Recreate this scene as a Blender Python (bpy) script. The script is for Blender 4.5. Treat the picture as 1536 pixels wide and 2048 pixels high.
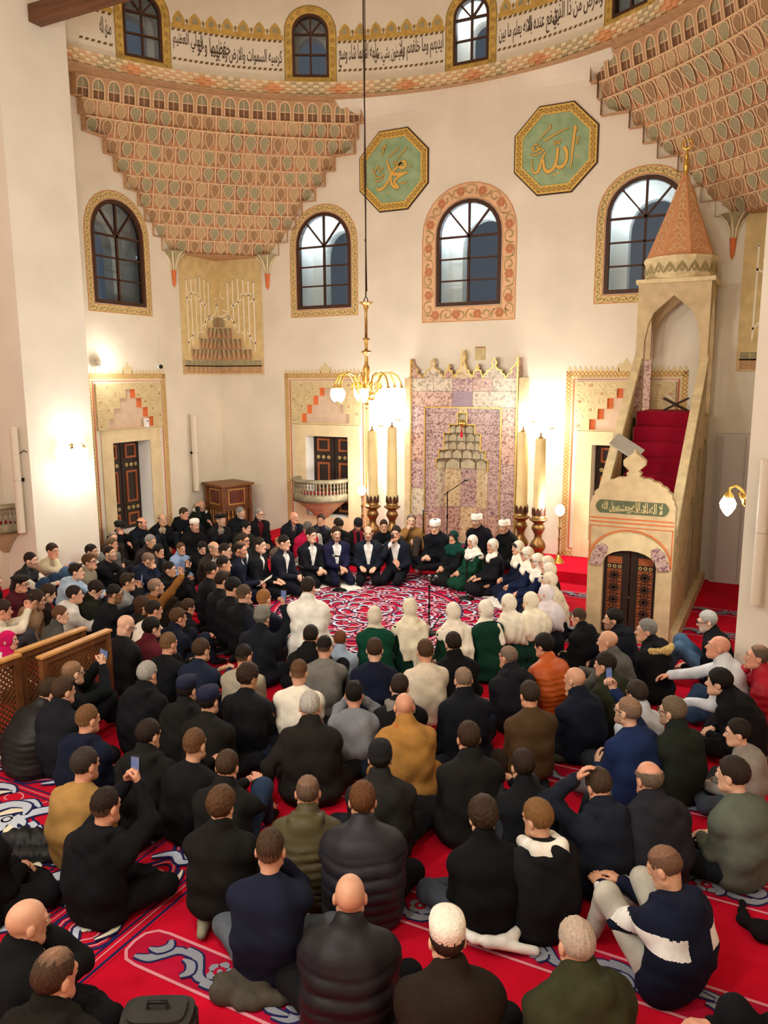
import bpy, math, random
import numpy as np
from mathutils import Vector, Matrix
from mathutils.geometry import tessellate_polygon

for o in list(bpy.data.objects):
    bpy.data.objects.remove(o)
SC = bpy.context.scene
COL = SC.collection
rnd = random.Random(7)

# ------------------------------------------------------------------ camera
EYE, FPX, YAW, PITCH, ROLL = 3.7, 1565.5, 27.2, 9.75, -0.23
cam = bpy.data.cameras.new('camera')
cam_ob = bpy.data.objects.new('camera', cam)
COL.objects.link(cam_ob)
cam.sensor_fit = 'VERTICAL'
cam.sensor_height = 24.0
cam.lens = 24.0 * FPX / 2048.0
cam.clip_start, cam.clip_end = 0.05, 200
cam_ob.matrix_world = (Matrix.Translation((0, 0, EYE)) @ Matrix.Rotation(math.radians(YAW), 4, 'Z')
                       @ Matrix.Rotation(math.radians(90 - PITCH), 4, 'X') @ Matrix.Rotation(math.radians(ROLL), 4, 'Z'))
SC.camera = cam_ob

# ------------------------------------------------------------------ world and exposure
SC.view_settings.view_transform = 'Standard'
SC.view_settings.look = 'None'
SC.view_settings.gamma = 1.0
SC.view_settings.use_curve_mapping = False
SC.view_settings.exposure = 0.2
w = bpy.data.worlds.new('night')
SC.world = w
w.use_nodes = True
w.node_tree.nodes['Background'].inputs[0].default_value = (0.05, 0.065, 0.085, 1)
w.node_tree.nodes['Background'].inputs[1].default_value = 1.0
SC.cycles.max_bounces = 6
SC.cycles.diffuse_bounces = 4
SC.cycles.glossy_bounces = 2
SC.cycles.transmission_bounces = 3
SC.cycles.transparent_max_bounces = 8
SC.cycles.use_denoising = True
SC.cycles.sample_clamp_indirect = 4.0
SC.cycles.caustics_reflective = False
SC.cycles.caustics_refractive = False

WARM = (1.0, 0.985, 0.93)
def lamp(name, loc, power, color=WARM, r=0.06, parent=None, spot=None):
    l = bpy.data.lights.new(name, 'SPOT' if spot else 'POINT')
    l.energy, l.color, l.shadow_soft_size = power, color, r
    o = bpy.data.objects.new(name, l)
    COL.objects.link(o)
    o.location = loc
    if spot:
        l.spot_size, l.spot_blend = math.radians(spot[0]), 0.6
        d = Vector(spot[1]) - Vector(loc)
        o.rotation_euler = d.to_track_quat('-Z', 'Y').to_euler()
    if parent:
        o.parent = parent
    return o
# the hall's hanging lamps behind and above the camera (a ring of bulbs under the great dome)
for a in range(5):
    an = a * 2 * math.pi / 5 + 0.3
    lamp('hall_lamp_light', (-4.2 + 2.3 * math.cos(an), 0.3 + 2.3 * math.sin(an), 5.7), 235, WARM, 0.25)

# ------------------------------------------------------------------ small helpers
def col(h, a=1.0):
    h = h.lstrip('#')
    c = [int(h[i:i + 2], 16) / 255 for i in (0, 2, 4)]
    return tuple((x / 12.92 if x <= 0.04045 else ((x + 0.055) / 1.055) ** 2.4) for x in c) + (a,)

MATS = {}
def mat(name, color, rough=0.8, metal=0.0, var=0.0, scale=6.0, bump=0.0, bscale=60.0, emit=None, estr=0.0, sheen=0.0, spec=0.3, color2=None, stretch=None, detail=4.0):
    if name in MATS:
        return MATS[name]
    m = bpy.data.materials.new(name)
    m.use_nodes = True
    nt = m.node_tree
    b = nt.nodes['Principled BSDF']
    c = col(color) if isinstance(color, str) else tuple(color) + (1.0,) * (4 - len(color))
    b.inputs['Base Color'].default_value = c
    b.inputs['Roughness'].default_value = rough
    b.inputs['Metallic'].default_value = metal
    b.inputs['Specular IOR Level'].default_value = spec
    if sheen:
        b.inputs['Sheen Weight'].default_value = sheen
        b.inputs['Sheen Roughness'].default_value = 0.5
    if emit:
        e = col(emit) if isinstance(emit, str) else tuple(emit) + (1.0,)
        b.inputs['Emission Color'].default_value = e
        b.inputs['Emission Strength'].default_value = estr
    tc = None
    def coords():
        nonlocal tc
        if tc is None:
            tc = nt.nodes.new('ShaderNodeTexCoord')
            if stretch:
                mp = nt.nodes.new('ShaderNodeMapping')
                mp.inputs['Scale'].default_value = stretch
                nt.links.new(tc.outputs['Object'], mp.inputs['Vector'])
                tc = mp
        return tc.outputs['Vector'] if stretch else tc.outputs['Object']
    if var or color2:
        n = nt.nodes.new('ShaderNodeTexNoise')
        n.inputs['Scale'].default_value = scale
        n.inputs['Detail'].default_value = detail
        nt.links.new(coords(), n.inputs['Vector'])
        r = nt.nodes.new('ShaderNodeValToRGB')
        c2 = col(color2) if color2 else tuple(min(1, x * (1 + var)) for x in c[:3]) + (1,)
        c1 = c if color2 else tuple(x * (1 - var) for x in c[:3]) + (1,)
        r.color_ramp.elements[0].position, r.color_ramp.elements[1].position = 0.35, 0.65
        r.color_ramp.elements[0].color, r.color_ramp.elements[1].color = c1, c2
        nt.links.new(n.outputs['Fac'], r.inputs['Fac'])
        nt.links.new(r.outputs['Color'], b.inputs['Base Color'])
    if bump:
        n2 = nt.nodes.new('ShaderNodeTexNoise')
        n2.inputs['Scale'].default_value = bscale
        n2.inputs['Detail'].default_value = 3
        nt.links.new(coords(), n2.inputs['Vector'])
        bp = nt.nodes.new('ShaderNodeBump')
        bp.inputs['Strength'].default_value = bump
        bp.inputs['Distance'].default_value = 0.02
        nt.links.new(n2.outputs['Fac'], bp.inputs['Height'])
        nt.links.new(bp.outputs['Normal'], b.inputs['Normal'])
    MATS[name] = m
    return m

def link(name, mesh, parent=None):
    o = bpy.data.objects.new(name, mesh)
    COL.objects.link(o)
    if parent is not None:
        o.parent = parent
    return o
def tag(o, label=None, cat=None, group=None, kind=None):
    if label: o['label'] = label
    if cat: o['category'] = cat
    if group: o['group'] = group
    if kind: o['kind'] = kind
    return o
def empty(name, loc=(0, 0, 0), rz=0.0):
    o = link(name, None)
    o.location = loc
    o.rotation_euler = (0, 0, rz)
    return o

class MB:
    """collects polygons, links them as one mesh object"""
    def __init__(s):
        s.v, s.f, s.m, s.sm = [], [], [], []
    def add(s, vs, fs, mi=0, smooth=False):
        b = len(s.v)
        s.v += [tuple(p) for p in vs]
        s.f += [tuple(b + i for i in f) for f in fs]
        s.m += [mi] * len(fs)
        s.sm += [smooth] * len(fs)
    def box(s, c, d, mi=0, rz=0.0, M=None):
        x, y, z = d[0] / 2, d[1] / 2, d[2] / 2
        vs = [Vector(p) for p in ((-x, -y, -z), (x, -y, -z), (x, y, -z), (-x, y, -z), (-x, -y, z), (x, -y, z), (x, y, z), (-x, y, z))]
        R = M if M is not None else Matrix.Rotation(rz, 3, 'Z')
        vs = [R @ p + Vector(c) for p in vs]
        s.add(vs, [(0, 3, 2, 1), (4, 5, 6, 7), (0, 1, 5, 4), (1, 2, 6, 5), (2, 3, 7, 6), (3, 0, 4, 7)], mi)
    def bar(s, a, b, wd, th=None, mi=0):
        a, b = Vector(a), Vector(b)
        d = b - a
        L = d.length
        q = d.to_track_quat('Z', 'Y').to_matrix()
        s.box((a + b) / 2, (wd, th or wd, L), mi, M=q)
    def lathe(s, prof, c=(0, 0, 0), n=16, mi=0, a0=0.0, a1=2 * math.pi, smooth=True):
        full = abs(a1 - a0 - 2 * math.pi) < 1e-6
        k = n if full else n + 1
        vs = []
        for r, z in prof:
            for i in range(k):
                a = a0 + (a1 - a0) * i / n
                vs.append((c[0] + r * math.cos(a), c[1] + r * math.sin(a), c[2] + z))
        fs = []
        for j in range(len(prof) - 1):
            for i in range(n):
                i2 = (i + 1) % k
                fs.append((j * k + i, j * k + i2, (j + 1) * k + i2, (j + 1) * k + i))
        s.add(vs, fs, mi, smooth)
    def tube(s, pts, r, n=6, mi=0, smooth=True, cap=True):
        pts = [Vector(p) for p in pts]
        rs = r if isinstance(r, (list, tuple)) else [r] * len(pts)
        vs = []
        up = None
        for i, p in enumerate(pts):
            t = (pts[min(i + 1, len(pts) - 1)] - pts[max(i - 1, 0)]).normalized()
            if up is None:
                up = Vector((0, 0, 1)) if abs(t.z) < 0.9 else Vector((1, 0, 0))
            a = t.cross(up)
            a = a.normalized() if a.length > 1e-6 else t.orthogonal().normalized()
            b = a.cross(t)
            up = b
            for k in range(n):
                an = 2 * math.pi * k / n
                vs.append(p + (a * math.cos(an) + b * math.sin(an)) * rs[i])
        fs = []
        for i in range(len(pts) - 1):
            for k in range(n):
                fs.append((i * n + k, i * n + (k + 1) % n, (i + 1) * n + (k + 1) % n, (i + 1) * n + k))
        if cap:
            fs.append(tuple(range(n)))
            fs.append(tuple(range((len(pts) - 1) * n, len(pts) * n))[::-1])
        s.add(vs, fs, mi, smooth)
    def ball(s, c, r, n=10, mi=0, sc=(1, 1, 1)):
        vs, fs = [], []
        m = max(4, n // 2 + 1)
        for j in range(m + 1):
            th = math.pi * j / m
            for i in range(n):
                a = 2 * math.pi * i / n
                vs.append((c[0] + r * sc[0] * math.sin(th) * math.cos(a), c[1] + r * sc[1] * math.sin(th) * math.sin(a), c[2] + r * sc[2] * math.cos(th)))
        for j in range(m):
            for i in range(n):
                fs.append((j * n + i, (j + 1) * n + i, (j + 1) * n + (i + 1) % n, j * n + (i + 1) % n))
        s.add(vs, fs, mi, True)
    def slab(s, poly, P, w0, w1, holes=(), mi=0, side=True, hole_mi=None, hole_depth=None):
        """2D outline extruded between two heights over a surface P(u, v, w)"""
        loops = [list(poly)] + [list(h) for h in holes]
        flat = [p for l in loops for p in l]
        tris = tessellate_polygon([[Vector((p[0], p[1], 0)) for p in l] for l in loops])
        fs = []
        for t in tris:
            a, b, c = (flat[i] for i in t)
            ar = (b[0] - a[0]) * (c[1] - a[1]) - (b[1] - a[1]) * (c[0] - a[0])
            fs.append(tuple(t) if ar > 0 else tuple(t)[::-1])
        s.add([P(p[0], p[1], w1) for p in flat], fs, mi)
        if side:
            for li, l in enumerate(loops):
                lo = w0 if li == 0 or hole_depth is None else hole_depth
                n = len(l)
                ar = sum(l[i][0] * l[(i + 1) % n][1] - l[(i + 1) % n][0] * l[i][1] for i in range(n))
                vs = [P(p[0], p[1], w1) for p in l] + [P(p[0], p[1], lo) for p in l]
                ccw = ar > 0
                if li > 0: ccw = not ccw
                q = []
                for i in range(n):
                    j = (i + 1) % n
                    q.append((i, n + i, n + j, j) if ccw else (j, n + j, n + i, i))
                s.add(vs, q, hole_mi if (li > 0 and hole_mi is not None) else mi)
    def ribbon(s, pts, wd, P, w, mi=0, both=False):
        """flat brush stroke along 2D points"""
        n = len(pts)
        ws = wd if isinstance(wd, (list, tuple)) else [wd] * n
        vs = []
        for i in range(n):
            a, b = pts[max(i - 1, 0)], pts[min(i + 1, n - 1)]
            dx, dy = b[0] - a[0], b[1] - a[1]
            L = math.hypot(dx, dy) or 1
            nx, ny = -dy / L * ws[i] / 2, dx / L * ws[i] / 2
            vs += [P(pts[i][0] + nx, pts[i][1] + ny, w), P(pts[i][0] - nx, pts[i][1] - ny, w)]
        s.add(vs, [(2 * i, 2 * i + 1, 2 * i + 3, 2 * i + 2) for i in range(n - 1)], mi)
    def disc(s, c, r, P, w, n=10, mi=0, r2=None, a=0):
        s.add([P(c[0] + r * math.cos(2 * math.pi * i / n + a), c[1] + (r2 or r) * math.sin(2 * math.pi * i / n + a), w) for i in range(n)], [tuple(range(n))], mi)
    def mesh(s, name, mats):
        me = bpy.data.meshes.new(name)
        me.from_pydata(s.v, [], s.f)
        for m in (mats if isinstance(mats, (list, tuple)) else [mats]):
            me.materials.append(m)
        me.polygons.foreach_set('material_index', s.m)
        me.polygons.foreach_set('use_smooth', s.sm)
        me.update()
        return me
    def build(s, name, mats, parent=None, kind=None, label=None):
        o = link(name, s.mesh(name, mats), parent)
        if kind: o['kind'] = kind
        if label: o['label'] = label
        return o

def copy_of(o, parent=None):
    c = o.copy()
    COL.objects.link(c)
    c.parent = parent
    return c

# ------------------------------------------------------------------ the plan of the room (metres)
YQ, XL, XR, XC = 15.19, -12.22, 0.42, -5.9         # far wall, side walls, axis of the prayer niche
CY, DR = 8.89, 6.3                                  # centre and radius of the drum
def PF(u, v, w): return (u, YQ - w, v)              # far wall
def PL(u, v, w): return (XL + w, u, v)              # left wall
def PR(u, v, w): return (XR - w, -u, v)             # right wall
def PD(u, v, w):                                    # drum: u is arc length from the axis
    a = u / DR
    return (XC + (DR - w) * math.sin(a), CY + (DR - w) * math.cos(a), v)
def PFL(u, v, w): return (u, v, w)                  # floor

WALL = mat('lime_plaster', '#dfd4c0', 0.95, var=0.05, scale=1.3, bump=0.12, bscale=9)
WALL2 = mat('lime_plaster_pier', '#e4ddce', 0.95, var=0.05, scale=1.1, bump=0.12, bscale=9)
WHITE = mat('white_plaster', '#eeeae2', 0.95)
OCHRE = mat('ochre_paint', '#cdb077', 0.9, var=0.12, scale=9)
OCHRE_D = mat('dark_ochre_paint', '#8d713a', 0.9, var=0.1, scale=9)
GOLDP = mat('gold_paint', '#bf9a4c', 0.7, var=0.15, scale=12)
ORANGE = mat('orange_paint', '#d0703f', 0.9, var=0.08)
PINKP = mat('pink_paint', '#d7a07c', 0.9, var=0.1)
CREAM = mat('cream_paint', '#ead6ae', 0.9, var=0.05)
GREENP = mat('grey_green_paint', '#9c9270', 0.9, var=0.14, scale=14)
TERRA = mat('terracotta_paint', '#a07556', 0.9, var=0.14, scale=10)
TERRA2 = mat('terracotta_light_paint', '#bb936c', 0.9, var=0.12, scale=10)
BROWNP = mat('brown_paint', '#7d5b41', 0.9, var=0.15)
INK = mat('ink_brown_paint', '#4a372c', 0.9)
WOODD = mat('dark_window_wood', '#43291a', 0.55, var=0.2, scale=5, stretch=(1, 1, 8))
WOODB = mat('black_door_wood', '#2a1d16', 0.5, var=0.25, scale=5, stretch=(3, 3, 0.6))
WOODR = mat('red_door_wood', '#96502c', 0.55, var=0.15)
WOODK = mat('carved_walnut', '#6d4224', 0.5, var=0.25, scale=6, stretch=(2, 2, 0.7))
WOODL = mat('light_inlay_wood', '#c08a4a', 0.5, var=0.15)
STONE = mat('warm_limestone', '#c8b088', 0.85, var=0.12, scale=5, bump=0.15, bscale=25)
STONE2 = mat('yellow_marble', '#cdb483', 0.6, var=0.2, scale=7, bump=0.05)
STONEG = mat('grey_green_stone', '#8f866c', 0.8, var=0.25, scale=8, bump=0.3, bscale=30)
BRASS = mat('aged_brass', '#a07c46', 0.35, metal=0.9, var=0.2, scale=10)
BRASSL = mat('bright_brass', '#e0b75c', 0.25, metal=0.95)
BLACKM = mat('black_metal', '#151413', 0.45, metal=0.4)
BLACKP = mat('black_plastic', '#101011', 0.5)
WHITEP = mat('white_plastic', '#e8e6df', 0.5)
BULB = mat('lit_lamp_glass', '#fff4dc', 0.3, emit=(1.0, 0.9, 0.72), estr=14.0)
def glass_mat():
    m = bpy.data.materials.new('window_glass')
    m.use_nodes = True
    nt = m.node_tree
    nt.nodes.remove(nt.nodes['Principled BSDF'])
    out = nt.nodes['Material Output']
    t = nt.nodes.new('ShaderNodeBsdfTransparent')
    g = nt.nodes.new('ShaderNodeBsdfGlossy')
    t.inputs[0].default_value = (0.86, 0.9, 0.92, 1)
    g.inputs['Roughness'].default_value = 0.03
    fr = nt.nodes.new('ShaderNodeFresnel')
    fr.inputs[0].default_value = 1.5
    mx = nt.nodes.new('ShaderNodeMixShader')
    nt.links.new(fr.outputs[0], mx.inputs[0])
    nt.links.new(t.outputs[0], mx.inputs[1])
    nt.links.new(g.outputs[0], mx.inputs[2])
    nt.links.new(mx.outputs[0], out.inputs[0])
    return m
GLASS = glass_mat()

def marble_mat(name, base, vein, dark, scale, warp=1.2):
    m = bpy.data.materials.new(name)
    m.use_nodes = True
    nt = m.node_tree
    b = nt.nodes['Principled BSDF']
    b.inputs['Roughness'].default_value = 0.35
    tc = nt.nodes.new('ShaderNodeTexCoord')
    nz = nt.nodes.new('ShaderNodeTexNoise')
    nz.inputs['Scale'].default_value = scale * 0.5
    nz.inputs['Detail'].default_value = 5
    nt.links.new(tc.outputs['Object'], nz.inputs['Vector'])
    ad = nt.nodes.new('ShaderNodeMixRGB')
    ad.blend_type = 'ADD'
    ad.inputs[0].default_value = warp * 0.35
    nt.links.new(tc.outputs['Object'], ad.inputs[1])
    nt.links.new(nz.outputs['Color'], ad.inputs[2])
    vo = nt.nodes.new('ShaderNodeTexVoronoi')
    vo.feature = 'DISTANCE_TO_EDGE'
    vo.inputs['Scale'].default_value = scale
    nt.links.new(ad.outputs[0], vo.inputs['Vector'])
    r = nt.nodes.new('ShaderNodeValToRGB')
    e = r.color_ramp.elements
    e[0].position, e[0].color = 0.0, col(vein)
    e[1].position, e[1].color = 0.5, col(dark)
    k = e.new(0.10); k.color = col(vein)
    k = e.new(0.2); k.color = col(base)
    nt.links.new(vo.outputs['Distance'], r.inputs['Fac'])
    n2 = nt.nodes.new('ShaderNodeTexNoise')
    n2.inputs['Scale'].default_value = scale * 0.25
    nt.links.new(tc.outputs['Object'], n2.inputs['Vector'])
    mx = nt.nodes.new('ShaderNodeMixRGB')
    mx.inputs[2].default_value = col(vein)
    mr = nt.nodes.new('ShaderNodeMath'); mr.operation = 'MULTIPLY'; mr.inputs[1].default_value = 0.32
    nt.links.new(n2.outputs['Fac'], mr.inputs[0])
    nt.links.new(mr.outputs[0], mx.inputs[0])
    nt.links.new(r.outputs['Color'], mx.inputs[1])
    nt.links.new(mx.outputs[0], b.inputs['Base Color'])
    return m
MARB = [marble_mat('purple_breccia', '#755058', '#c2a59c', '#573a45', 13), marble_mat('rose_breccia', '#8d6059', '#c8a794', '#6e4442', 11),
        marble_mat('plum_marble', '#7c626f', '#a28b92', '#6b5264', 26, 0.6), marble_mat('sand_marble', '#b3946a', '#d6c19a', '#9c774c', 9),
        marble_mat('grey_breccia', '#a3937f', '#cfc0a8', '#87796a', 9)]

# ------------------------------------------------------------------ room shell
def arch_outline(uc, v0, hw, spring, rise, n=14, pw=0.9):
    pts = [(uc - hw, v0), (uc + hw, v0), (uc + hw, spring)]
    for i in range(1, n):
        t = math.pi * i / n
        pts.append((uc + hw * math.cos(t), spring + rise * math.sin(t) ** pw))
    pts.append((uc - hw, spring))
    return pts

WIN_F = [(-9.27, 5.2, 0.69, 6.52, 0.70, 0.17), (-5.9, 5.12, 0.69, 6.46, 0.70, 0.31), (-2.53, 5.2, 0.69, 6.52, 0.70, 0.17)]
WIN_L = [(12.15, 5.17, 0.69, 6.5, 0.70, 0.17)]
DOOR_F = [(-9.26, 0.55, 0.56, 2.39), (-2.75, 0.55, 0.56, 2.41)]
DOOR_L = [(12.2, 0.5, 0.53, 2.40)]
def rect(u0, v0, u1, v1): return [(u0, v0), (u1, v0), (u1, v1), (u0, v1)]

m = MB()
m.slab(rect(XL, -0.05, XR, 9.36), PF, 0, 0,
       [arch_outline(*w_[:5]) for w_ in WIN_F] + [rect(c - hw, b, c + hw, t) for c, b, hw, t in DOOR_F] + [rect(XC - 0.75, 0.0, XC + 0.75, 2.95)], side=False)
wall_far = m.build('wall_far', [WALL], kind='structure')
m = MB()
m.slab(rect(CY, -0.05, YQ, 9.36), PL, 0, 0, [arch_outline(*w_[:5]) for w_ in WIN_L] + [rect(c - hw, b, c + hw, t) for c, b, hw, t in DOOR_L], side=False)
wall_left = m.build('wall_left', [WALL], kind='structure')
m = MB()
m.slab(rect(-YQ, -0.05, -CY, 9.36), PR, 0, 0, side=False)
m.build('wall_right', [WALL], kind='structure')
# hall behind the arch, and the wall the camera stands before
m = MB()
m.add([(-13.2, -4, 0), (-13.2, 10, 0), (-13.2, 10, 13), (-13.2, -4, 13)], [(0, 1, 2, 3)][::1])
m.build('wall_hall_left', [WALL], kind='structure')
m = MB()
m.add([(1.7, -4, 0), (1.7, 10, 0), (1.7, 10, 13), (1.7, -4, 13)], [(3, 2, 1, 0)])
m.build('wall_hall_right', [WALL], kind='structure')
m = MB()
m.add([(-13.2, -4, 0), (1.7, -4, 0), (1.7, -4, 13), (-13.2, -4, 13)], [(3, 2, 1, 0)])
m.build('wall_near', [WALL], kind='structure')
m = MB()
m.add([(-13.4, -4.2, 13), (1.9, -4.2, 13), (1.9, 15.6, 13), (-13.4, 15.6, 13)], [(3, 2, 1, 0)])
m.build('ceiling', [WALL], kind='structure')
# the two piers of the arch
m = MB()
m.box((-12.335, 9.79, 6.5), (1.73, 1.40, 13))
pier_l = m.build('wall_pier_left', [WALL2], kind='structure')
m = MB()
m.box((0.679, 9.87, 6.5), (2.042, 1.30, 13))
m.build('wall_pier_right', [WALL2], kind='structure')
# tie beam of the arch
m = MB()
m.box((-5.9, 9.86, 9.56), (11.4, 0.24, 0.26))
tag(m.build('tie_beam', [mat('old_oak', '#6b4730', 0.6, var=0.25, scale=3, stretch=(0.4, 6, 6))]), 'dark brown timber tie beam spanning the arch high between the piers', 'beam')

# floor: red prayer carpet laid wall to wall, and the raised step before the far wall
CARPET = mat('red_carpet_pile', '#c60d2a', 0.95, var=0.12, scale=2.2, bump=0.25, bscale=220, sheen=0.0, spec=0.1)
m = MB()
m.add([(-13.2, -4, 0), (1.7, -4, 0), (1.7, 15.3, 0), (-13.2, 15.3, 0)], [(0, 1, 2, 3)])
floor = m.build('floor', [CARPET], kind='structure')
m = MB()
m.box((-6.55, 14.53, 0.095), (8.0, 1.32, 0.19))
m.build('floor_step', [CARPET], kind='structure')

# ------------------------------------------------------------------ drum above the cornice
WIN_D = [(-0.5131 * 2 * DR, 9.62), (-0.5131 * DR, 9.62), (0.0, 9.62), (0.5131 * DR, 9.62)]
def grid(m, P, u0, u1, v0, v1, w, nu, nv=1, mi=0, skip=None):
    us = [u0 + (u1 - u0) * i / nu for i in range(nu + 1)]
    vs_ = [v0 + (v1 - v0) * j / nv for j in range(nv + 1)]
    b = [P(u, v, w) for v in vs_ for u in us]
    m.add(b, [(j * (nu + 1) + i, j * (nu + 1) + i + 1, (j + 1) * (nu + 1) + i + 1, (j + 1) * (nu + 1) + i) for j in range(nv) for i in range(nu)], mi)
m = MB()
U0, U1 = -1.60 * DR, 1.45 * DR
edges = sorted([U0, U1] + [c + s * 0.36 for c, _ in WIN_D for s in (-1, 1)])
for i in range(len(edges) - 1):
    a, b = edges[i], edges[i + 1]
    nseg = max(2, int((b - a) / 0.2))
    if any(abs((a + b) / 2 - c) < 0.3 for c, _ in WIN_D):
        c = (a + b) / 2
        grid(m, PD, a, b, 9.3, 9.62, 0, 6)
        outl = arch_outline(c, 9.62, 0.36, 10.42, 0.36)
        # panel above the arch
        arc = [p for p in outl[2:]]
        poly = [(c + 0.36, 12.2), (c - 0.36, 12.2)] + arc[::-1]
        m.slab(poly, PD, 0, 0, side=False)
    else:
        grid(m, PD, a, b, 9.3, 12.2, 0, nseg)
m.build('wall_drum', [mat('drum_plaster', '#ded3bd', 0.95, var=0.04, scale=1.5)], kind='structure')
# ------------------------------------------------------------------ painted ornament
def scroll_along(m, path, P, w, wd, pitch, th, mi=0, flip=True, leaf=True):
    """running scroll of alternating spirals along a 2D polyline"""
    segs = []
    for i in range(len(path) - 1):
        a, b = path[i], path[i + 1]
        segs.append((a, b, math.hypot(b[0] - a[0], b[1] - a[1])))
    L = sum(x[2] for x in segs)
    n = max(1, round(L / pitch))
    def at(s):
        for a, b, l in segs:
            if s <= l or (a, b, l) == segs[-1]:
                t = min(1, s / max(l, 1e-9))
                return (a[0] + (b[0] - a[0]) * t, a[1] + (b[1] - a[1]) * t), ((b[0] - a[0]) / l, (b[1] - a[1]) / l)
            s -= l
    for k in range(n):
        c, d = at((k + 0.5) * L / n)
        sg = 1 if (k % 2 == 0 or not flip) else -1
        pts, ws = [], []
        for q in range(11):
            t = q / 10
            an = -2.6 + 6.2 * t
            r = wd * (0.55 - 0.42 * t)
            x, y = r * math.cos(an) * 1.15, r * math.sin(an) * sg
            pts.append((c[0] + d[0] * x - d[1] * y, c[1] + d[1] * x + d[0] * y))
            ws.append(th * (0.5 + 0.9 * t))
        m.ribbon(pts, ws, P, w, mi)
        if leaf:
            q0 = at((k + 0.98) * L / n)[0]
            m.ribbon([(q0[0] - d[1] * wd * -0.4 * sg, q0[1] + d[0] * wd * -0.4 * sg), q0, (q0[0] - d[1] * wd * 0.4 * sg + d[0] * wd * 0.2, q0[1] + d[0] * wd * 0.4 * sg + d[1] * wd * 0.2)], [th * 0.4, th * 1.5, th * 0.3], P, w, mi)

def offset_arch(uc, v0, hw, spring, rise, d, n=14):
    return arch_outline(uc, v0 - d, hw + d, spring, rise + d, n)

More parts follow.
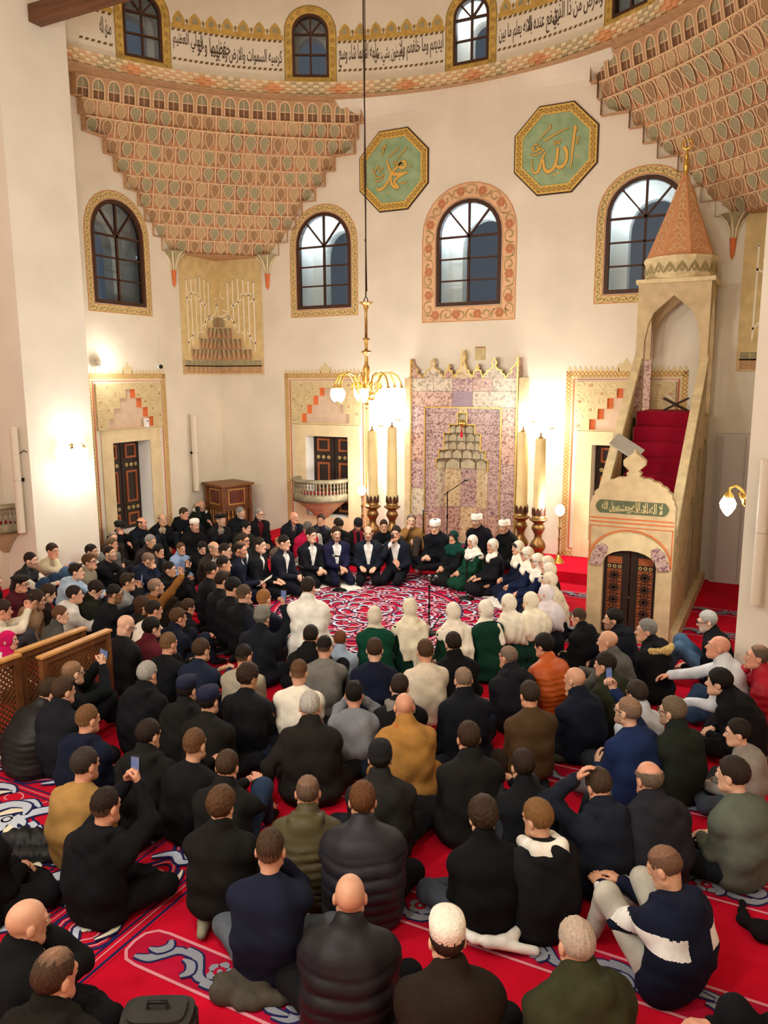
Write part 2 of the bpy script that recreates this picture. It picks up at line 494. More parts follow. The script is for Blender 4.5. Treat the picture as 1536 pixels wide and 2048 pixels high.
def window(nm, P, spec, lit, mats, border_mi, style='scroll', drum=False):
    uc, v0, hw, sp, ri, bw = spec
    root = empty(nm)
    root['kind'] = 'structure'
    out = arch_outline(uc, v0, hw, sp, ri)
    # niche behind the glass, with a second arched opening to the night outside
    m = MB()
    dep = -0.75
    n = len(out)
    flare = [(uc + (p[0] - uc) * 1.05, v0 - 0.05 + (p[1] - v0) * 1.06) for p in out]
    vs = [P(p[0], p[1], 0.0) for p in out] + [P(p[0], p[1], dep) for p in flare]
    m.add(vs, [(j, n + j, n + i, i) for i in range(n) for j in [(i + 1) % n]][::1])
    off = 0.1 * hw if not drum else 0.0
    inner = [(uc + off + (p[0] - uc) * 0.70, v0 + 0.02 + (p[1] - v0) * 0.86) for p in out]
    m.slab(flare, P, dep - 0.25, dep, [inner], side=True)
    m.build('niche', [WHITE], root)
    # wooden frame
    iw = 0.075 if not drum else 0.05
    inn = [(uc + (p[0] - uc) * (hw - iw) / hw, v0 + iw + (p[1] - v0) * ((sp + ri - v0) - 2 * iw) / (sp + ri - v0)) for p in out]
    m = MB()
    m.slab(out, P, -0.09, 0.015, [inn], hole_depth=-0.09)
    m.build('frame', [WOODD], root)
    # glazing bars
    def bar(a, b, t=0.032):
        mb = MB()
        d = Vector((b[0] - a[0], b[1] - a[1]))
        nx, ny = -d.y / d.length * t / 2, d.x / d.length * t / 2
        mb.slab([(a[0] + nx, a[1] + ny), (a[0] - nx, a[1] - ny), (b[0] - nx, b[1] - ny), (b[0] + nx, b[1] + ny)], P, -0.07, -0.02)
        mb.build('glazing_bar', [WOODD], root)
    h2 = hw - iw
    bar((uc, v0 + iw), (uc, sp + ri - iw), 0.04)
    rows = 3 if not drum else 2
    ys = [v0 + iw + (sp - v0 - iw) * k / rows for k in range(1, rows + 1)]
    for y in ys:
        bar((uc - h2, y), (uc + h2, y), 0.03 if y < sp - 0.01 else 0.04)
    for sg in (-1, 1):
        an = math.radians(48)
        bar((uc, sp), (uc + sg * h2 * math.cos(an), sp + (ri - iw) * math.sin(an) ** 0.9), 0.032)
    # panes, each its own sheet of glass
    def pane(poly):
        mb = MB()
        mb.add([P(p[0], p[1], -0.045) for p in poly], [tuple(range(len(poly)))])
        mb.build('pane', [GLASS], root)
    yy = [v0 + iw] + ys
    for k in range(rows):
        for sg in (-1, 1):
            a, b = sorted((uc, uc + sg * h2))
            pane(rect(a, yy[k], b, yy[k + 1]))
    for a0, a1 in ((0, 48), (48, 90), (90, 132), (132, 180)):
        pts = [(uc, sp)]
        for q in range(6):
            an = math.radians(a0 + (a1 - a0) * q / 5)
            pts.append((uc + h2 * math.cos(an), sp + (ri - iw) * max(0, math.sin(an)) ** 0.9))
        pane(pts)
    # painted border with its running ornament
    o1, o0 = offset_arch(uc, v0, hw, sp, ri, bw), offset_arch(uc, v0, hw, sp, ri, 0.022)
    if drum:
        o1 = arch_outline(uc, 9.5, hw + bw, sp, ri + bw)
        o0 = offset_arch(uc, v0, hw, sp, ri, 0.0)
    m = MB()
    m.slab(o1, P, 0.0, 0.006, [o0])
    b = m.build('border', [mats[0]], root)
    m = MB()
    mid = [((p[0] + q[0]) / 2, (p[1] + q[1]) / 2) for p, q in zip(o1, o0)]
    mid = [(mid[0][0], mid[0][1])] + mid[1:] + [mid[0]]
    if style == 'scroll':
        scroll_along(m, mid, P, 0.009, bw * 0.62, bw * 0.78, 0.018, 0)
    elif style == 'flower':
        seglen = 0
        path = mid
        scroll_along(m, path, P, 0.009, bw * 0.7, bw * 0.9, 0.03, 0)
        tot = [0]
        for i in range(len(path) - 1):
            tot.append(tot[-1] + math.hypot(path[i + 1][0] - path[i][0], path[i + 1][1] - path[i][1]))
        k = 0
        s = 0.15
        while s < tot[-1]:
            i = max(j for j in range(len(tot)) if tot[j] <= s)
            i = min(i, len(path) - 2)
            t = (s - tot[i]) / max(1e-6, tot[i + 1] - tot[i])
            c = (path[i][0] + (path[i + 1][0] - path[i][0]) * t, path[i][1] + (path[i + 1][1] - path[i][1]) * t)
            for q in range(6):
                an = q * math.pi / 3
                m.disc((c[0] + 0.06 * math.cos(an), c[1] + 0.06 * math.sin(an)), 0.036, P, 0.011, 7, 1)
            m.disc(c, 0.03, P, 0.013, 8, 2)
            s += 0.46
    else:
        scroll_along(m, mid, P, 0.009, bw * 0.5, bw * 1.0, 0.02, 0, leaf=False)
    for o in (o1, o0):
        s = 0.992 if o is o1 else 1.0
        cc = (uc, (v0 + sp + ri) / 2)
        q = [(cc[0] + (p[0] - cc[0]) * s, cc[1] + (p[1] - cc[1]) * s) for p in o]
        m.ribbon(q + [q[0]], 0.018, P, 0.010, 2 if style != 'gold' else 0)
    m.build('ornament', mats[1:], b, kind='stuff')
    return root

SCR = [CREAM and mat('border_straw_paint', '#d8bd84', 0.9, var=0.1, scale=8), mat('border_olive_paint', '#9c8350', 0.9), mat('border_flower_paint', '#bf7c58', 0.9), mat('border_line_paint', '#c48a5a', 0.9)]
FLW = [mat('border_rose_paint', '#dbb088', 0.9, var=0.1, scale=8), mat('border_leaf_paint', '#a68a5e', 0.9), mat('border_flower_paint', '#bf7c58', 0.9), mat('border_line_paint', '#c48a5a', 0.9)]
GLD = [mat('border_gold_paint', '#c2a052', 0.8, var=0.2, scale=7), mat('border_gold_dark_paint', '#94763a', 0.9), OCHRE_D, OCHRE_D]
for i, sp_ in enumerate(WIN_F):
    wn = window('window_%d' % (i + 1), PF, sp_, True, FLW if i == 1 else SCR, 0, 'flower' if i == 1 else 'scroll')
    wn['label'] = ['arched wooden window in a straw-coloured scroll border, over the stone balcony', 'arched wooden window in a rose flower border above the marble prayer niche', 'arched wooden window in a straw border partly behind the pulpit spire'][i]
    lamp('niche_light', (sp_[0] - 0.25, YQ + 0.5, sp_[1] + 1.55), 15, (0.70, 0.88, 1.0), 0.12)
wn = window('window_4', PL, WIN_L[0], False, SCR, 0)
wn['label'] = 'arched wooden window with unlit grey panes on the left wall'
for i, (u, v0) in enumerate(WIN_D):
    wn = window('window_%d' % (5 + i), PD, (u, v0, 0.36, 10.42, 0.36, 0.155), i == 2, GLD, 0, 'gold', drum=True)
    wn['label'] = 'small arched drum window in a gold border, ' + ['leftmost above the timber beam', 'dark one above the wide pendentive end', 'brightly lit one over the axis of the niche', 'cut off by the picture top at the right'][i]
lamp('niche_light', (XC - 0.05, YQ + 0.45, 10.5), 6, (0.85, 0.95, 1.0), 0.1)

# ------------------------------------------------------------------ Arabic lettering: join letters into their contextual forms
FORMS = {}
def _reg(ch, iso, n): FORMS[ch] = (iso, n)
for ch, iso, n in [('\u0621', 0xFE80, 1), ('\u0622', 0xFE81, 2), ('\u0623', 0xFE83, 2), ('\u0624', 0xFE85, 2), ('\u0625', 0xFE87, 2), ('\u0626', 0xFE89, 4), ('\u0627', 0xFE8D, 2),
                   ('\u0628', 0xFE8F, 4), ('\u0629', 0xFE93, 2), ('\u062a', 0xFE95, 4), ('\u062b', 0xFE99, 4), ('\u062c', 0xFE9D, 4), ('\u062d', 0xFEA1, 4), ('\u062e', 0xFEA5, 4),
                   ('\u062f', 0xFEA9, 2), ('\u0630', 0xFEAB, 2), ('\u0631', 0xFEAD, 2), ('\u0632', 0xFEAF, 2), ('\u0633', 0xFEB1, 4), ('\u0634', 0xFEB5, 4), ('\u0635', 0xFEB9, 4),
                   ('\u0636', 0xFEBD, 4), ('\u0637', 0xFEC1, 4), ('\u0638', 0xFEC5, 4), ('\u0639', 0xFEC9, 4), ('\u063a', 0xFECD, 4), ('\u0641', 0xFED1, 4), ('\u0642', 0xFED5, 4),
                   ('\u0643', 0xFED9, 4), ('\u0644', 0xFEDD, 4), ('\u0645', 0xFEE1, 4), ('\u0646', 0xFEE5, 4), ('\u0647', 0xFEE9, 4), ('\u0648', 0xFEED, 2), ('\u0649', 0xFEEF, 2), ('\u064a', 0xFEF1, 4)]:
    _reg(ch, iso, n)
def shape_arabic(s):
    out = []
    i = 0
    while i < len(s):
        ch = s[i]
        if ch not in FORMS:
            out.append(ch); i += 1; continue
        prev = i > 0 and s[i - 1] in FORMS and FORMS[s[i - 1]][1] == 4
        lam = {'\u0627': 0xFEFB, '\u0625': 0xFEF9, '\u0623': 0xFEF7, '\u0622': 0xFEF5}
        if ch == '\u0644' and i + 1 < len(s) and s[i + 1] in lam:
            out.append(chr(lam[s[i + 1]] + (1 if prev else 0)))
            i += 2
            continue
        iso, n = FORMS[ch]
        nxt = n == 4 and i + 1 < len(s) and s[i + 1] in FORMS and s[i + 1] != '\u0621'
        k = (3 if prev and nxt else 2 if nxt else 1 if prev else 0)
        if n == 2: k = 1 if prev else 0
        if n == 1: k = 0
        out.append(chr(iso + k))
        i += 1
    return ''.join(out[::-1])

def text_polys(s, off=0.0):
    c = bpy.data.curves.new('lettering', 'FONT')
    c.body = s
    c.resolution_u = 2
    c.offset = off
    c.fill_mode = 'FRONT'
    o = link('lettering', c)
    dg = bpy.context.evaluated_depsgraph_get()
    me = o.evaluated_get(dg).to_mesh()
    vs = [tuple(v.co) for v in me.vertices]
    fs = [tuple(p.vertices) for p in me.polygons]
    o.evaluated_get(dg).to_mesh_clear()
    bpy.data.objects.remove(o)
    bpy.data.curves.remove(c)
    return vs, fs
def lettering(name, lines, P, u0, u1, v0, v1, w, material, parent, off=0.02):
    """lines stacked from the top, each stretched over the given strip"""
    m = MB()
    for s, (a, b, lo, hi) in lines:
        vs, fs = text_polys(shape_arabic(s), off)
        xs, ys = [p[0] for p in vs], [p[1] for p in vs]
        x0, x1, y0, y1 = min(xs), max(xs), min(ys), max(ys)
        A, B = u0 + (u1 - u0) * a, u0 + (u1 - u0) * b
        LO, HI = v0 + (v1 - v0) * lo, v0 + (v1 - v0) * hi
        q = []
        for p in vs:
            q.append(P(A + (p[0] - x0) / (x1 - x0) * (B - A), LO + (p[1] - y0) / (y1 - y0) * (HI - LO), w))
        m.add(q, fs)
    return m.build(name, [material], parent)

# inscription band, dentil lines and painted cresting of the drum
band = empty('trim_1')
tag(band, 'painted inscription band with gold cresting around the drum', kind='structure')
gaps = [(-1.3 * DR, WIN_D[0][0]), (WIN_D[0][0], WIN_D[1][0]), (WIN_D[1][0], WIN_D[2][0]), (WIN_D[2][0], WIN_D[3][0]), (WIN_D[3][0], 1.4 * DR)]
TXT = [[('صدق الله', (0.62, 0.97, 0.1, 0.9))],
       [('كرسيه السموات والارض ولا يوده', (0.34, 1.0, 0.0, 0.72)), ('حفظهما وهو', (0.22, 0.52, 0.12, 0.95)), ('العلي العظيم', (0.0, 0.27, 0.25, 1.0))],
       [('ايديهم وما خلفهم ولا', (0.58, 1.0, 0.1, 1.0)), ('يحيطون بشيء من', (0.34, 0.62, 0.0, 0.8)), ('علمه الا بما شاء وسع', (0.0, 0.38, 0.0, 1.0))],
       [('والارض من ذا الذي', (0.52, 1.0, 0.05, 1.0)), ('يشفع عنده الا', (0.27, 0.58, 0.0, 0.9)), ('باذنه يعلم ما بين', (0.0, 0.32, 0.0, 0.85))], []]
DARKD = mat('dentil_paint', '#6f5a34', 0.9)
for (a, b), tx in zip(gaps, TXT):
    a += 0.36 + 0.155 + 0.02
    b -= 0.36 + 0.155 + 0.02
    m = MB()
    for v in (9.72, 10.24):
        n = max(2, int((b - a) / 0.1))
        for k in range(n):
            u = a + (b - a) * k / n
            m.add([PD(u, v, 0.004), PD(u + 0.06, v, 0.004), PD(u + 0.085, v + 0.045, 0.004), PD(u + 0.025, v + 0.045, 0.004)], [(0, 1, 2, 3)])
    m.build('dentil_line', [DARKD], band, kind='stuff')
    m = MB()
    grid(m, PD, a, b, 10.285, 10.37, 0.005, 14)
    n = max(2, round((b - a) / 0.31))
    for k in range(n):
        u = a + (b - a) * (k + 0.5) / n
        m.add([PD(u - 0.11, 10.36, 0.006), PD(u + 0.11, 10.36, 0.006), PD(u + 0.115, 10.45, 0.006), PD(u + 0.07, 10.53, 0.006), PD(u, 10.6, 0.006), PD(u - 0.07, 10.53, 0.006), PD(u - 0.115, 10.45, 0.006)], [tuple(range(7))], 0)
        m.add([PD(u - 0.05, 10.40, 0.009), PD(u + 0.05, 10.40, 0.009), PD(u + 0.055, 10.46, 0.009), PD(u, 10.53, 0.009), PD(u - 0.055, 10.46, 0.009)], [tuple(range(5))], 1)
        u2 = a + (b - a) * (k + 1.0) / n
        if k < n - 1:
            m.disc((u2, 10.44), 0.028, PD, 0.007, 6, 2, 0.04)
            m.add([PD(u2 - 0.008, 10.36, 0.007), PD(u2 + 0.008, 10.36, 0.007), PD(u2 + 0.008, 10.42, 0.007), PD(u2 - 0.008, 10.42, 0.007)], [(0, 1, 2, 3)], 2)
    m.build('cresting', [GOLDP, GREENP, OCHRE_D], band, kind='stuff')
    if tx:
        lettering('inscription', tx, PD, a + 0.03, b - 0.03, 9.79, 10.23, 0.005, INK, band, off=0.012)

# cornice: stepped checkers of coloured stucco
cor = empty('trim_2')
tag(cor, 'stepped checker cornice in cream, orange and tan under the drum', kind='structure')
cm = [mat('cornice_cream', '#e6d2a8', 0.9), mat('cornice_orange', '#d79a6a', 0.9, var=0.1), mat('cornice_tan', '#cfaa7c', 0.9), mat('cornice_grey', '#b8a580', 0.9), mat('cornice_pink', '#d6af88', 0.9)]
checker = [MB() for _ in range(5)]
for r in range(5):
    n = 170
    for k in range(n):
        u0 = U0 + (U1 - U0) * k / n
        u1 = U0 + (U1 - U0) * (k + 1) / n
        w0 = 0.11 - 0.022 * r
        z0 = 9.5 - 0.05 * (r + 1)
        # diamond rhythm
        d = abs(((k + 0.5) % 12) - 6) + abs(r - 2)
        mi = 1 if d < 2.1 else 0 if (k + r) % 2 == 0 else (2 if d < 4.5 else 3 if (k // 8) % 2 else 4)
        dd = 0.018 if (k + r) % 2 else 0
        checker[r].add([PD(u0, z0, w0 + dd), PD(u1, z0, w0 + dd), PD(u1, z0 + 0.049, w0 + dd), PD(u0, z0 + 0.049, w0 + dd), PD(u0, z0, -0.05), PD(u1, z0, -0.05), PD(u0, z0 + 0.049, -0.05), PD(u1, z0 + 0.049, -0.05)],
                       [(0, 1, 2, 3), (4, 5, 1, 0), (0, 3, 6, 4), (1, 5, 7, 2), (3, 2, 7, 6)], mi)
for c in checker:
    c.build('checker_course', cm, cor, kind='stuff')
# smooth plaster cove between cornice and the flat wall
m = MB()
nu = 60
for k in range(nu):
    for j in range(4):
        q = []
        for kk, jj in ((k, j), (k + 1, j), (k + 1, j + 1), (k, j + 1)):
            x = XL + (XR - XL) * kk / nu
            xx = max(-0.999, min(0.999, (x - XC) / DR))
            yd = CY + DR * math.sqrt(1 - xx * xx)
            t = jj / 4
            y = YQ + (yd - YQ) * (t ** 2) if abs(x - XC) < 2.9 else YQ
            q.append((x, y - 0.001, 8.85 + 0.45 * t))
        m.add(q, [(0, 1, 2, 3)], 0, True)
m.build('cove', [WALL], cor)

# ------------------------------------------------------------------ muqarnas pendentives: every cell its own piece
def cell_mesh(wx=1.0, ms=(0, 1, 2, 3, 4)):
    m = MB()
    L = [(0, .03), (-.22 * wx, .24), (-.40 * wx, .58), (-.31 * wx, .82), (0, .95)]
    R = [(-x, z) for x, z in L[1:4]]
    pet = L + R[::-1]                              # clockwise from the tip, up the left side
    D = lambda z: 0.80 * z
    vs = [(x, D(z) + 0.10 + (0.05 if abs(x) > .3 else 0), z) for x, z in pet] + [(0, D(.5) + 0.02, .5)]
    c = len(pet)
    fs = []
    for i in range(c):
        fs.append((i, c, (i + 1) % c))
    m.add(vs, [f[::-1] for f in fs], 0)
    # ground behind the petal
    g = [(-.5, 0.0, 0), (.5, 0.0, 0), (.5, D(.93) + .02, .93), (-.5, D(.93) + .02, .93)]
    m.add(g, [(1, 0, 3, 2)], 2)
    m.add([(-.5, .02, .02), (-.12, .12, .06), (-.44, .36, .5), (-.5, .40, .5)], [(0, 3, 2, 1)], 1)
    m.add([(.5, .02, .02), (.12, .12, .06), (.44, .36, .5), (.5, .40, .5)], [(0, 1, 2, 3)], 4)
    m.add([(-.5, .95, .93), (.5, .95, .93), (.5, .95, 1), (-.5, .95, 1), (-.5, .5, 1), (.5, .5, 1), (-.5, .7, .93), (.5, .7, .93)], [(1, 0, 3, 2), (2, 3, 4, 5), (0, 1, 7, 6)], 3)
    q = vs[:c] + [vs[0]]
    for a, b in zip(q[:-1], q[1:]):
        a, b = Vector(a), Vector(b)
        n = Vector((0, 1, -0.4)).normalized()
        s_ = (b - a).cross(n).normalized() * 0.022
        o = n * 0.03
        m.add([a + s_ + o, a - s_ + o, b - s_ + o, b + s_ + o], [(0, 1, 2, 3)], 3)
    for sx in (-.5, .5):
        m.add([(sx - .03, .10, .0), (sx + .03, .10, .0), (sx + .03, .9, .93), (sx - .03, .9, .93)], [(1, 0, 3, 2)], 3)
    pal = [GREENP, TERRA, TERRA2, mat('outline_paint', '#e3c096', 0.9), mat('rust_paint', '#b97f58', 0.9, var=0.1), mat('tan_cell_paint', '#b79a72', 0.9, var=0.14, scale=14), mat('umber_cell_paint', '#9c7a58', 0.9, var=0.14, scale=14)]
    return m.mesh('muqarnas_cell', [pal[i] for i in ms])
def arch_cell_mesh():
    m = MB()
    P = lambda u, v, w: (u, w, v)
    out = [(-.5, 0), (.5, 0), (.5, 1), (-.5, 1)]
    ar = [(-.38, .05), (.38, .05), (.38, .55)] + [(.38 * math.cos(math.pi * i / 8), .55 + .36 * math.sin(math.pi * i / 8)) for i in range(1, 8)] + [(-.38, .55)]
    P2 = lambda u, v, w: (-u, .75 * v + w, v)
    m.slab(out, P2, 0, 0.25, [ar], hole_depth=0.0, hole_mi=1, mi=1)
    m.add([P2(u, v, -0.03) for u, v in ar], [tuple(range(len(ar)))], 0)
    m.ribbon(ar[2:], 0.07, P2, 0.28, 3)
    m.ribbon([(-.38, .0), (-.38, .55)], 0.07, P2, 0.28, 3)
    m.ribbon([(.38, .0), (.38, .55)], 0.07, P2, 0.28, 3)
    m.add([P2(-.36, .08, .02), P2(.36, .08, .02), P2(.36, .42, .02), P2(-.36, .42, .02)], [(0, 1, 2, 3)], 2)
    m.ribbon([(0, .05), (0, .9)], 0.04, P2, 0.05, 3)
    m.ribbon([(-.37, .45), (.37, .45)], 0.04, P2, 0.05, 3)
    return m.mesh('muqarnas_arch', [GREENP, TERRA2, BROWNP, mat('outline_paint', '#e3c096', 0.9)])
CELLS, ACELL = [cell_mesh(), cell_mesh(0.86, (5, 1, 2, 3, 4)), cell_mesh(0.92, (0, 4, 1, 3, 1)), cell_mesh(0.8, (6, 4, 2, 3, 1))], arch_cell_mesh()
ROWS_T = [4.0, 3.87, 3.8, 3.30, 3.05, 2.80, 2.45, 2.28, 2.05, 1.80, 1.5]
ROWS_Z = [9.24, 8.86, 8.57, 8.29, 8.01, 7.73, 7.46, 7.19, 6.92, 6.66, 6.40]
def pend_curve(k, s):
    t = ROWS_T[k]
    f = k / 10
    d = 0.16 * (1 - f) + 0.03 * f
    sag = 0.40 * (1 - f) + 0.03 * f
    a, b = (d, t), (t, d)
    q = 4 * s * (1 - s) * sag / math.sqrt(2)
    return a[0] + (b[0] - a[0]) * s - q, a[1] + (b[1] - a[1]) * s - q
def pendentive(nm, cx, sx, label):
    root = empty(nm)
    tag(root, label, kind='structure')
    def W(p, z): return Vector((cx + sx * p[0], YQ - p[1], z))
    back = MB()
    for k in range(10):
        n = 16
        for i in range(n):
            a, b = pend_curve(k, i / n), pend_curve(k, (i + 1) / n)
            c, d = pend_curve(k + 1, i / n), pend_curve(k + 1, (i + 1) / n)
            off = 0.14
            q = [W((c[0] - off, c[1] - off), ROWS_Z[k + 1]), W((d[0] - off, d[1] - off), ROWS_Z[k + 1]), W((b[0] - off, b[1] - off), ROWS_Z[k]), W((a[0] - off, a[1] - off), ROWS_Z[k])]
            back.add(q, [(0, 1, 2, 3) if sx > 0 else (3, 2, 1, 0)])
        # stepped ends against the walls
        for s in (0, 1):
            a = pend_curve(k, s)
            w2 = (0.0, a[1]) if s == 0 else (a[0], 0.0)
            c = pend_curve(k + 1, s)
            w3 = (0.0, c[1]) if s == 0 else (c[0], 0.0)
            lo, hi = ROWS_Z[k + 1], ROWS_Z[k]
            ci = (c[0] + .10, c[1]) if s == 0 else (c[0], c[1] + .10)
            back.add([W(a, hi), W(a, lo), W(w2, lo), W(w2, hi), W(c, lo), W(w3, lo), W(ci, lo)], [(0, 1, 2, 3), (1, 4, 5, 2), (1, 6, 4)])
    a, b = pend_curve(10, 0), pend_curve(10, 1)
    back.add([W(a, 6.4), W(b, 6.4), W((0, 0), 6.4)], [(0, 1, 2)])
    back.add([W((a[0] - .14, a[1] - .14), 6.42), W((b[0] - .14, b[1] - .14), 6.42), W(b, 6.4), W(a, 6.4)], [(0, 1, 2, 3)])
    back.build('backing', [TERRA2], root)
    for k in range(10):
        pts = [pend_curve(k, i / 40) for i in range(41)]
        L = sum(math.dist(pts[i], pts[i + 1]) for i in range(40))
        n = max(3, round(L / 0.275))
        for i in range(n):
            s = (i + 0.5) / n
            p, q = pend_curve(k, s), pend_curve(k + 1, s)
            t0, t1 = pend_curve(k, max(0, s - 0.02)), pend_curve(k, min(1, s + 0.02))
            T = Vector((sx * (t1[0] - t0[0]), -(t1[1] - t0[1]), 0)).normalized()
            N = Vector((-T.y, T.x, 0))
            room = Vector((sx, -1, 0))
            if N.dot(room) < 0: N = -N
            X = N.cross(Vector((0, 0, 1)))        # x axis so that (X, N, Z) is right handed
            dep = min(0.40, max(0.13, abs((W(p, 0) - W(q, 0)).dot(N))))
            h = ROWS_Z[k] - ROWS_Z[k + 1]
            o = link('muqarnas_cell' if k else 'muqarnas_arch', CELLS[(i * 3 + k * 5 + (i * k) % 3) % 4] if k else ACELL, root)
            base = W(p, ROWS_Z[k + 1]) - N * (dep + 0.04)
            wd = L / n * (1.02)
            M = Matrix(((X.x * wd, N.x * dep, 0, base.x), (X.y * wd, N.y * dep, 0, base.y), (0, 0, h, base.z), (0, 0, 0, 1)))
            o.matrix_world = M
    # hanging fan pinnacles at both ends
    for s in (0, 1):
        m = MB()
        c = pend_curve(10, s)
        cpt = W((max(0.03, c[0] - 0.02), max(0.03, c[1] - 0.02)), 0)
        for q in range(7):
            an = 2 * math.pi * q / 7
            dx, dy = math.cos(an), math.sin(an)
            m.tube([(cpt.x + dx * 0.05, cpt.y + dy * 0.05, 6.02), (cpt.x + dx * 0.07, cpt.y + dy * 0.07, 6.16), (cpt.x + dx * 0.14, cpt.y + dy * 0.14, 6.3), (cpt.x + dx * 0.26, cpt.y + dy * 0.26, 6.41)], 0.016, 5, 1)
        m.lathe([(0.05, 6.0), (0.07, 6.16), (0.13, 6.29), (0.25, 6.41)], (cpt.x, cpt.y, 0), 14, 0)
        m.lathe([(0.0, 5.66), (0.035, 5.74), (0.055, 6.0), (0.065, 6.02), (0.0, 6.03)], (cpt.x, cpt.y, 0), 10, 2)
        m.build('pinnacle', [GREENP, CREAM, ORANGE], root)
    # painted panel under it, on both walls of the corner, with small stepped niches
    MUST = mat('mustard_paint', '#d3b983', 0.92, var=0.1, scale=5)
    m = MB()
    def PA(u, v, w_): return (cx + sx * u, YQ - w_, v)      # u from the corner along the far wall
    def PB(u, v, w_): return (cx + sx * w_, YQ - u, v)      # along the side wall
    PAr = PA if sx > 0 else (lambda u, v, w_: (cx - u, YQ - w_, v))
    wm = 1.3
    for P_, fl in ((PA, sx > 0), (PB, sx < 0)):
        pl = rect(0, 3.78, wm, 6.41)
        m.add([P_(u, v, 0.006) for u, v in pl], [(0, 1, 2, 3) if fl else (3, 2, 1, 0)])
    pn = m.build('painted_panel', [MUST], root)
    # white mirrored calligraphy lines
    m = MB()
    lw = mat('white_line_paint', '#f3e8cc', 0.9)
    for P_ in (PA, PB):
        for q in range(6):
            u = 0.32 + 0.15 * q
            top = 6.0 - 0.02 * abs(q - 2) * 2
            m.ribbon([(u, top), (u + 0.005, 5.0 - 0.13 * q), (u + 0.012, 4.95 - 0.13 * q)], [0.036, 0.03, 0.016], P_, 0.011)
            m.disc((u, top), 0.02, P_, 0.011, 6)
        m.ribbon([(1.1, 5.5), (0.95, 5.42)], 0.034, P_, 0.011)
        m.ribbon([(0.72, 5.5), (0.5, 5.38), (0.4, 5.36)], 0.034, P_, 0.011)
        m.ribbon([(0.7, 5.62), (0.78, 5.58), (0.86, 5.64), (0.92, 5.58), (1.0, 5.63)], 0.03, P_, 0.011)
        m.ribbon([(0.18, 5.08), (0.3, 5.04), (0.4, 5.12)], 0.03, P_, 0.011)
        m.ribbon([(0.3, 5.15), (0.45, 5.02), (0.56, 4.88)], 0.034, P_, 0.011)
        m.ribbon([(0.85, 4.75), (0.98, 4.6), (1.1, 4.48)], 0.03, P_, 0.011)
        m.ribbon([(0.55, 4.78), (0.62, 4.72), (0.7, 4.76), (0.76, 4.7)], 0.02, P_, 0.011)
    # the middle word stands across the corner
    m.ribbon([(0.14, 5.28), (0.3, 5.24), (0.2, 5.16), (0.05, 5.12), (0.0, 5.2)], 0.03, PA, 0.012)
    m.ribbon([(0.0, 5.2), (0.03, 5.42)], 0.03, PB, 0.012)
    m.ribbon([(0.03, 5.42), (0.1, 5.2), (0.3, 5.08)], 0.03, PB, 0.012)
    m.ribbon([(0.1, 5.7), (0.13, 5.56), (0.22, 5.54)], 0.024, PA, 0.012)
    m.ribbon([(0.02, 5.56), (0.12, 5.54)], 0.024, PB, 0.012)
    m.build('calligraphy', [lw], pn)
    # stepped stalactite niche
    steps = [(1.26, 3.80, 0.18, 9), (1.26, 3.98, 0.14, 9), (0.98, 4.13, 0.24, 7), (0.7, 4.38, 0.24, 5), (0.42, 4.63, 0.24, 3)]
    for si, (hw, z, h, n) in enumerate(steps):
        k = max(2, round(hw / 0.15))
        for P_, fl in ((PA, sx > 0), (PB, sx < 0)):
            for i in range(k):
                u0, u1 = hw * i / k, hw * (i + 1) / k
                mb = MB()
                g = 0.012
                q = rect(u0 + g, z + g, u1 - g, z + h - g)
                if si < 2:
                    mb.add([P_(u, v, 0.02) for u, v in q], [(0, 1, 2, 3) if fl else (3, 2, 1, 0)], 1 if si == 0 else 0)
                else:
                    a, b_, c_, d_ = q
                    t = ((u0 + u1) / 2, z + h * 0.15)
                    vs = [P_(a[0], a[1], 0.02), P_(b_[0], b_[1], 0.02), P_(c_[0], c_[1], 0.07), P_(d_[0], d_[1], 0.07), P_(t[0], t[1], 0.01), P_((u0 + u1) / 2, z + h - g, 0.03)]
                    f = [(0, 4, 3), (1, 2, 4), (3, 4, 5), (4, 2, 5), (0, 1, 4)]
                    mb.add(vs, f if fl else [x[::-1] for x in f], 1)
                    mb.m[-5:] = [1, 2, 0, 3, 2]
                mb.build('niche_cell', [GREENP, TERRA2, mat('rust_paint', '#b97f58', 0.9, var=0.1), TERRA], root)
            m = MB()
            m.ribbon([(0, z), (hw, z)], 0.022, P_, 0.024)
            m.ribbon([(hw, z), (hw, z + h)], 0.022, P_, 0.024)
            m.ribbon([(0, z + h), (hw, z + h)], 0.022, P_, 0.024)
            m.build('outline', [mat('outline_paint', '#e3c096', 0.9)], root)
    m = MB()
    for P_, fl in ((PA, sx > 0), (PB, sx < 0)):
        q = [(0, 4.87), (0.2, 4.87), (0.2, 5.0), (0.15, 5.09), (0.0, 5.13)]
        m.add([P_(u, v, 0.016) for u, v in q], [tuple(range(5)) if fl else tuple(range(5))[::-1]], 0)
        for q in range(3):
            m.ribbon([(0.03 + 0.06 * q, 4.88), (0.03 + 0.05 * q, 5.02), (0.02 + 0.02 * q, 5.1)], 0.016, P_, 0.022, 1)
    m.build('niche_crown', [GREENP, mat('rust_paint', '#b97f58', 0.9)], root)
    return root
pendentive('trim_3', XL, 1, 'muqarnas pendentive of small painted cells in the left corner')
pendentive('trim_4', XR, -1, 'muqarnas pendentive of painted cells in the right corner above the pulpit')

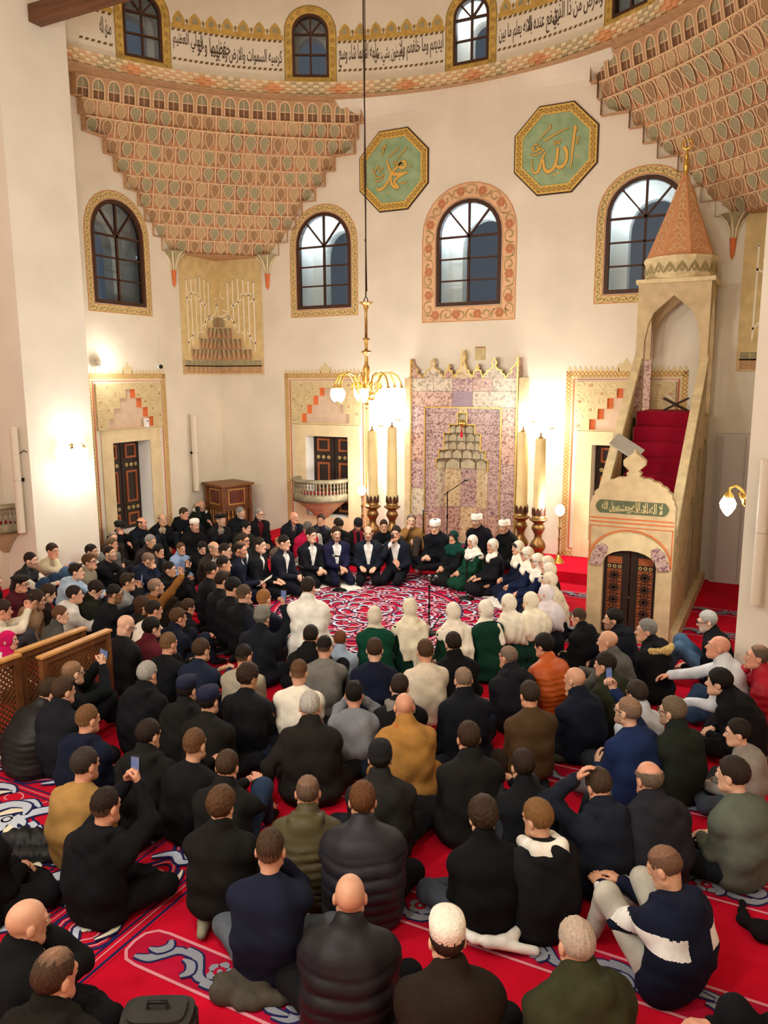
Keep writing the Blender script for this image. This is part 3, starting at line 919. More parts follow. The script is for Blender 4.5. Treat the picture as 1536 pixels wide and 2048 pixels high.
# soffit closing the corners between the drum and the square walls
m = MB()
for k in range(48):
    a0, a1 = -1.57 + 3.14 * k / 48, -1.57 + 3.14 * (k + 1) / 48
    def wallpt(a):
        s_, c_ = math.sin(a), math.cos(a)
        t = min(6.34 / max(1e-6, abs(s_)), 6.32 / max(1e-6, c_))
        return (XC + t * s_, CY + t * c_, 9.245)
    p0, p1 = PD(a0 * DR, 9.245, 0.12), PD(a1 * DR, 9.245, 0.12)
    m.add([p0, p1, wallpt(a1), wallpt(a0)], [(3, 2, 1, 0)])
m.build('soffit', [TERRA2], cor)

# ------------------------------------------------------------------ calligraphy octagons
def octagon(name, uc, vc, label, strokes, dots):
    root = empty(name, (0, 0, 0))
    tag(root, label, 'wall medallion')
    def ring(rx, ry):
        k = 0.4142
        return [(uc + rx * x, vc + ry * y) for x, y in ((k, -1), (1, -k), (1, k), (k, 1), (-k, 1), (-1, k), (-1, -k), (-k, -1))]
    m = MB()
    m.slab(ring(0.79, 0.79), PF, 0, 0.02)
    m.build('dark_edge', [INK], root)
    m = MB()
    m.slab(ring(0.765, 0.765), PF, 0, 0.032, [ring(0.62, 0.62)])
    fr = m.build('frame', [mat('frame_brown_gold', '#8f6a2c', 0.6, var=0.2)], root)
    m = MB()
    for rr in (0.75, 0.635):
        q = ring(rr, rr)
        m.ribbon(q + [q[0]], 0.03, PF, 0.037)
    q = ring(0.692, 0.692)
    for i in range(8):
        a, b = q[i], q[(i + 1) % 8]
        for k in range(6):
            t = (k + 0.5) / 6
            c = (a[0] + (b[0] - a[0]) * t, a[1] + (b[1] - a[1]) * t)
            m.ribbon([(c[0] + 0.036 * math.cos(x * math.pi / 4), c[1] + 0.036 * math.sin(x * math.pi / 4)) for x in range(9)], 0.016, PF, 0.037)
            m.disc(c, 0.012, PF, 0.037, 6)
    m.build('frame_ornament', [mat('frame_bright_gold', '#d9b35c', 0.5)], fr, kind='stuff')
    m = MB()
    m.slab(ring(0.62, 0.62), PF, 0, 0.024)
    m.build('field', [mat('octagon_green', '#9db189', 0.9, color2='#87a077', scale=5)], root)
    gold = mat('letter_gold', '#dcae55', 0.5)
    m = MB()
    dk = MB()
    for si, (pts, wd) in enumerate(strokes):
        # smooth the stroke
        P2 = []
        for i in range(len(pts) - 1):
            p0, p1, p2, p3 = pts[max(i - 1, 0)], pts[i], pts[i + 1], pts[min(i + 2, len(pts) - 1)]
            for q in range(5):
                t = q / 5
                P2.append(tuple(0.5 * ((2 * p1[k]) + (-p0[k] + p2[k]) * t + (2 * p0[k] - 5 * p1[k] + 4 * p2[k] - p3[k]) * t * t + (-p0[k] + 3 * p1[k] - 3 * p2[k] + p3[k]) * t ** 3) for k in (0, 1)))
        P2.append(pts[-1])
        ws = [wd[min(len(wd) - 1, int(i / len(P2) * len(wd)))] for i in range(len(P2))]
        if len(wd) > 2:
            n = len(P2) - 1
            ws = []
            for i in range(n + 1):
                x = i / n * (len(wd) - 1)
                j = min(int(x), len(wd) - 2)
                ws.append(wd[j] + (wd[j + 1] - wd[j]) * (x - j))
        Q = [(uc + x, vc + y) for x, y in P2]
        m.ribbon(Q, ws, PF, 0.034 + 0.0006 * si)
        dk.ribbon(Q, [x + 0.016 for x in ws], PF, 0.027 + 0.0003 * si)
    for x, y, r in dots:
        m.disc((uc + x, vc + y), r, PF, 0.034, 4, a=0.5)
    m.build('lettering', [gold], root)
    dk.build('lettering_outline', [mat('letter_edge', '#6f6b3c', 0.9)], root)
    return root
# strokes in metres from the medallion centre, right to left
octagon('calligraphy_medallion', -4.2, 7.85, 'green octagonal medallion with gold calligraphy and tall upright stroke, nearer the pulpit',
        [([(0.36, 0.36), (0.325, 0.0), (0.30, -0.38)], [0.05, 0.045, 0.015]), ([(0.36, 0.36), (0.41, 0.26)], [0.05, 0.01, 0.01]),
         ([(0.17, 0.02), (0.22, -0.1), (0.2, -0.26), (0.1, -0.33), (0.02, -0.28)], [0.07, 0.06, 0.05, 0.07, 0.04]),
         ([(0.05, 0.02), (0.03, -0.2), (-0.03, -0.34), (-0.13, -0.38), (-0.2, -0.3), (-0.22, -0.15)], [0.05, 0.05, 0.06, 0.07, 0.05, 0.03]),
         ([(-0.18, -0.03), (-0.24, -0.14), (-0.3, -0.33), (-0.37, -0.38), (-0.43, -0.3), (-0.43, -0.12)], [0.03, 0.04, 0.05, 0.04, 0.025, 0.01]),
         ([(-0.2, 0.17), (0.02, 0.27), (0.25, 0.34)], [0.03, 0.025, 0.012]), ([(-0.3, 0.2), (-0.2, 0.3), (-0.1, 0.4), (-0.13, 0.43)], [0.012, 0.02, 0.025, 0.02]),
         ([(-0.03, 0.15), (0.0, 0.07), (0.03, 0.14), (0.07, 0.08), (0.1, 0.16)], [0.018, 0.018, 0.018]), ([(0.38, 0.12), (0.46, 0.17)], [0.02, 0.02, 0.012]), ([(0.44, 0.1), (0.39, 0.07), (0.43, 0.03)], [0.018, 0.018, 0.012]),
         ([(-0.45, 0.1), (-0.38, 0.0), (-0.28, 0.04), (-0.2, 0.0)], [0.02, 0.025, 0.02]), ([(-0.48, -0.02), (-0.38, -0.06), (-0.25, -0.02), (-0.2, 0.02)], [0.015, 0.025, 0.015]),
         ([(-0.44, 0.02), (-0.36, 0.14), (-0.33, 0.04), (-0.28, 0.12)], [0.018, 0.018, 0.018])],
        [(0.0, -0.45, 0.03), (0.06, -0.42, 0.025), (0.4, -0.16, 0.02)])
octagon('calligraphy_medallion', -7.55, 7.87, 'green octagonal medallion with gold crossing calligraphy, behind the chandelier cord',
        [([(0.2, 0.13), (0.14, 0.08), (0.2, 0.02), (0.28, 0.06), (0.27, 0.13), (0.2, 0.14), (0.1, 0.06), (-0.06, -0.08)], [0.045, 0.05, 0.06, 0.055, 0.05, 0.045, 0.045, 0.05]),
         ([(-0.06, -0.07), (0.15, -0.09), (0.34, -0.07)], [0.06, 0.07, 0.02]), ([(0.34, -0.07), (0.15, -0.13), (0.03, -0.22), (0.08, -0.3), (0.12, -0.33)], [0.02, 0.05, 0.05, 0.05, 0.05]),
         ([(-0.05, -0.1), (-0.04, -0.24), (0.03, -0.33), (0.13, -0.35)], [0.04, 0.05, 0.06, 0.05]),
         ([(-0.14, 0.2), (-0.1, 0.08), (-0.05, -0.05), (-0.09, -0.17), (-0.2, -0.3), (-0.33, -0.35), (-0.37, -0.3)], [0.03, 0.05, 0.05, 0.05, 0.05, 0.055, 0.03]),
         ([(-0.12, 0.24), (0.02, 0.34), (0.15, 0.41)], [0.014, 0.02, 0.02]), ([(0.12, 0.2), (0.2, 0.3), (0.3, 0.38), (0.27, 0.4)], [0.014, 0.02, 0.024]),
         ([(-0.27, 0.3), (-0.2, 0.42), (-0.17, 0.5), (-0.25, 0.44), (-0.18, 0.42)], [0.02, 0.022, 0.02]), ([(0.02, 0.06), (0.12, 0.12)], [0.014, 0.014, 0.014]),
         ([(0.0, 0.16), (0.04, 0.12), (0.08, 0.17), (0.1, 0.13)], [0.018, 0.018, 0.018]), ([(0.36, 0.03), (0.42, 0.06)], [0.02, 0.02, 0.02]), ([(0.15, -0.25), (0.24, -0.28), (0.32, -0.25)], [0.02, 0.02, 0.012]),
         ([(-0.47, 0.08), (-0.4, -0.08), (-0.3, -0.1), (-0.2, -0.06)], [0.02, 0.02, 0.02]), ([(-0.42, -0.15), (-0.35, -0.18), (-0.22, -0.12)], [0.02, 0.02, 0.02]),
         ([(-0.42, 0.0), (-0.34, 0.12), (-0.3, 0.0), (-0.22, 0.08)], [0.018, 0.02, 0.018])],
        [(-0.11, -0.42, 0.025), (-0.12, -0.24, 0.02)])
m = MB()
m.slab(rect(-5.72, 4.04, -5.5, 4.30), PF, 0, 0.01)
m.ribbon([(-5.72, 4.29), (-5.5, 4.29)], 0.025, PF, 0.014, 1)
tag(m.build('bare_plaster_patch', [mat('patch_ochre', '#c6b082', 0.9, var=0.15), TERRA]), 'small ochre rectangle of exposed old paint above the niche cresting', 'plaster patch')

# ------------------------------------------------------------------ shuttered doors with painted stone surrounds
def door(nm, P, spec, label, flipn):
    uc, b, hw, t = spec
    root = empty(nm)
    tag(root, label, kind='structure')
    m = MB()
    n = [(uc - hw, b), (uc + hw, b), (uc + hw, t), (uc - hw, t)]
    m.add([P(u, v, 0) for u, v in n] + [P(u, v, -0.42) for u, v in n], [(1, 0, 4, 5), (2, 1, 5, 6), (3, 2, 6, 7), (0, 3, 7, 4)])
    m.build('reveal', [WHITE], root)
    # stone architrave
    sw = 0.30
    m = MB()
    m.slab(rect(uc - hw - sw, 0.2, uc + hw + sw, t + 0.26), P, 0, 0.025, [rect(uc - hw, b, uc + hw, t)], hole_depth=0)
    m.build('architrave', [mat('architrave_stone', '#dcc79e', 0.8, var=0.07, scale=4)], root)
    # two leaves
    for sg in (-1, 1):
        a0, a1 = (uc - hw, uc - 0.012) if sg < 0 else (uc + 0.012, uc + hw)
        m = MB()
        m.slab(rect(a0, b, a1, t), P, -0.40, -0.34)
        leaf = m.build('leaf', [WOODB], root)
        c = (a0 + a1) / 2
        pw = (a1 - a0) * 0.30
        H = t - b
        for lo, hi in ((0.80, 0.96), (0.30, 0.66), (0.04, 0.18)):
            m = MB()
            y0, y1 = b + H * lo, b + H * hi
            m.slab(rect(c - pw, y0, c + pw, y1), P, -0.34, -0.315, [rect(c - pw + 0.045, y0 + 0.045, c + pw - 0.045, y1 - 0.045)], hole_depth=-0.34)
            m.build('panel_moulding', [WOODR], leaf)
        for y in (0.725, 0.235):
            for q in (-1, 0, 1):
                m = MB()
                cc = (c + q * pw * 0.85, b + H * y)
                for r, w_ in ((0.042, -0.318), (0.03, -0.305)):
                    m.slab([(cc[0] + r * math.cos(i * math.pi / 5), cc[1] + r * math.sin(i * math.pi / 5)) for i in range(10)], P, -0.34, w_)
                m.disc(cc, 0.012, P, -0.303, 6, 1)
                m.build('rosette', [mat('pale_brass', '#c9b27a', 0.4, metal=0.6), WOODB], leaf)
    # painted frame: lattice strip, orange line
    W = 1.10
    x0, x1, y0, y1 = uc - W, uc + W, 0.2, 3.80
    straw = SCR[0]
    m = MB()
    m.slab(rect(x0, y0, x1, y1), P, 0, 0.005, [rect(x0 + 0.12, y0 + 0.12, x1 - 0.12, y1 - 0.12)], side=False)
    fr = m.build('painted_frame', [straw], root)
    m = MB()
    g = 0.075
    def lattice(u0, v0, u1, v1):
        hor = (u1 - u0) > (v1 - v0)
        n = int(max(u1 - u0, v1 - v0) / g)
        for k in range(n):
            if hor:
                a = u0 + (u1 - u0) * k / n
                s = (u1 - u0) / n
                m.ribbon([(a, v0), (a + s, v1)], 0.016, P, 0.008)
                m.ribbon([(a + s, v0), (a, v1)], 0.016, P, 0.009)
            else:
                a = v0 + (v1 - v0) * k / n
                s = (v1 - v0) / n
                m.ribbon([(u0, a), (u1, a + s)], 0.016, P, 0.008)
                m.ribbon([(u1, a), (u0, a + s)], 0.016, P, 0.009)
    lattice(x0, y0, x0 + 0.1, y1); lattice(x1 - 0.1, y0, x1, y1); lattice(x0, y1 - 0.1, x1, y1); lattice(x0, y0, x1, y0 + 0.1)
    m.build('lattice_strip', [mat('lattice_brown', '#b5864f', 0.9)], fr, kind='stuff')
    m = MB()
    e = 0.15
    q = rect(x0 + e, y0 + e, x1 - e, y1 - e)
    m.ribbon(q + [q[0]], 0.03, P, 0.009)
    m.build('orange_line', [ORANGE], root)
    m = MB()
    n = 22
    for k in range(n):
        u = x0 + (x1 - x0) * (k + 0.5) / n
        if abs(u - uc) < 0.13: continue
        m.add([P(u - 0.04, y1, 0.006), P(u + 0.04, y1, 0.006), P(u + 0.025, y1 + 0.06, 0.006), P(u, y1 + 0.1, 0.006), P(u - 0.025, y1 + 0.06, 0.006)], [tuple(range(5))])
    m.add([P(uc - 0.13, y1, 0.006), P(uc + 0.13, y1, 0.006), P(uc + 0.14, y1 + 0.14, 0.006), P(uc + 0.06, y1 + 0.13, 0.006), P(uc, y1 + 0.24, 0.006), P(uc - 0.06, y1 + 0.13, 0.006), P(uc - 0.14, y1 + 0.14, 0.006)], [tuple(range(7))])
    m.build('painted_cresting', [mat('pale_straw_paint', '#d2bd90', 0.9)], fr, kind='stuff')
    # tympanum with scrollwork and a stepped niche
    st = [(0.62, 2.70, 0.2), (0.47, 2.90, 0.2), (0.30, 3.10, 0.2), (0.13, 3.30, 0.18)]
    hole = []
    for hwk, z, h in st: hole += [(uc + hwk, z), (uc + hwk, z + h)]
    for hwk, z, h in st[::-1]: hole += [(uc - hwk, z + h), (uc - hwk, z)]
    m = MB()
    m.slab(rect(x0 + 0.19, t + 0.27, x1 - 0.19, y1 - 0.19), P, 0, 0.05, [hole], hole_depth=-0.0, hole_mi=1)
    for hwk, z, h in st: pass
    tm = m.build('tympanum', [mat('tympanum_plaster', '#c9b487', 0.9, var=0.08), ORANGE], root)
    m = MB()
    m.add([P(u, v, 0.004) for u, v in hole], [tuple(range(len(hole)))])
    me = m.mesh('niche_back', [mat('niche_mauve_plaster', '#ccb297', 0.9, var=0.06)])
    link('niche_back', me, root)
    # orange cheeks of the steps
    for hwk, z, h in st:
        for sg in (-1, 1):
            m = MB()
            u = uc + sg * hwk
            if sg == flipn:
                m.slab(rect(u - 0.10, z, u, z + h) if sg > 0 else rect(u, z, u + 0.10, z + h), P, 0.0, 0.012)
                m.build('step_cheek', [ORANGE], root)
    m = MB()
    rr = random.Random(hash(nm) % 1000)
    lt = MB()
    for k in range(9):
        for j in range(6):
            u = x0 + 0.27 + (x1 - x0 - 0.54) * k / 8
            v = t + 0.36 + (y1 - 0.27 - t - 0.36) * j / 5
            if any(abs(u - uc) < hwk + 0.06 and z - 0.06 < v < z + h + 0.06 for hwk, z, h in st): continue
            sg = 1 if u < uc else -1
            s2 = 1 if j % 2 else -1
            pts = [(u + sg * 0.085 * (1 - q / 12) * math.cos(q * 0.6 * s2 + k), v + 0.075 * (1 - q / 12) * math.sin(q * 0.6 * s2 + k)) for q in range(11)]
            m.ribbon(pts, 0.016, P, 0.056)
            if (k + j) % 3 == 0: m.disc((u, v), 0.03, P, 0.058, 7, 1)
    m.build('scrollwork', [mat('scroll_cream', '#e2cfa3', 0.9), TERRA2], tm, kind='stuff')
    return root
door('door_1', PL, DOOR_L[0], 'dark double shutter with red-framed panels on the left wall', 1)
door('door_2', PF, DOOR_F[0], 'dark double shutter with red-framed panels behind the stone balcony', -1)
door('door_3', PF, DOOR_F[1], 'dark double shutter half hidden behind the pulpit stairs', -1)
# door standing in the corner between the left pier and the left wall
m = MB()
m.box((-12.0, 10.66, 1.0), (0.5, 0.06, 2.0))
e_ = m.build('door_4', [WOODB], kind='structure', label='dark wooden door edge beside the left pier')
m = MB()
m.box((-12.0, 10.70, 1.95), (0.46, 0.05, 0.14))
m.box((-11.86, 10.70, 1.0), (0.05, 0.05, 1.9), 1)
m.build('door_moulding', [WOODB, WOODR], e_)
# grey cupboard doors at the right end of the far wall
m = MB()
m.box((-0.35, YQ - 0.06, 1.35), (1.45, 0.12, 2.7))
cup = m.build('door_5', [mat('pale_grey_door', '#cfc3b6', 0.7)], kind='structure', label='pale grey panel door at the right end of the far wall')
for x in (-1.02, -0.62, -0.1):
    m = MB()
    m.box((x, YQ - 0.13, 1.35), (0.02 if x > -1 else 0.07, 0.02, 2.6))
    m.build('door_stile', [mat('pale_grey_door_edge', '#b9aca0', 0.7)], cup)
# ------------------------------------------------------------------ marble prayer niche
mih = empty('prayer_niche', (XC, YQ, 0.19))
tag(mih, 'tall prayer niche of purple-veined marble slabs with gilded stepped hood and cut-out crest', 'prayer niche')
def PM(u, v, w): return (u, -w, v)                     # local to the niche
MW, MT = 1.16, 3.14
steps = [(0.57, 1.62, 1.84), (0.51, 1.84, 2.03), (0.40, 2.03, 2.38), (0.28, 2.38, 2.56), (0.10, 2.56, 2.80)]
hole = [(-0.58, 0.0), (0.58, 0.0), (0.58, 1.62)]
for hw, z0, z1 in steps: hole += [(hw, z0), (hw, z1)]
for hw, z0, z1 in steps[::-1]: hole += [(-hw, z1), (-hw, z0)]
hole += [(-0.58, 1.62)]
FRONT = 0.22
# slabs of the face, laid piece by piece
def slabpiece(poly, mi, w=FRONT, holes=()):
    m = MB()
    m.slab(poly, PM, 0.0, w, holes)
    return m.build('marble_slab', [MARB[mi]], mih)
rr = random.Random(3)
g = 0.003
for sx in (-1, 1):
    def R(u0, v0, u1, v1):
        a, b = sorted((sx * u0, sx * u1))
        return rect(a + g, v0 + g, b - g, v1 - g)
    z = 0.0
    for zz, mi in ((0.62, 1), (1.2, 0 if sx > 0 else 4), (1.78, 0), (2.35, 1), (2.91, 1 if sx > 0 else 0)):
        slabpiece(R(0.84, z, MW, zz), mi)
        z = zz
    # inner field beside the niche, cut along the stepped outline
    prev = 0.58
    pieces = [(0.58, 0.0, 0.70), (0.58, 0.70, 1.62)] + steps
    for hw, z0, z1 in pieces:
        slabpiece(R(hw + 0.0, z0, 0.82, z1), 0 if z0 > 1.3 else (1 if z0 < 0.5 else 0), 0.20)
    slabpiece(R(0.10, 2.80, 0.82, 2.89), 0, 0.20)
    slabpiece(R(0.22, 2.91, MW, 3.23), 1 if sx < 0 else 4)
    slabpiece(R(0.22, 3.23, 0.64, 3.49), 4 if sx < 0 else 1)
    slabpiece(R(0.64, 3.23, MW, 3.49), 4)
slabpiece(rect(-0.10, 2.80, 0.10, 2.89), 3, 0.20)
slabpiece(rect(-0.22 + g, 2.91, 0.22 - g, 3.23), 2)
slabpiece(rect(-0.22 + g, 3.23, 0.22 - g, 3.49), 0)
# crest with cut-out lilies, edged in gold
def crest_unit(c, hw, h):
    return [(c - hw, 0.0), (c - hw * 0.86, 0.07), (c - hw * 0.62, 0.10), (c - hw * 0.66, 0.15), (c - hw * 0.4, 0.16), (c - hw * 0.12, h * 0.55), (c - hw * 0.1, h * 0.62), (c - hw * 0.22, h * 0.74), (c, h),
            (c + hw * 0.22, h * 0.74), (c + hw * 0.1, h * 0.62), (c + hw * 0.12, h * 0.55), (c + hw * 0.4, 0.16), (c + hw * 0.66, 0.15), (c + hw * 0.62, 0.10), (c + hw * 0.86, 0.07), (c + hw, 0.0)]
units = [(-0.66, 0.24, 0.40, 4), (-0.31, 0.11, 0.28, 1), (0.0, 0.20, 0.56, 3), (0.31, 0.11, 0.28, 1), (0.66, 0.24, 0.40, 4)]
gold = mat('gilded_edge', '#d9b45c', 0.35, metal=0.7)
for c, hw, h, mi in units:
    q = [(u, v + 3.49) for u, v in crest_unit(c, hw, h)]
    slabpiece(q, mi, 0.20)
    m = MB()
    m.ribbon(q, 0.022, PM, 0.205)
    m.build('gilded_edge', [gold], mih)
for sx in (-1, 1):
    q = [(sx * 0.90, 3.49), (sx * 0.95, 3.57), (sx * 1.02, 3.59), (sx * 1.00, 3.66), (sx * 1.11, 3.76), (sx * 1.16, 3.89), (sx * 1.16, 3.49)]
    slabpiece(q if sx > 0 else q[::-1], 1, 0.20)
    m = MB()
    m.ribbon(q[:-1], 0.022, PM, 0.205)
    m.build('gilded_edge', [gold], mih)
# gilded mouldings: outer frame, inner frame, stepped hood
m = MB()
for sx in (-1, 1):
    m.bar((sx * (MW - 0.01), -0.225, 0), (sx * (MW - 0.01), -0.225, 3.89), 0.025)
    m.bar((sx * 0.83, -0.225, 0.3), (sx * 0.83, -0.225, 2.90), 0.022)
m.bar((-0.84, -0.225, 2.90), (0.84, -0.225, 2.90), 0.022)
m.build('gilded_moulding', [gold], mih)
m = MB()
hs = hole[2:-1]
m.ribbon(hs, 0.03, PM, 0.215)
m.build('hood_moulding', [gold], mih)
# side returns in pale stone and the tall stone posts
for sx in (-1, 1):
    m = MB()
    m.box((sx * 1.24, -0.10, 1.75), (0.14, 0.20, 3.5))
    m.build('stone_post', [STONE], mih)
# hollow of the niche: five marble facets, dado to hood
N = 5
for k in range(N):
    a0, a1 = math.pi * k / N, math.pi * (k + 1) / N
    p0, p1 = (0.58 * math.cos(a0), 0.42 * math.sin(a0)), (0.58 * math.cos(a1), 0.42 * math.sin(a1))
    for z0, z1, mi in ((0, 0.8, (0, 1, 3, 1, 0)[k]), (0.8, 1.62, (1, 3, 0, 2 if k == 1 else 3, 4)[k])):
        m = MB()
        m.add([(p0[0], -0.20 + p0[1], z0 + g), (p1[0], -0.20 + p1[1], z0 + g), (p1[0], -0.20 + p1[1], z1 - g), (p0[0], -0.20 + p0[1], z1 - g)], [(0, 1, 2, 3)])
        m.build('niche_facet', [MARB[mi]], mih)
# stalactite hood: rows of grey stone cells shrinking upward
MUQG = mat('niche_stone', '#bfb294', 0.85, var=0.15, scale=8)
MUQD = mat('niche_stone_shaded', '#9c9074', 0.85, var=0.15)  # darker copy of the same stone, painting shade into the hood's hollows
for ri, (hw, z0, z1) in enumerate(steps):
    n = (5, 7, 6, 4, 1)[ri]
    dep = 0.36 * (1 - 0.19 * ri)
    rows = 2 if ri == 2 else 1
    for rw in range(rows):
        a_, b_ = z0 + (z1 - z0) * rw / rows, z0 + (z1 - z0) * (rw + 1) / rows
        for k in range(n):
            t0, t1 = math.pi * (k + 0.04) / n, math.pi * (k + 0.96) / n
            def Q(t, f, z): return (hw * 0.99 * f * math.cos(t), -0.19 + dep * f * math.sin(t), z)
            tm = (t0 + t1) / 2
            h = b_ - a_
            m = MB()
            # lower block with a pointed head, and the hollow over it with its shade painted in
            vs = [Q(t0, 1, a_), Q(t1, 1, a_), Q(t1, 1, a_ + .55 * h), Q(tm, .98, a_ + .92 * h), Q(t0, 1, a_ + .55 * h), Q(t1, .80, b_), Q(t0, .80, b_), Q(t1, 1.06, a_ + .5 * h), Q(t0, 1.06, a_ + .5 * h)]
            m.add(vs, [(0, 1, 2, 3, 4)], 0)
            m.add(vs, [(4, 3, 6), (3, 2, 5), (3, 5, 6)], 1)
            m.ribbon([(0, 0), (1, 1)], 0.001, lambda u, v, w: vs[0], 0)
            m.tube([vs[4], vs[3], vs[2]], 0.008, 4, 0)
            m.tube([vs[0], vs[4]], 0.007, 4, 1)
            m.build('stalactite', [MUQG, MUQD], mih)
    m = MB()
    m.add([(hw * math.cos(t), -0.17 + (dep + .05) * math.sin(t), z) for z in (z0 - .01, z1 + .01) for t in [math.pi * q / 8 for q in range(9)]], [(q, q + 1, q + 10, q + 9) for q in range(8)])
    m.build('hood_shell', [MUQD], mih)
m = MB()
m.ball((0, -0.2, 2.58), 0.075, 10)
m.build('gilt_boss', [BRASSL], mih)
m = MB()
m.tube([(0, -0.24, 2.51), (0, -0.24, 2.45)], 0.008, 5)
m.tube([(0, -0.24, 2.45), (0, -0.24, 2.33), (0, -0.24, 2.30)], [0.012, 0.03, 0.02], 6)
m.build('red_tassel', [mat('tassel_red', '#c21a24', 0.9)], mih)

# ------------------------------------------------------------------ pulpit with steps and spired canopy
PX, PW, PY0, PY1 = -1.82, 0.57, 11.0, 15.1
mb_root = empty('pulpit', (PX, PY0, 0))
tag(mb_root, 'tall stone pulpit with carved portal, red carpeted steps and orange spired canopy', 'pulpit')
def PP(u, v, w): return (u, -w, v)
CARV = mat('carved_stone_light', '#dcc89c', 0.85, var=0.12, scale=7)
# portal slab with arched doorway and lobed pediment
def portal_outline():
    q = [(-PW, 0), (PW, 0), (PW, 1.96)]
    n = 6
    for k in range(n):                                 # lobes up to the middle
        a0, a1 = k / n, (k + 1) / n
        for t in (0.25, 0.5, 0.75, 1.0):
            a = (a0 + (a1 - a0) * t) * math.pi / 2
            r = 1.0 + 0.045 * math.sin(t * math.pi)
            q.append((PW * 0.93 * math.cos(a) * r, 1.98 + 0.36 * math.sin(a) * r))
    q = [p for p in q if not (p[0] < 0.07 and p[1] > 2.2)]
    fin = [(0.07, 2.35), (0.10, 2.39), (0.06, 2.43), (0.14, 2.5), (0.145, 2.57), (0.08, 2.63), (0.02, 2.67), (0.0, 2.73)]
    q += fin
    return q + [(-x, y) for x, y in q[::-1][1:] if y > 0] + []
po = portal_outline()
door_arch = [(-0.36, 0.08), (0.36, 0.08), (0.36, 1.12)] + [(0.36 * math.cos(math.pi * i / 10), 1.12 + 0.20 * math.sin(math.pi * i / 10)) for i in range(1, 10)] + [(-0.36, 1.12)]
m = MB()
m.slab(po, PP, -0.16, 0.0, [door_arch], hole_depth=-0.16)
portal = m.build('portal', [STONE], mb_root)
m = MB()
wide = [(-0.54, 1.12), (-0.36, 1.12)] + [(-0.36 * math.cos(math.pi * i / 10), 1.12 + 0.20 * math.sin(math.pi * i / 10)) for i in range(1, 10)] + [(0.36, 1.12), (0.54, 1.12)] + \
       [(0.54 * math.cos(math.pi * i / 10), 1.12 + 0.45 * math.sin(math.pi * i / 10)) for i in range(1, 10)]
m.slab(wide[:2] + wide[2:], PP, 0.0, 0.03)
m.build('archivolt', [mat('archivolt_stone', '#d9c69b', 0.7, var=0.1)], portal)
for sx in (-1, 1):
    q = [(sx * 0.40, 1.07), (sx * 0.55, 1.10), (sx * 0.47, 1.33), (sx * 0.38, 1.41), (sx * 0.29, 1.36), (sx * 0.30, 1.26)]
    m = MB()
    m.slab(q if sx > 0 else q[::-1], PP, 0.0, 0.045)
    m.build('marble_inset', [MARB[0]], portal)
m = MB()
arc = [(0.555 * math.cos(math.pi * i / 12), 1.14 + 0.47 * math.sin(math.pi * i / 12)) for i in range(13)]
m.ribbon(arc, 0.022, PP, 0.034)
for v in (1.70, 1.755, 1.64):
    m.ribbon([(-PW + 0.01, v), (PW - 0.01, v)], 0.02 if v != 1.64 else 0.014, PP, 0.006)
for sx in (-1, 1):
    m.ribbon([(sx * (PW - 0.02), 1.1), (sx * (PW - 0.02), 1.64)], 0.015, PP, 0.006)
m.build('orange_line', [ORANGE], portal)
m = MB()
cart = [(-0.43, 1.83), (0.43, 1.83), (0.47, 1.87), (0.49, 1.92), (0.47, 1.97), (0.43, 2.01), (-0.43, 2.01), (-0.47, 1.97), (-0.49, 1.92), (-0.47, 1.87)]
m.slab(cart, PP, 0, 0.012)
crt = m.build('inscription_panel', [mat('cartouche_green', '#5d6348', 0.85, var=0.1)], portal)
lettering('gilded_inscription', [('لا اله الا الله', (0.5, 0.97, 0.08, 0.98)), ('محمد رسول الله', (0.03, 0.52, 0.02, 0.92)), ('الملك الحق المبين', (0.2, 0.8, 0.02, 0.5))], PP, -0.43, 0.43, 1.84, 2.005, 0.018, mat('cartouche_gold', '#d8c58c', 0.6), crt, 0.015)
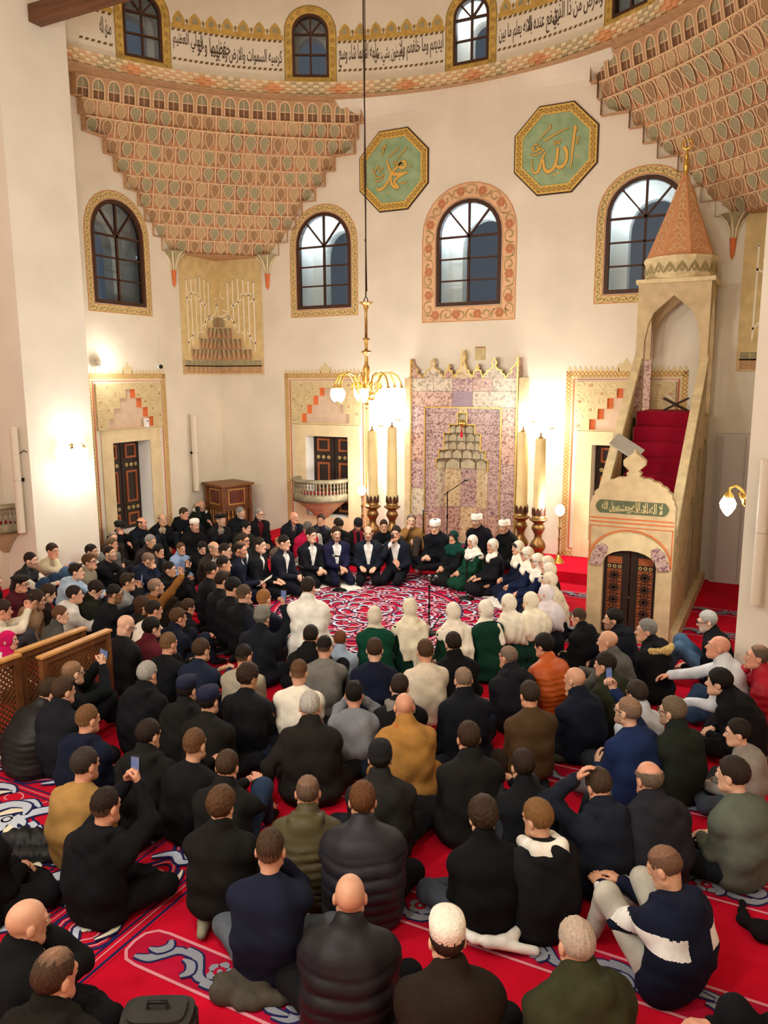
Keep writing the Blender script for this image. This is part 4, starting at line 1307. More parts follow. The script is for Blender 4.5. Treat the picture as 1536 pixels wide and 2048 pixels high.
# carved wooden doors
for sx in (-1, 1):
    m = MB()
    a, b = sorted((sx * 0.008, sx * 0.355))
    top = [(b, 1.12)] + [(0.355 * math.cos(math.pi * i / 10), 1.12 + 0.19 * math.sin(math.pi * i / 10)) for i in range(1, 6)] if sx > 0 else None
    q = [(a, 0.09), (b, 0.09)] + (([(b, 1.12)] + [(0.355 * math.cos(math.pi * i / 10), 1.12 + 0.19 * math.sin(math.pi * i / 10)) for i in range(1, 5)] + [(a, 1.31)]) if sx > 0 else
        ([(b, 1.31)] + [(0.355 * math.cos(math.pi * i / 10), 1.12 + 0.19 * math.sin(math.pi * i / 10)) for i in range(6, 10)] + [(a, 1.12)]))
    m.slab(q, PP, -0.13, -0.09)
    leaf = m.build('door_leaf', [WOODB], mb_root)
    c = sx * 0.21
    m = MB()
    m.slab(rect(c - 0.10, 0.14, c + 0.10, 1.02), PP, -0.09, -0.085)
    m.slab(rect(c - 0.10, 1.10, c + 0.10, 1.20), PP, -0.09, -0.085)
    m.build('panel', [WOODR], leaf)
    m = MB()
    for q in range(5):
        z = 0.14 + 0.176 * q
        ctr = (c, z + 0.088)
        for t in range(6):
            an = t * math.pi / 6
            dx, dy = 0.105 * math.cos(an), 0.09 * math.sin(an)
            m.ribbon([(ctr[0] - dx, ctr[1] - dy), (ctr[0] + dx, ctr[1] + dy)], 0.012, PP, -0.07)
        m.ribbon([(ctr[0] + 0.055 * math.cos(x * math.pi / 6), ctr[1] + 0.055 * math.sin(x * math.pi / 6)) for x in range(13)], 0.014, PP, -0.066)
        m.ribbon([(c - 0.1, z), (c + 0.1, z)], 0.012, PP, -0.068)
    m.build('star_lattice', [WOODB], leaf, kind='stuff')
    for q in (-1, 0, 1):
        m = MB()
        m.disc((c + q * 0.07, 1.06), 0.028, PP, -0.078, 10)
        m.disc((c + q * 0.07, 1.06), 0.012, PP, -0.074, 8, 1)
        m.build('rosette', [mat('pale_brass', '#c9b27a', 0.4, metal=0.6), WOODB], leaf)
m = MB()
m.ball((0.0, 0.10, 0.62), 0.014, 8)
m.build('door_knob', [BRASS], mb_root)
# stairs with red runner
NS, RISE = 13, 3.1 / 13
L0, L1 = 0.16, 3.15
RUN = (L1 - L0) / NS
RUNNER = mat('runner_red', '#a50a2e', 0.95, bump=0.2, bscale=200)
for k in range(NS):
    m = MB()
    y0 = L0 + RUN * k
    z1 = RISE * (k + 1)
    m.box((0, y0 + RUN / 2 + 0.01, z1 - RISE / 2), (2 * PW - 0.16, RUN + 0.02, RISE))
    m.add([(-PW + 0.09, y0 - 0.012, z1 - RISE), (PW - 0.09, y0 - 0.012, z1 - RISE), (PW - 0.09, y0 - 0.012, z1 + 0.01), (-PW + 0.09, y0 - 0.012, z1 + 0.01), (-PW + 0.09, y0 + RUN, z1 + 0.01), (PW - 0.09, y0 + RUN, z1 + 0.01)],
          [(0, 1, 2, 3), (3, 2, 5, 4)], 1)
    m.build('step', [STONE, RUNNER], mb_root)
m = MB()
m.box((0, 3.62, 3.05), (2 * PW - 0.16, 0.95, 0.10))
m.add([(-PW + 0.1, 3.13, 3.11), (PW - 0.1, 3.13, 3.11), (PW - 0.1, 4.05, 3.11), (-PW + 0.1, 4.05, 3.11)], [(0, 1, 2, 3)], 1)
m.build('landing', [STONE, RUNNER], mb_root)
# side walls: balustrades rising with the steps
def side_outline():
    return [(0.165, 0), (4.1, 0), (4.1, 3.0), (3.2, 3.0), (3.2, 4.05), (0.165, 1.63)]
for sx in (-1, 1):
    def PS(u, v, w, sx=sx): return (sx * (PW - 0.09 + w), u, v)
    so = side_outline()
    tri = [(1.0, 0.25), (2.9, 0.25), (2.9, 1.75)] if True else None
    m = MB()
    pl = so if sx < 0 else so
    m.slab(pl, PS if sx > 0 else (lambda u, v, w: (-(PW - 0.09 + w), u, v)), 0.0, 0.09)
    bal = m.build('balustrade', [STONE2], mb_root)
    # arched openings carved in the flank, drawn as recessed stone fields
    m = MB()
    for c, z0, h in ((2.1, 0.25, 1.5), (2.75, 0.25, 2.2), (3.6, 0.25, 2.3)):
        q = arch_outline(c, z0, 0.26, z0 + h - 0.35, 0.42, 10, 0.8)
        m.slab(q, PS, 0.09, 0.098)
        m.ribbon(q + [q[0]], 0.05, PS, 0.115, 1)
    m.build('flank_panel', [mat('flank_recess', '#b3a584', 0.9, var=0.2), STONE], bal)
    m = MB()
    m.bar((sx * (PW - 0.045), 0.165, 1.65), (sx * (PW - 0.045), 3.2, 4.08), 0.13, 0.10)
    m.build('coping', [CARV], bal)
    m = MB()
    m.bar((sx * (PW + 0.005), 0.25, 1.45), (sx * (PW + 0.005), 3.15, 3.78), 0.012, 0.13)
    m.build('carved_band', [mat('carved_band', '#c4a87e', 0.9, color2='#9d8a5e', scale=22)], bal)
    m = MB()
    m.box((sx * (PW + 0.02), 2.1, 0.09), (0.16, 3.9, 0.18))
    m.build('plinth', [STONE], bal)
# canopy: four posts, pointed arches, carved drum band and spire
KY0, KY1 = 3.15, 4.05
MARP = MARB[1]
for sx in (-1, 1):
    for y in (KY0, KY1):
        m = MB()
        m.box((sx * (PW - 0.06), y, 3.82), (0.13, 0.13, 1.65))
        m.build('canopy_post', [MARP if (sx < 0) else STONE], mb_root)
def arch_plate(w_half):
    inner = [(-w_half, 4.28), (-w_half + 0.01, 4.55), (-w_half * 0.78, 4.74), (-w_half * 0.4, 4.88), (0, 5.02), (w_half * 0.4, 4.88), (w_half * 0.78, 4.74), (w_half - 0.01, 4.55), (w_half, 4.28)]
    return inner
for y in (KY0 - 0.065, KY1 + 0.065):
    m = MB()
    inn = arch_plate(0.40)
    q = [(-PW, 4.0), (-0.44, 4.0), (-0.44, 4.28)] + inn[1:-1] + [(0.44, 4.28), (0.44, 4.0), (PW, 4.0), (PW, 5.22), (-PW, 5.22)]
    m.slab(q, lambda u, v, w, y=y: (u, y - w, v), -0.06, 0.06)
    m.build('canopy_arch', [STONE], mb_root)
for sx in (-1, 1):
    m = MB()
    inn = arch_plate(0.34)
    q = [(-0.50, 4.0), (-0.36, 4.0), (-0.36, 4.28)] + inn[1:-1] + [(0.36, 4.28), (0.36, 4.0), (0.50, 4.0), (0.50, 5.22), (-0.50, 5.22)]
    m.slab(q if sx < 0 else q, lambda u, v, w, sx=sx: (sx * (PW - 0.05) + w, (KY0 + KY1) / 2 - u, v), -0.05, 0.05)
    m.build('canopy_arch', [STONE], mb_root)
kc = (0, (KY0 + KY1) / 2)
m = MB()
m.box((0, kc[1], 5.26), (2 * PW + 0.1, 1.12, 0.07))
m.build('canopy_cornice', [CARV], mb_root)
m = MB()
m.lathe([(0.56, 5.29), (0.585, 5.34), (0.57, 5.38), (0.57, 5.58), (0.60, 5.62), (0.60, 5.66)], (kc[0], kc[1], 0), 12, 0, smooth=False)
drum_b = m.build('carved_drum', [CARV], mb_root)
m = MB()
def PK(u, v, w): 
    a = u / 0.58
    return ((0.565 + w) * math.sin(a), kc[1] - (0.565 + w) * math.cos(a), v)
for k in range(18):
    u = -1.75 + 3.5 * (k + 0.5) / 18
    m.ribbon([(u - 0.09, 5.39), (u - 0.05, 5.48), (u, 5.56), (u + 0.05, 5.48), (u + 0.09, 5.39)], 0.022, PK, 0.022)
    m.ribbon([(u, 5.40), (u - 0.035, 5.46), (u, 5.52), (u + 0.035, 5.46), (u, 5.40)], 0.018, PK, 0.022)
m.build('drum_relief', [mat('relief_olive', '#8e8355', 0.9)], drum_b, kind='stuff')
m = MB()
m.lathe([(0.57, 5.66), (0.30, 6.35), (0.055, 7.0)], (kc[0], kc[1], 0), 8, 0, a0=math.pi / 8, a1=2 * math.pi + math.pi / 8, smooth=False)
sp = m.build('spire', [mat('spire_orange', '#c98a5e', 0.85, var=0.08, color2='#d29a6d', scale=5)], mb_root)
m = MB()
for f in range(8):
    am = math.pi / 4 * f
    def PSP(u, v, w, am=am):
        t = (v - 5.66) / 1.34
        r = (0.57 + (0.055 - 0.57) * t) * math.cos(math.pi / 8) + w
        return (r * math.cos(am) - u * math.sin(am), kc[1] + r * math.sin(am) + u * math.cos(am), v)
    for q in range(7):
        v = 5.74 + 0.165 * q
        hw = 0.15 * (1 - (v - 5.66) / 1.4)
        m.ribbon([(-hw, v), (-hw * 0.4, v + 0.05), (0, v + 0.13), (hw * 0.4, v + 0.05), (hw, v)], 0.018, PSP, 0.006)
        m.ribbon([(0, v + 0.02), (-hw * 0.5, v + 0.08), (-hw * 0.2, v + 0.14)], 0.014, PSP, 0.006)
        m.ribbon([(0, v + 0.02), (hw * 0.5, v + 0.08), (hw * 0.2, v + 0.14)], 0.014, PSP, 0.006)
m.build('painted_scrolls', [mat('spire_scroll', '#dfb988', 0.9)], sp, kind='stuff')
m = MB()
m.lathe([(0.055, 6.98), (0.04, 7.03), (0.028, 7.08), (0.05, 7.13), (0.052, 7.17), (0.03, 7.22), (0.022, 7.27), (0.04, 7.31), (0.018, 7.36), (0.014, 7.42)], (kc[0], kc[1], 0), 12)
for k in range(12):
    a0 = math.radians(-60 + 300 * k / 11 - 0) + 0
pts = [(kc[0] + 0.075 * math.sin(math.radians(a)), kc[1], 7.49 - 0.075 * math.cos(math.radians(a))) for a in range(-165, 166, 30)]
m.tube([(p[0], p[1], 2 * 7.49 - p[2]) if False else p for p in pts], 0.022, 6)
m.build('finial', [BRASSL], mb_root)
# folding book rest standing inside the canopy
br = empty('book_rest', (PX + 0.08, PY0 + 3.32, 3.11))
tag(br, 'small dark folding wooden book rest standing on the top landing of the pulpit', 'book rest')
for sg in (-1, 1):
    m = MB()
    m.bar((sg * -0.19, 0.02 * sg, 0.012), (sg * 0.20, 0.02 * sg, 0.22), 0.03, 0.03)
    m.bar((sg * -0.19, 0.16 + 0.02 * sg, 0.012), (sg * 0.20, 0.16 + 0.02 * sg, 0.22), 0.03, 0.03)
    m.build('rest_board', [mat('dark_rest_wood', '#3a2417', 0.6)], br)
m = MB()
m.box((-0.09, -0.02, 0.25), (0.13, 0.16, 0.02), M=Matrix.Rotation(0.5, 3, 'Y'))
m.build('open_book', [WHITEP], br)
# music stand with lit lamp on the steps
ms = empty('lectern_stand', (PX - 0.36, PY0 + 1.15, 0.0))
tag(ms, 'black music stand with tilted pale board, standing on the pulpit steps', 'music stand')
m = MB()
z0 = RISE * 4 + 0.02
m.tube([(0, 0, z0 + 0.03), (0, 0, 2.6)], 0.013, 8)
for a in (0.4, 2.5, 4.6):
    m.tube([(0, 0, z0 + 0.22), (0.11 * math.cos(a), 0.11 * math.sin(a), z0 + 0.03)], 0.008, 5)
m.build('pole', [BLACKM], ms)
m = MB()
m.box((0.06, -0.05, 2.66), (0.46, 0.32, 0.02), M=Matrix.Rotation(0.55, 3, 'Y') @ Matrix.Rotation(0.5, 3, 'X'))
m.build('board', [mat('stand_board', '#b9b4ac', 0.5)], ms)

# ------------------------------------------------------------------ giant candles in brass holders
def candle_stick(x, y, top, label):
    root = empty('candlestick', (x, y, 0.19))
    tag(root, label, 'candlestick', 'giant candles beside the prayer niche')
    m = MB()
    m.lathe([(0.0, 0.0), (0.165, 0.0), (0.17, 0.03), (0.16, 0.06), (0.12, 0.12), (0.10, 0.18), (0.14, 0.24), (0.155, 0.30), (0.13, 0.37), (0.075, 0.44), (0.07, 0.52), (0.10, 0.58), (0.13, 0.63), (0.115, 0.69), (0.085, 0.74),
             (0.15, 0.79), (0.172, 0.80), (0.175, 0.825), (0.13, 0.83), (0.115, 0.90), (0.115, 0.96), (0.0, 0.96)], n=20)
    m.build('holder', [mat('candle_brass', '#8d6b40', 0.4, metal=0.85, var=0.2, scale=8)], root)
    for k in range(9):
        a = k * 2 * math.pi / 9
        m = MB()
        q = [(-0.035, 0.0), (0.035, 0.0), (0.035, 0.10), (0.0, 0.16), (-0.035, 0.10)]
        m.slab(q, lambda u, v, w, a=a: ((0.122 + w) * math.cos(a) - u * math.sin(a), (0.122 + w) * math.sin(a) + u * math.cos(a), 0.90 + v), 0.0, 0.008)
        m.build('crown_tooth', [mat('crown_red_brown', '#4a2418', 0.6)], root)
    h = top - 0.19
    m = MB()
    m.lathe([(0.112, 0.94), (0.108, h * 0.6), (0.098, h - 0.02), (0.092, h), (0.0, h)], n=18)
    m.build('wax', [mat('old_wax', '#dcc68e', 0.6, var=0.10, scale=3)], root)
    m = MB()
    m.lathe([(0.0, h), (0.05, h), (0.055, h + 0.02), (0.02, h + 0.03), (0.015, h + 0.07)], n=10)
    m.ball((0, 0, h + 0.085), 0.022, 8)
    m.build('wick_cap', [BRASS], root)
    return root
candle_stick(-7.72, 14.5, 2.60, 'giant cream candle in brass holder, outer one left of the prayer niche')
candle_stick(-7.32, 14.62, 2.68, 'giant cream candle in brass holder, close to the left edge of the prayer niche')
candle_stick(-4.50, 14.62, 2.66, 'giant cream candle in brass holder, close to the right edge of the prayer niche')
candle_stick(-4.12, 14.5, 2.56, 'giant cream candle in brass holder, outer one right of the prayer niche')
# lamp globes glowing on the wall behind the candles
def globe_lamp(loc, label, power, r=0.06):
    root = empty('wall_globe', loc)
    tag(root, label, 'wall lamp', 'round wall lamps by the prayer niche')
    m = MB()
    m.ball((0, 0, 0), r, 12)
    m.build('globe', [BULB], root)
    m = MB()
    m.tube([(0, 0.02, -r * 0.9), (0, 0.10, -r * 1.6), (0, YQ - loc[1] - 0.005, -r * 1.6)], 0.012, 6)
    m.lathe([(0.0, -r * 1.1), (0.03, -r * 1.05), (0.03, -r * 0.8), (0.0, -r * 0.75)], n=8)
    m.build('bracket', [BRASS], root)
    lamp('globe_light', (0, -0.10, 0.0), power, WARM, 0.06, parent=root)
globe_lamp((-7.83, 14.93, 2.76), 'glowing round wall lamp behind the outer left giant candle', 32)
globe_lamp((-7.40, 14.95, 2.90), 'glowing round wall lamp above the giant candle left of the prayer niche', 32)
globe_lamp((-4.45, 14.95, 2.92), 'glowing round wall lamp above the giant candle right of the prayer niche', 36)
globe_lamp((-4.08, 14.93, 2.80), 'glowing round wall lamp above the outer right giant candle', 36)

# standing brass lamps
def floor_lamp(x, y, z, label, power):
    root = empty('floor_lamp', (x, y, z))
    tag(root, label, 'floor lamp')
    m = MB()
    m.lathe([(0.0, 0.0), (0.19, 0.0), (0.20, 0.03), (0.16, 0.05), (0.13, 0.07), (0.06, 0.16), (0.03, 0.24), (0.0, 0.24)], n=18)
    m.build('base', [BRASSL], root)
    m = MB()
    pr = [(0.018, 0.22), (0.03, 0.27), (0.016, 0.31), (0.016, 0.5), (0.03, 0.54), (0.016, 0.58), (0.016, 0.72), (0.032, 0.76), (0.016, 0.80), (0.016, 0.93), (0.03, 0.97), (0.045, 1.0), (0.0, 1.0)]
    m.lathe(pr, n=10)
    m.build('stem', [BRASS], root)
    m = MB()
    m.lathe([(0.0, 1.0), (0.05, 1.01), (0.085, 1.07), (0.09, 1.12), (0.06, 1.19), (0.0, 1.22)], n=12)
    m.build('lit_shade', [BULB], root)
    lamp('floor_lamp_light', (0, -0.16, 1.14), power, WARM, 0.08, parent=root)
floor_lamp(-8.10, 14.72, 0.19, 'slim brass standing lamp glowing between the stone balcony and the giant candles', 36)
floor_lamp(-3.72, 14.55, 0.10, 'slim brass standing lamp with wide foot glowing left of the pulpit', 38)

# ------------------------------------------------------------------ chandelier on its cord
CHX, CHY = -5.9, 10.9
ch = empty('chandelier', (CHX, CHY, 3.2))
tag(ch, 'brass chandelier with drooping arms and lit glass bells on a long cord', 'chandelier')
m = MB()
m.tube([(0, 0, 1.72), (0.01, 0, 3.5), (-0.008, 0, 5.5), (0, 0, 9.75)], 0.011, 5)
m.tube([(0.02, 0, 1.80), (-0.01, 0, 3.6), (0.02, 0, 5.4), (0, 0, 9.75)], 0.007, 5)
for z in (2.55, 3.3, 4.6): m.ball((0, 0, z), 0.02, 6)
m.build('cord', [mat('dark_cord', '#3d2a22', 0.7)], ch)
m = MB()
m.tube([(-0.035, 0, 1.62), (-0.03, 0, 1.68), (0, 0, 1.73), (0.03, 0, 1.68), (0.035, 0, 1.62)], 0.009, 5)
m.build('hook', [BLACKM], ch)
m = MB()
m.lathe([(0.0, 0.0), (0.012, 0.02), (0.022, 0.05), (0.012, 0.07), (0.035, 0.10), (0.045, 0.12), (0.02, 0.15), (0.03, 0.2), (0.035, 0.3), (0.025, 0.36), (0.045, 0.42), (0.05, 0.47), (0.035, 0.52), (0.055, 0.6), (0.05, 0.66),
         (0.03, 0.7), (0.024, 0.82), (0.03, 0.86), (0.075, 0.88), (0.075, 0.905), (0.03, 0.92), (0.02, 0.95), (0.034, 1.06), (0.06, 1.10), (0.022, 1.1), (0.021, 1.5), (0.03, 1.54), (0.045, 1.57), (0.035, 1.59), (0.09, 1.62), (0.115, 1.64), (0.05, 1.645), (0.0, 1.65)], n=16)
m.build('stem', [mat('chandelier_brass', '#b98d4c', 0.3, metal=0.9, var=0.15, scale=10)], ch)
arm_mat = mat('polished_brass', '#e2b04f', 0.25, metal=0.9)
for k in range(9):
    a = 2 * math.pi * (k + 0.35) / 9
    R_ = 0.56 if k % 2 == 0 else 0.50
    def A(r, z): return (r * math.cos(a), r * math.sin(a), z)
    m = MB()
    m.tube([A(0.04, 0.28), A(0.12, 0.24), A(0.19, 0.30), A(0.19, 0.42), A(0.25, 0.53), A(R_ - 0.17, 0.575), A(R_ - 0.07, 0.53), A(R_ - 0.015, 0.43), A(R_, 0.36)], 0.013, 6)
    sc = []
    for q in range(12):
        t = q / 11
        an = -0.5 + 5.5 * t
        sc.append(A(0.15 + 0.085 * (1 - 0.7 * t) * math.cos(an), 0.36 + 0.085 * (1 - 0.7 * t) * math.sin(an)))
    m.tube(sc, 0.012, 5)
    sc = [A(0.10 + 0.06 * (1 - 0.08 * q) * math.cos(2.4 + q * 0.5), 0.20 + 0.06 * (1 - 0.08 * q) * math.sin(2.4 + q * 0.5)) for q in range(10)]
    m.tube(sc, 0.011, 5)
    arm = m.build('arm', [arm_mat], ch)
    m = MB()
    m.lathe([(0.0, 0.37), (0.02, 0.365), (0.032, 0.35), (0.035, 0.335), (0.0, 0.335)], A(R_, 0)[:2] + (0,), 10)
    m.build('gallery', [arm_mat], arm)
    m = MB()
    m.lathe([(0.03, 0.34), (0.058, 0.31), (0.068, 0.26), (0.062, 0.21), (0.04, 0.165), (0.012, 0.13), (0.0, 0.125)], A(R_, 0)[:2] + (0,), 12)
    m.build('glass_bell', [BULB], arm)
for k in range(3):
    a = 2 * math.pi * k / 3 + 0.5
    lamp('chandelier_light', (0.72 * math.cos(a), 0.72 * math.sin(a), 0.16), 110, WARM, 0.12, parent=ch)

# ------------------------------------------------------------------ stone balcony before the left shutter
def balcony(name, cx, cy, z, R, label, cat, a0, a1, nb, mats, wallface):
    root = empty(name, (cx, cy, 0))
    tag(root, label, cat)
    m = MB()
    m.lathe([(0.05, z + 0.50), (0.16, z + 0.56), (R * 0.55, z + 0.74), (R * 0.85, z + 0.90), (R * 0.97, z + 0.97)], n=28, a0=a0, a1=a1)
    m.build('bowl', [mat('bowl_stone', '#bfae86', 0.9, var=0.12, scale=5)], root)
    m = MB()
    m.lathe([(R * 0.97, z + 0.97), (R * 1.0, z + 1.0), (R * 1.01, z + 1.10), (R * 0.97, z + 1.12), (R * 0.86, z + 1.12)], n=28, a0=a0, a1=a1)
    m.build('lower_ring', [STONEG], root)
    m = MB()
    n = 46
    for k in range(n):
        a = a0 + (a1 - a0) * (k + 0.5) / n
        m.box((R * 1.0 * math.cos(a), R * 1.0 * math.sin(a), z + 0.965), (0.025, 0.018, 0.035), rz=a)
    m.build('dentils', [mat('dark_dentil_stone', '#5b513d', 0.9)], root, kind='stuff')
    m = MB()
    m.lathe([(R * 0.84, z + 1.40), (R * 0.84, z + 1.44), (R * 0.92, z + 1.47), (R * 1.05, z + 1.45), (R * 1.08, z + 1.41), (R * 1.02, z + 1.38), (R * 0.9, z + 1.38), (R * 0.84, z + 1.40)], n=28, a0=a0, a1=a1)
    m.build('hand_rail', [STONEG], root)
    base = None
    for k in range(nb):
        a = a0 + (a1 - a0) * (k + 0.5) / nb
        if base is None:
            m = MB()
            m.lathe([(0.020, 0.0), (0.026, 0.02), (0.014, 0.04), (0.028, 0.09), (0.014, 0.13), (0.014, 0.14), (0.028, 0.18), (0.014, 0.23), (0.024, 0.25), (0.022, 0.27)], n=8)
            base = m.mesh('baluster', [STONEG])
        o = link('baluster', base, root)
        o.location = (R * 0.955 * math.cos(a), R * 0.955 * math.sin(a), z + 1.115)
    m = MB()
    m.lathe([(0.0, z + 1.13), (R * 0.88, z + 1.13)], n=24, a0=a0, a1=a1)
    m.build('floor_cloth', [mat('red_cloth', '#b01a35', 0.95)], root)
    return root
balcony('balcony', -9.38, YQ - 0.02, 0.0, 0.66, 'half-round carved stone balcony with baluster ring below the left far shutter', 'balcony', math.pi, 2 * math.pi, 24, None, 'f')
balcony('balcony', -12.35, 9.08, 0.10, 0.52, 'dark carved stone balcony cut by the left picture edge on the pier', 'balcony', math.pi, 2 * math.pi, 20, None, 'f')

# ------------------------------------------------------------------ carved wooden preacher's chair in the corner
kr = empty('preacher_chair', (-11.6, 14.55, 0), math.radians(-20))
tag(kr, "carved walnut preacher's seat box with inlaid panels and spindle base in the left corner", 'wooden chair')
S = 0.72
m = MB()
for sx in (-1, 1):
    for sy in (-1, 1):
        m.box((sx * S / 2, sy * S / 2, 0.62), (0.07, 0.07, 1.24))
m.build('corner_posts', [WOODK], kr)
for an in (0, math.pi / 2, math.pi, 3 * math.pi / 2):
    R3 = Matrix.Rotation(an, 3, 'Z')
    def PKc(u, v, w, R3=R3): return tuple(R3 @ Vector((u, -S / 2 - w, v)))
    m = MB()
    m.slab(rect(-S / 2, 0.72, S / 2, 1.24), PKc, -0.02, 0.0)
    pn = m.build('panel', [WOODK], kr)
    m = MB()
    q = rect(-0.21, 0.82, 0.21, 1.16)
    m.ribbon(q + [q[0]], 0.03, PKc, 0.006)
    m.build('inlay', [WOODL], pn)
    m = MB()
    m.slab(rect(-0.17, 0.86, 0.17, 1.12), PKc, 0.0, 0.012)
    m.build('field', [mat('mahogany', '#5f2f22', 0.5, var=0.15)], pn)
    for k in range(11):
        m = MB()
        u = -0.28 + 0.056 * k
        p = Vector(PKc(u, 0, -0.01))
        m.lathe([(0.012, 0.34), (0.018, 0.40), (0.01, 0.46), (0.02, 0.52), (0.01, 0.58), (0.018, 0.64), (0.012, 0.70)], (p.x, p.y, 0), 6)
        m.build('spindle', [WOODL if k % 2 else WOODK], kr)
    m = MB()
    m.slab(rect(-S / 2, 0.28, S / 2, 0.35), PKc, -0.03, 0.02)
    m.slab(rect(-S / 2, 0.68, S / 2, 0.73), PKc, -0.03, 0.025)
    m.slab([(-S / 2, 0.28), (-0.27, 0.16), (-0.15, 0.22), (0, 0.25), (0.15, 0.22), (0.27, 0.16), (S / 2, 0.28)], PKc, -0.02, 0.0)
    m.build('rail', [WOODK], kr)
m = MB()
m.box((0, 0, 1.265), (S + 0.16, S + 0.16, 0.05))
m.build('top', [mat('walnut_top', '#7b4d28', 0.45, var=0.2, scale=3, stretch=(1, 6, 1))], kr)

# ------------------------------------------------------------------ wall lamps, speakers, small fittings
def glass_bell(m, c, r=0.075):
    m.lathe([(0.03, 0.0), (r * 0.75, -0.03), (r, -0.08), (r * 0.9, -0.13), (r * 0.5, -0.19), (r * 0.15, -0.225), (0.0, -0.23)], c, 14)
sl = empty('wall_sconce', (-11.47, 9.98, 2.5))
tag(sl, 'double wall lamp with two glowing bells on the bright face of the left pier', 'wall lamp')
m = MB()
m.lathe([(0.0, 0), (0.05, 0), (0.05, 0.02), (0, 0.03)], (0.0, 0, 0), 10)
for sg in (-1, 1):
    m.tube([(0.0, 0, 0.0), (0.08, 0.05 * sg, 0.06), (0.15, 0.11 * sg, 0.06), (0.17, 0.13 * sg, 0.0)], 0.012, 6)
    m.lathe([(0.0, 0.02), (0.03, 0.0), (0.045, -0.03), (0.0, -0.03)], (0.17, 0.13 * sg, 0), 10)
m.build('arms', [BRASS], sl)
for sg in (-1, 1):
    m = MB()
    glass_bell(m, (0.17, 0.13 * sg, -0.03))
    m.build('glass_bell', [BULB], sl)
lamp('sconce_light', (0.27, 0, -0.15), 60, WARM, 0.08, parent=sl)
sr = empty('wall_sconce', (-0.342, 9.7, 2.32))
tag(sr, 'brass wall lamp with single glowing glass bell beside the right pier', 'wall lamp')
m = MB()
m.lathe([(0.0, -0.07), (0.05, -0.06), (0.05, 0.06), (0, 0.07)], (-0.01, 0, 0), 10)
m.tube([(0.0, 0, 0.0), (-0.06, 0, 0.10), (-0.13, 0, 0.15), (-0.19, 0, 0.12), (-0.2, 0, 0.06)], 0.016, 7)
m.tube([(-0.02, 0, -0.08), (-0.05, 0, -0.02), (-0.09, 0, 0.06), (-0.06, 0, 0.1)], 0.012, 6)
m.lathe([(0.0, 0.09), (0.025, 0.07), (0.055, 0.03), (0.06, 0.01), (0.0, 0.01)], (-0.2, 0, 0), 12)
m.build('arm', [BRASSL], sr)
m = MB()
glass_bell(m, (-0.2, 0, 0.02), 0.09)
m.build('glass_bell', [BULB], sr)
lamp('sconce_light', (-0.36, 0, -0.1), 48, WARM, 0.08, parent=sr)
fl = empty('flood_lamp', (XL, 11.35, 4.0))
tag(fl, 'small white flood lamp shining above the left shutter surround', 'wall lamp')
m = MB()
m.tube([(0, 0, 0), (0.14, 0.0, 0.02)], 0.012, 6)
m.box((0.17, 0.05, 0.0), (0.08, 0.16, 0.12))
m.build('housing', [WHITEP], fl)
m = MB()
m.ball((0.26, 0.06, -0.01), 0.075, 10)
m.build('lit_face', [BULB], fl)
lamp('flood_light', (0.42, 0.1, -0.05), 22, WARM, 0.06, parent=fl)
# line-array speakers
def column_speaker(loc, h, rz, label, tilt=0.0):
    root = empty('column_speaker', loc, rz)
    root.rotation_euler = (tilt, 0, rz)
    tag(root, label, 'speaker')
    sp_m = mat('speaker_beige', '#d9ccb8', 0.6)
    for k in range(2):
        m = MB()
        q = [(0.055 * math.cos(a * math.pi / 8), -0.05 - 0.055 * math.sin(a * math.pi / 8)) for a in range(9)] + [(-0.055, 0), (0.055, 0)]
        z0, z1 = h * k / 2 + (0.004 if k else 0), h * (k + 1) / 2
        m.slab(q, lambda u, v, w: (u, v, w), z0, z1)
        m.build('speaker_section', [sp_m], root)
    m = MB()
    m.box((0, 0.04, h * 0.5), (0.04, 0.10, 0.06))
    m.tube([(0.02, 0.03, h * 0.75), (0.10, 0.06, h * 0.78), (0.14, 0.09, h * 0.76)], 0.008, 5)
    m.build('bracket', [BLACKM], root)
column_speaker((-11.66, 9.0, 1.08), 1.82, 0, 'long pale column speaker on the shaded face of the left pier')
column_speaker((-12.12, 14.02, 1.13), 1.75, math.pi / 2, 'long pale column speaker on the left wall beside the shutter')
column_speaker((-0.165, 9.12, 1.28), 1.56, 0, 'long pale column speaker on the right pier')
cm_ = empty('security_camera', (XL, 13.11, 3.95))
tag(cm_, 'small white dome security camera on the left wall', 'camera')
m = MB(); m.lathe([(0, 0), (0.055, 0), (0.055, 0.05), (0, 0.05)], n=12); mm = m.build('mount', [WHITEP], cm_); mm.rotation_euler = (0, math.pi / 2, 0)
m = MB(); m.ball((0.075, 0.0, 0), 0.045, 10); m.build('lens', [BLACKP], cm_)
m = MB(); m.tube([(0.01, 0.0, 0.05), (0.008, 0.0, 0.6), (0.008, -0.02, 0.98)], 0.007, 4); m.build('cable', [WHITEP], cm_)
pb = empty('wall_sensor', (XL + 0.06, 12.58, 2.68))
tag(pb, 'little white sensor box on the lintel of the left shutter', 'sensor')
m = MB(); m.box((0.02, 0, 0.09), (0.08, 0.085, 0.18)); m.build('case', [WHITEP], pb)
m = MB(); m.box((0.063, 0, 0.13), (0.006, 0.03, 0.03)); m.build('sensor_eye', [BLACKP], pb)

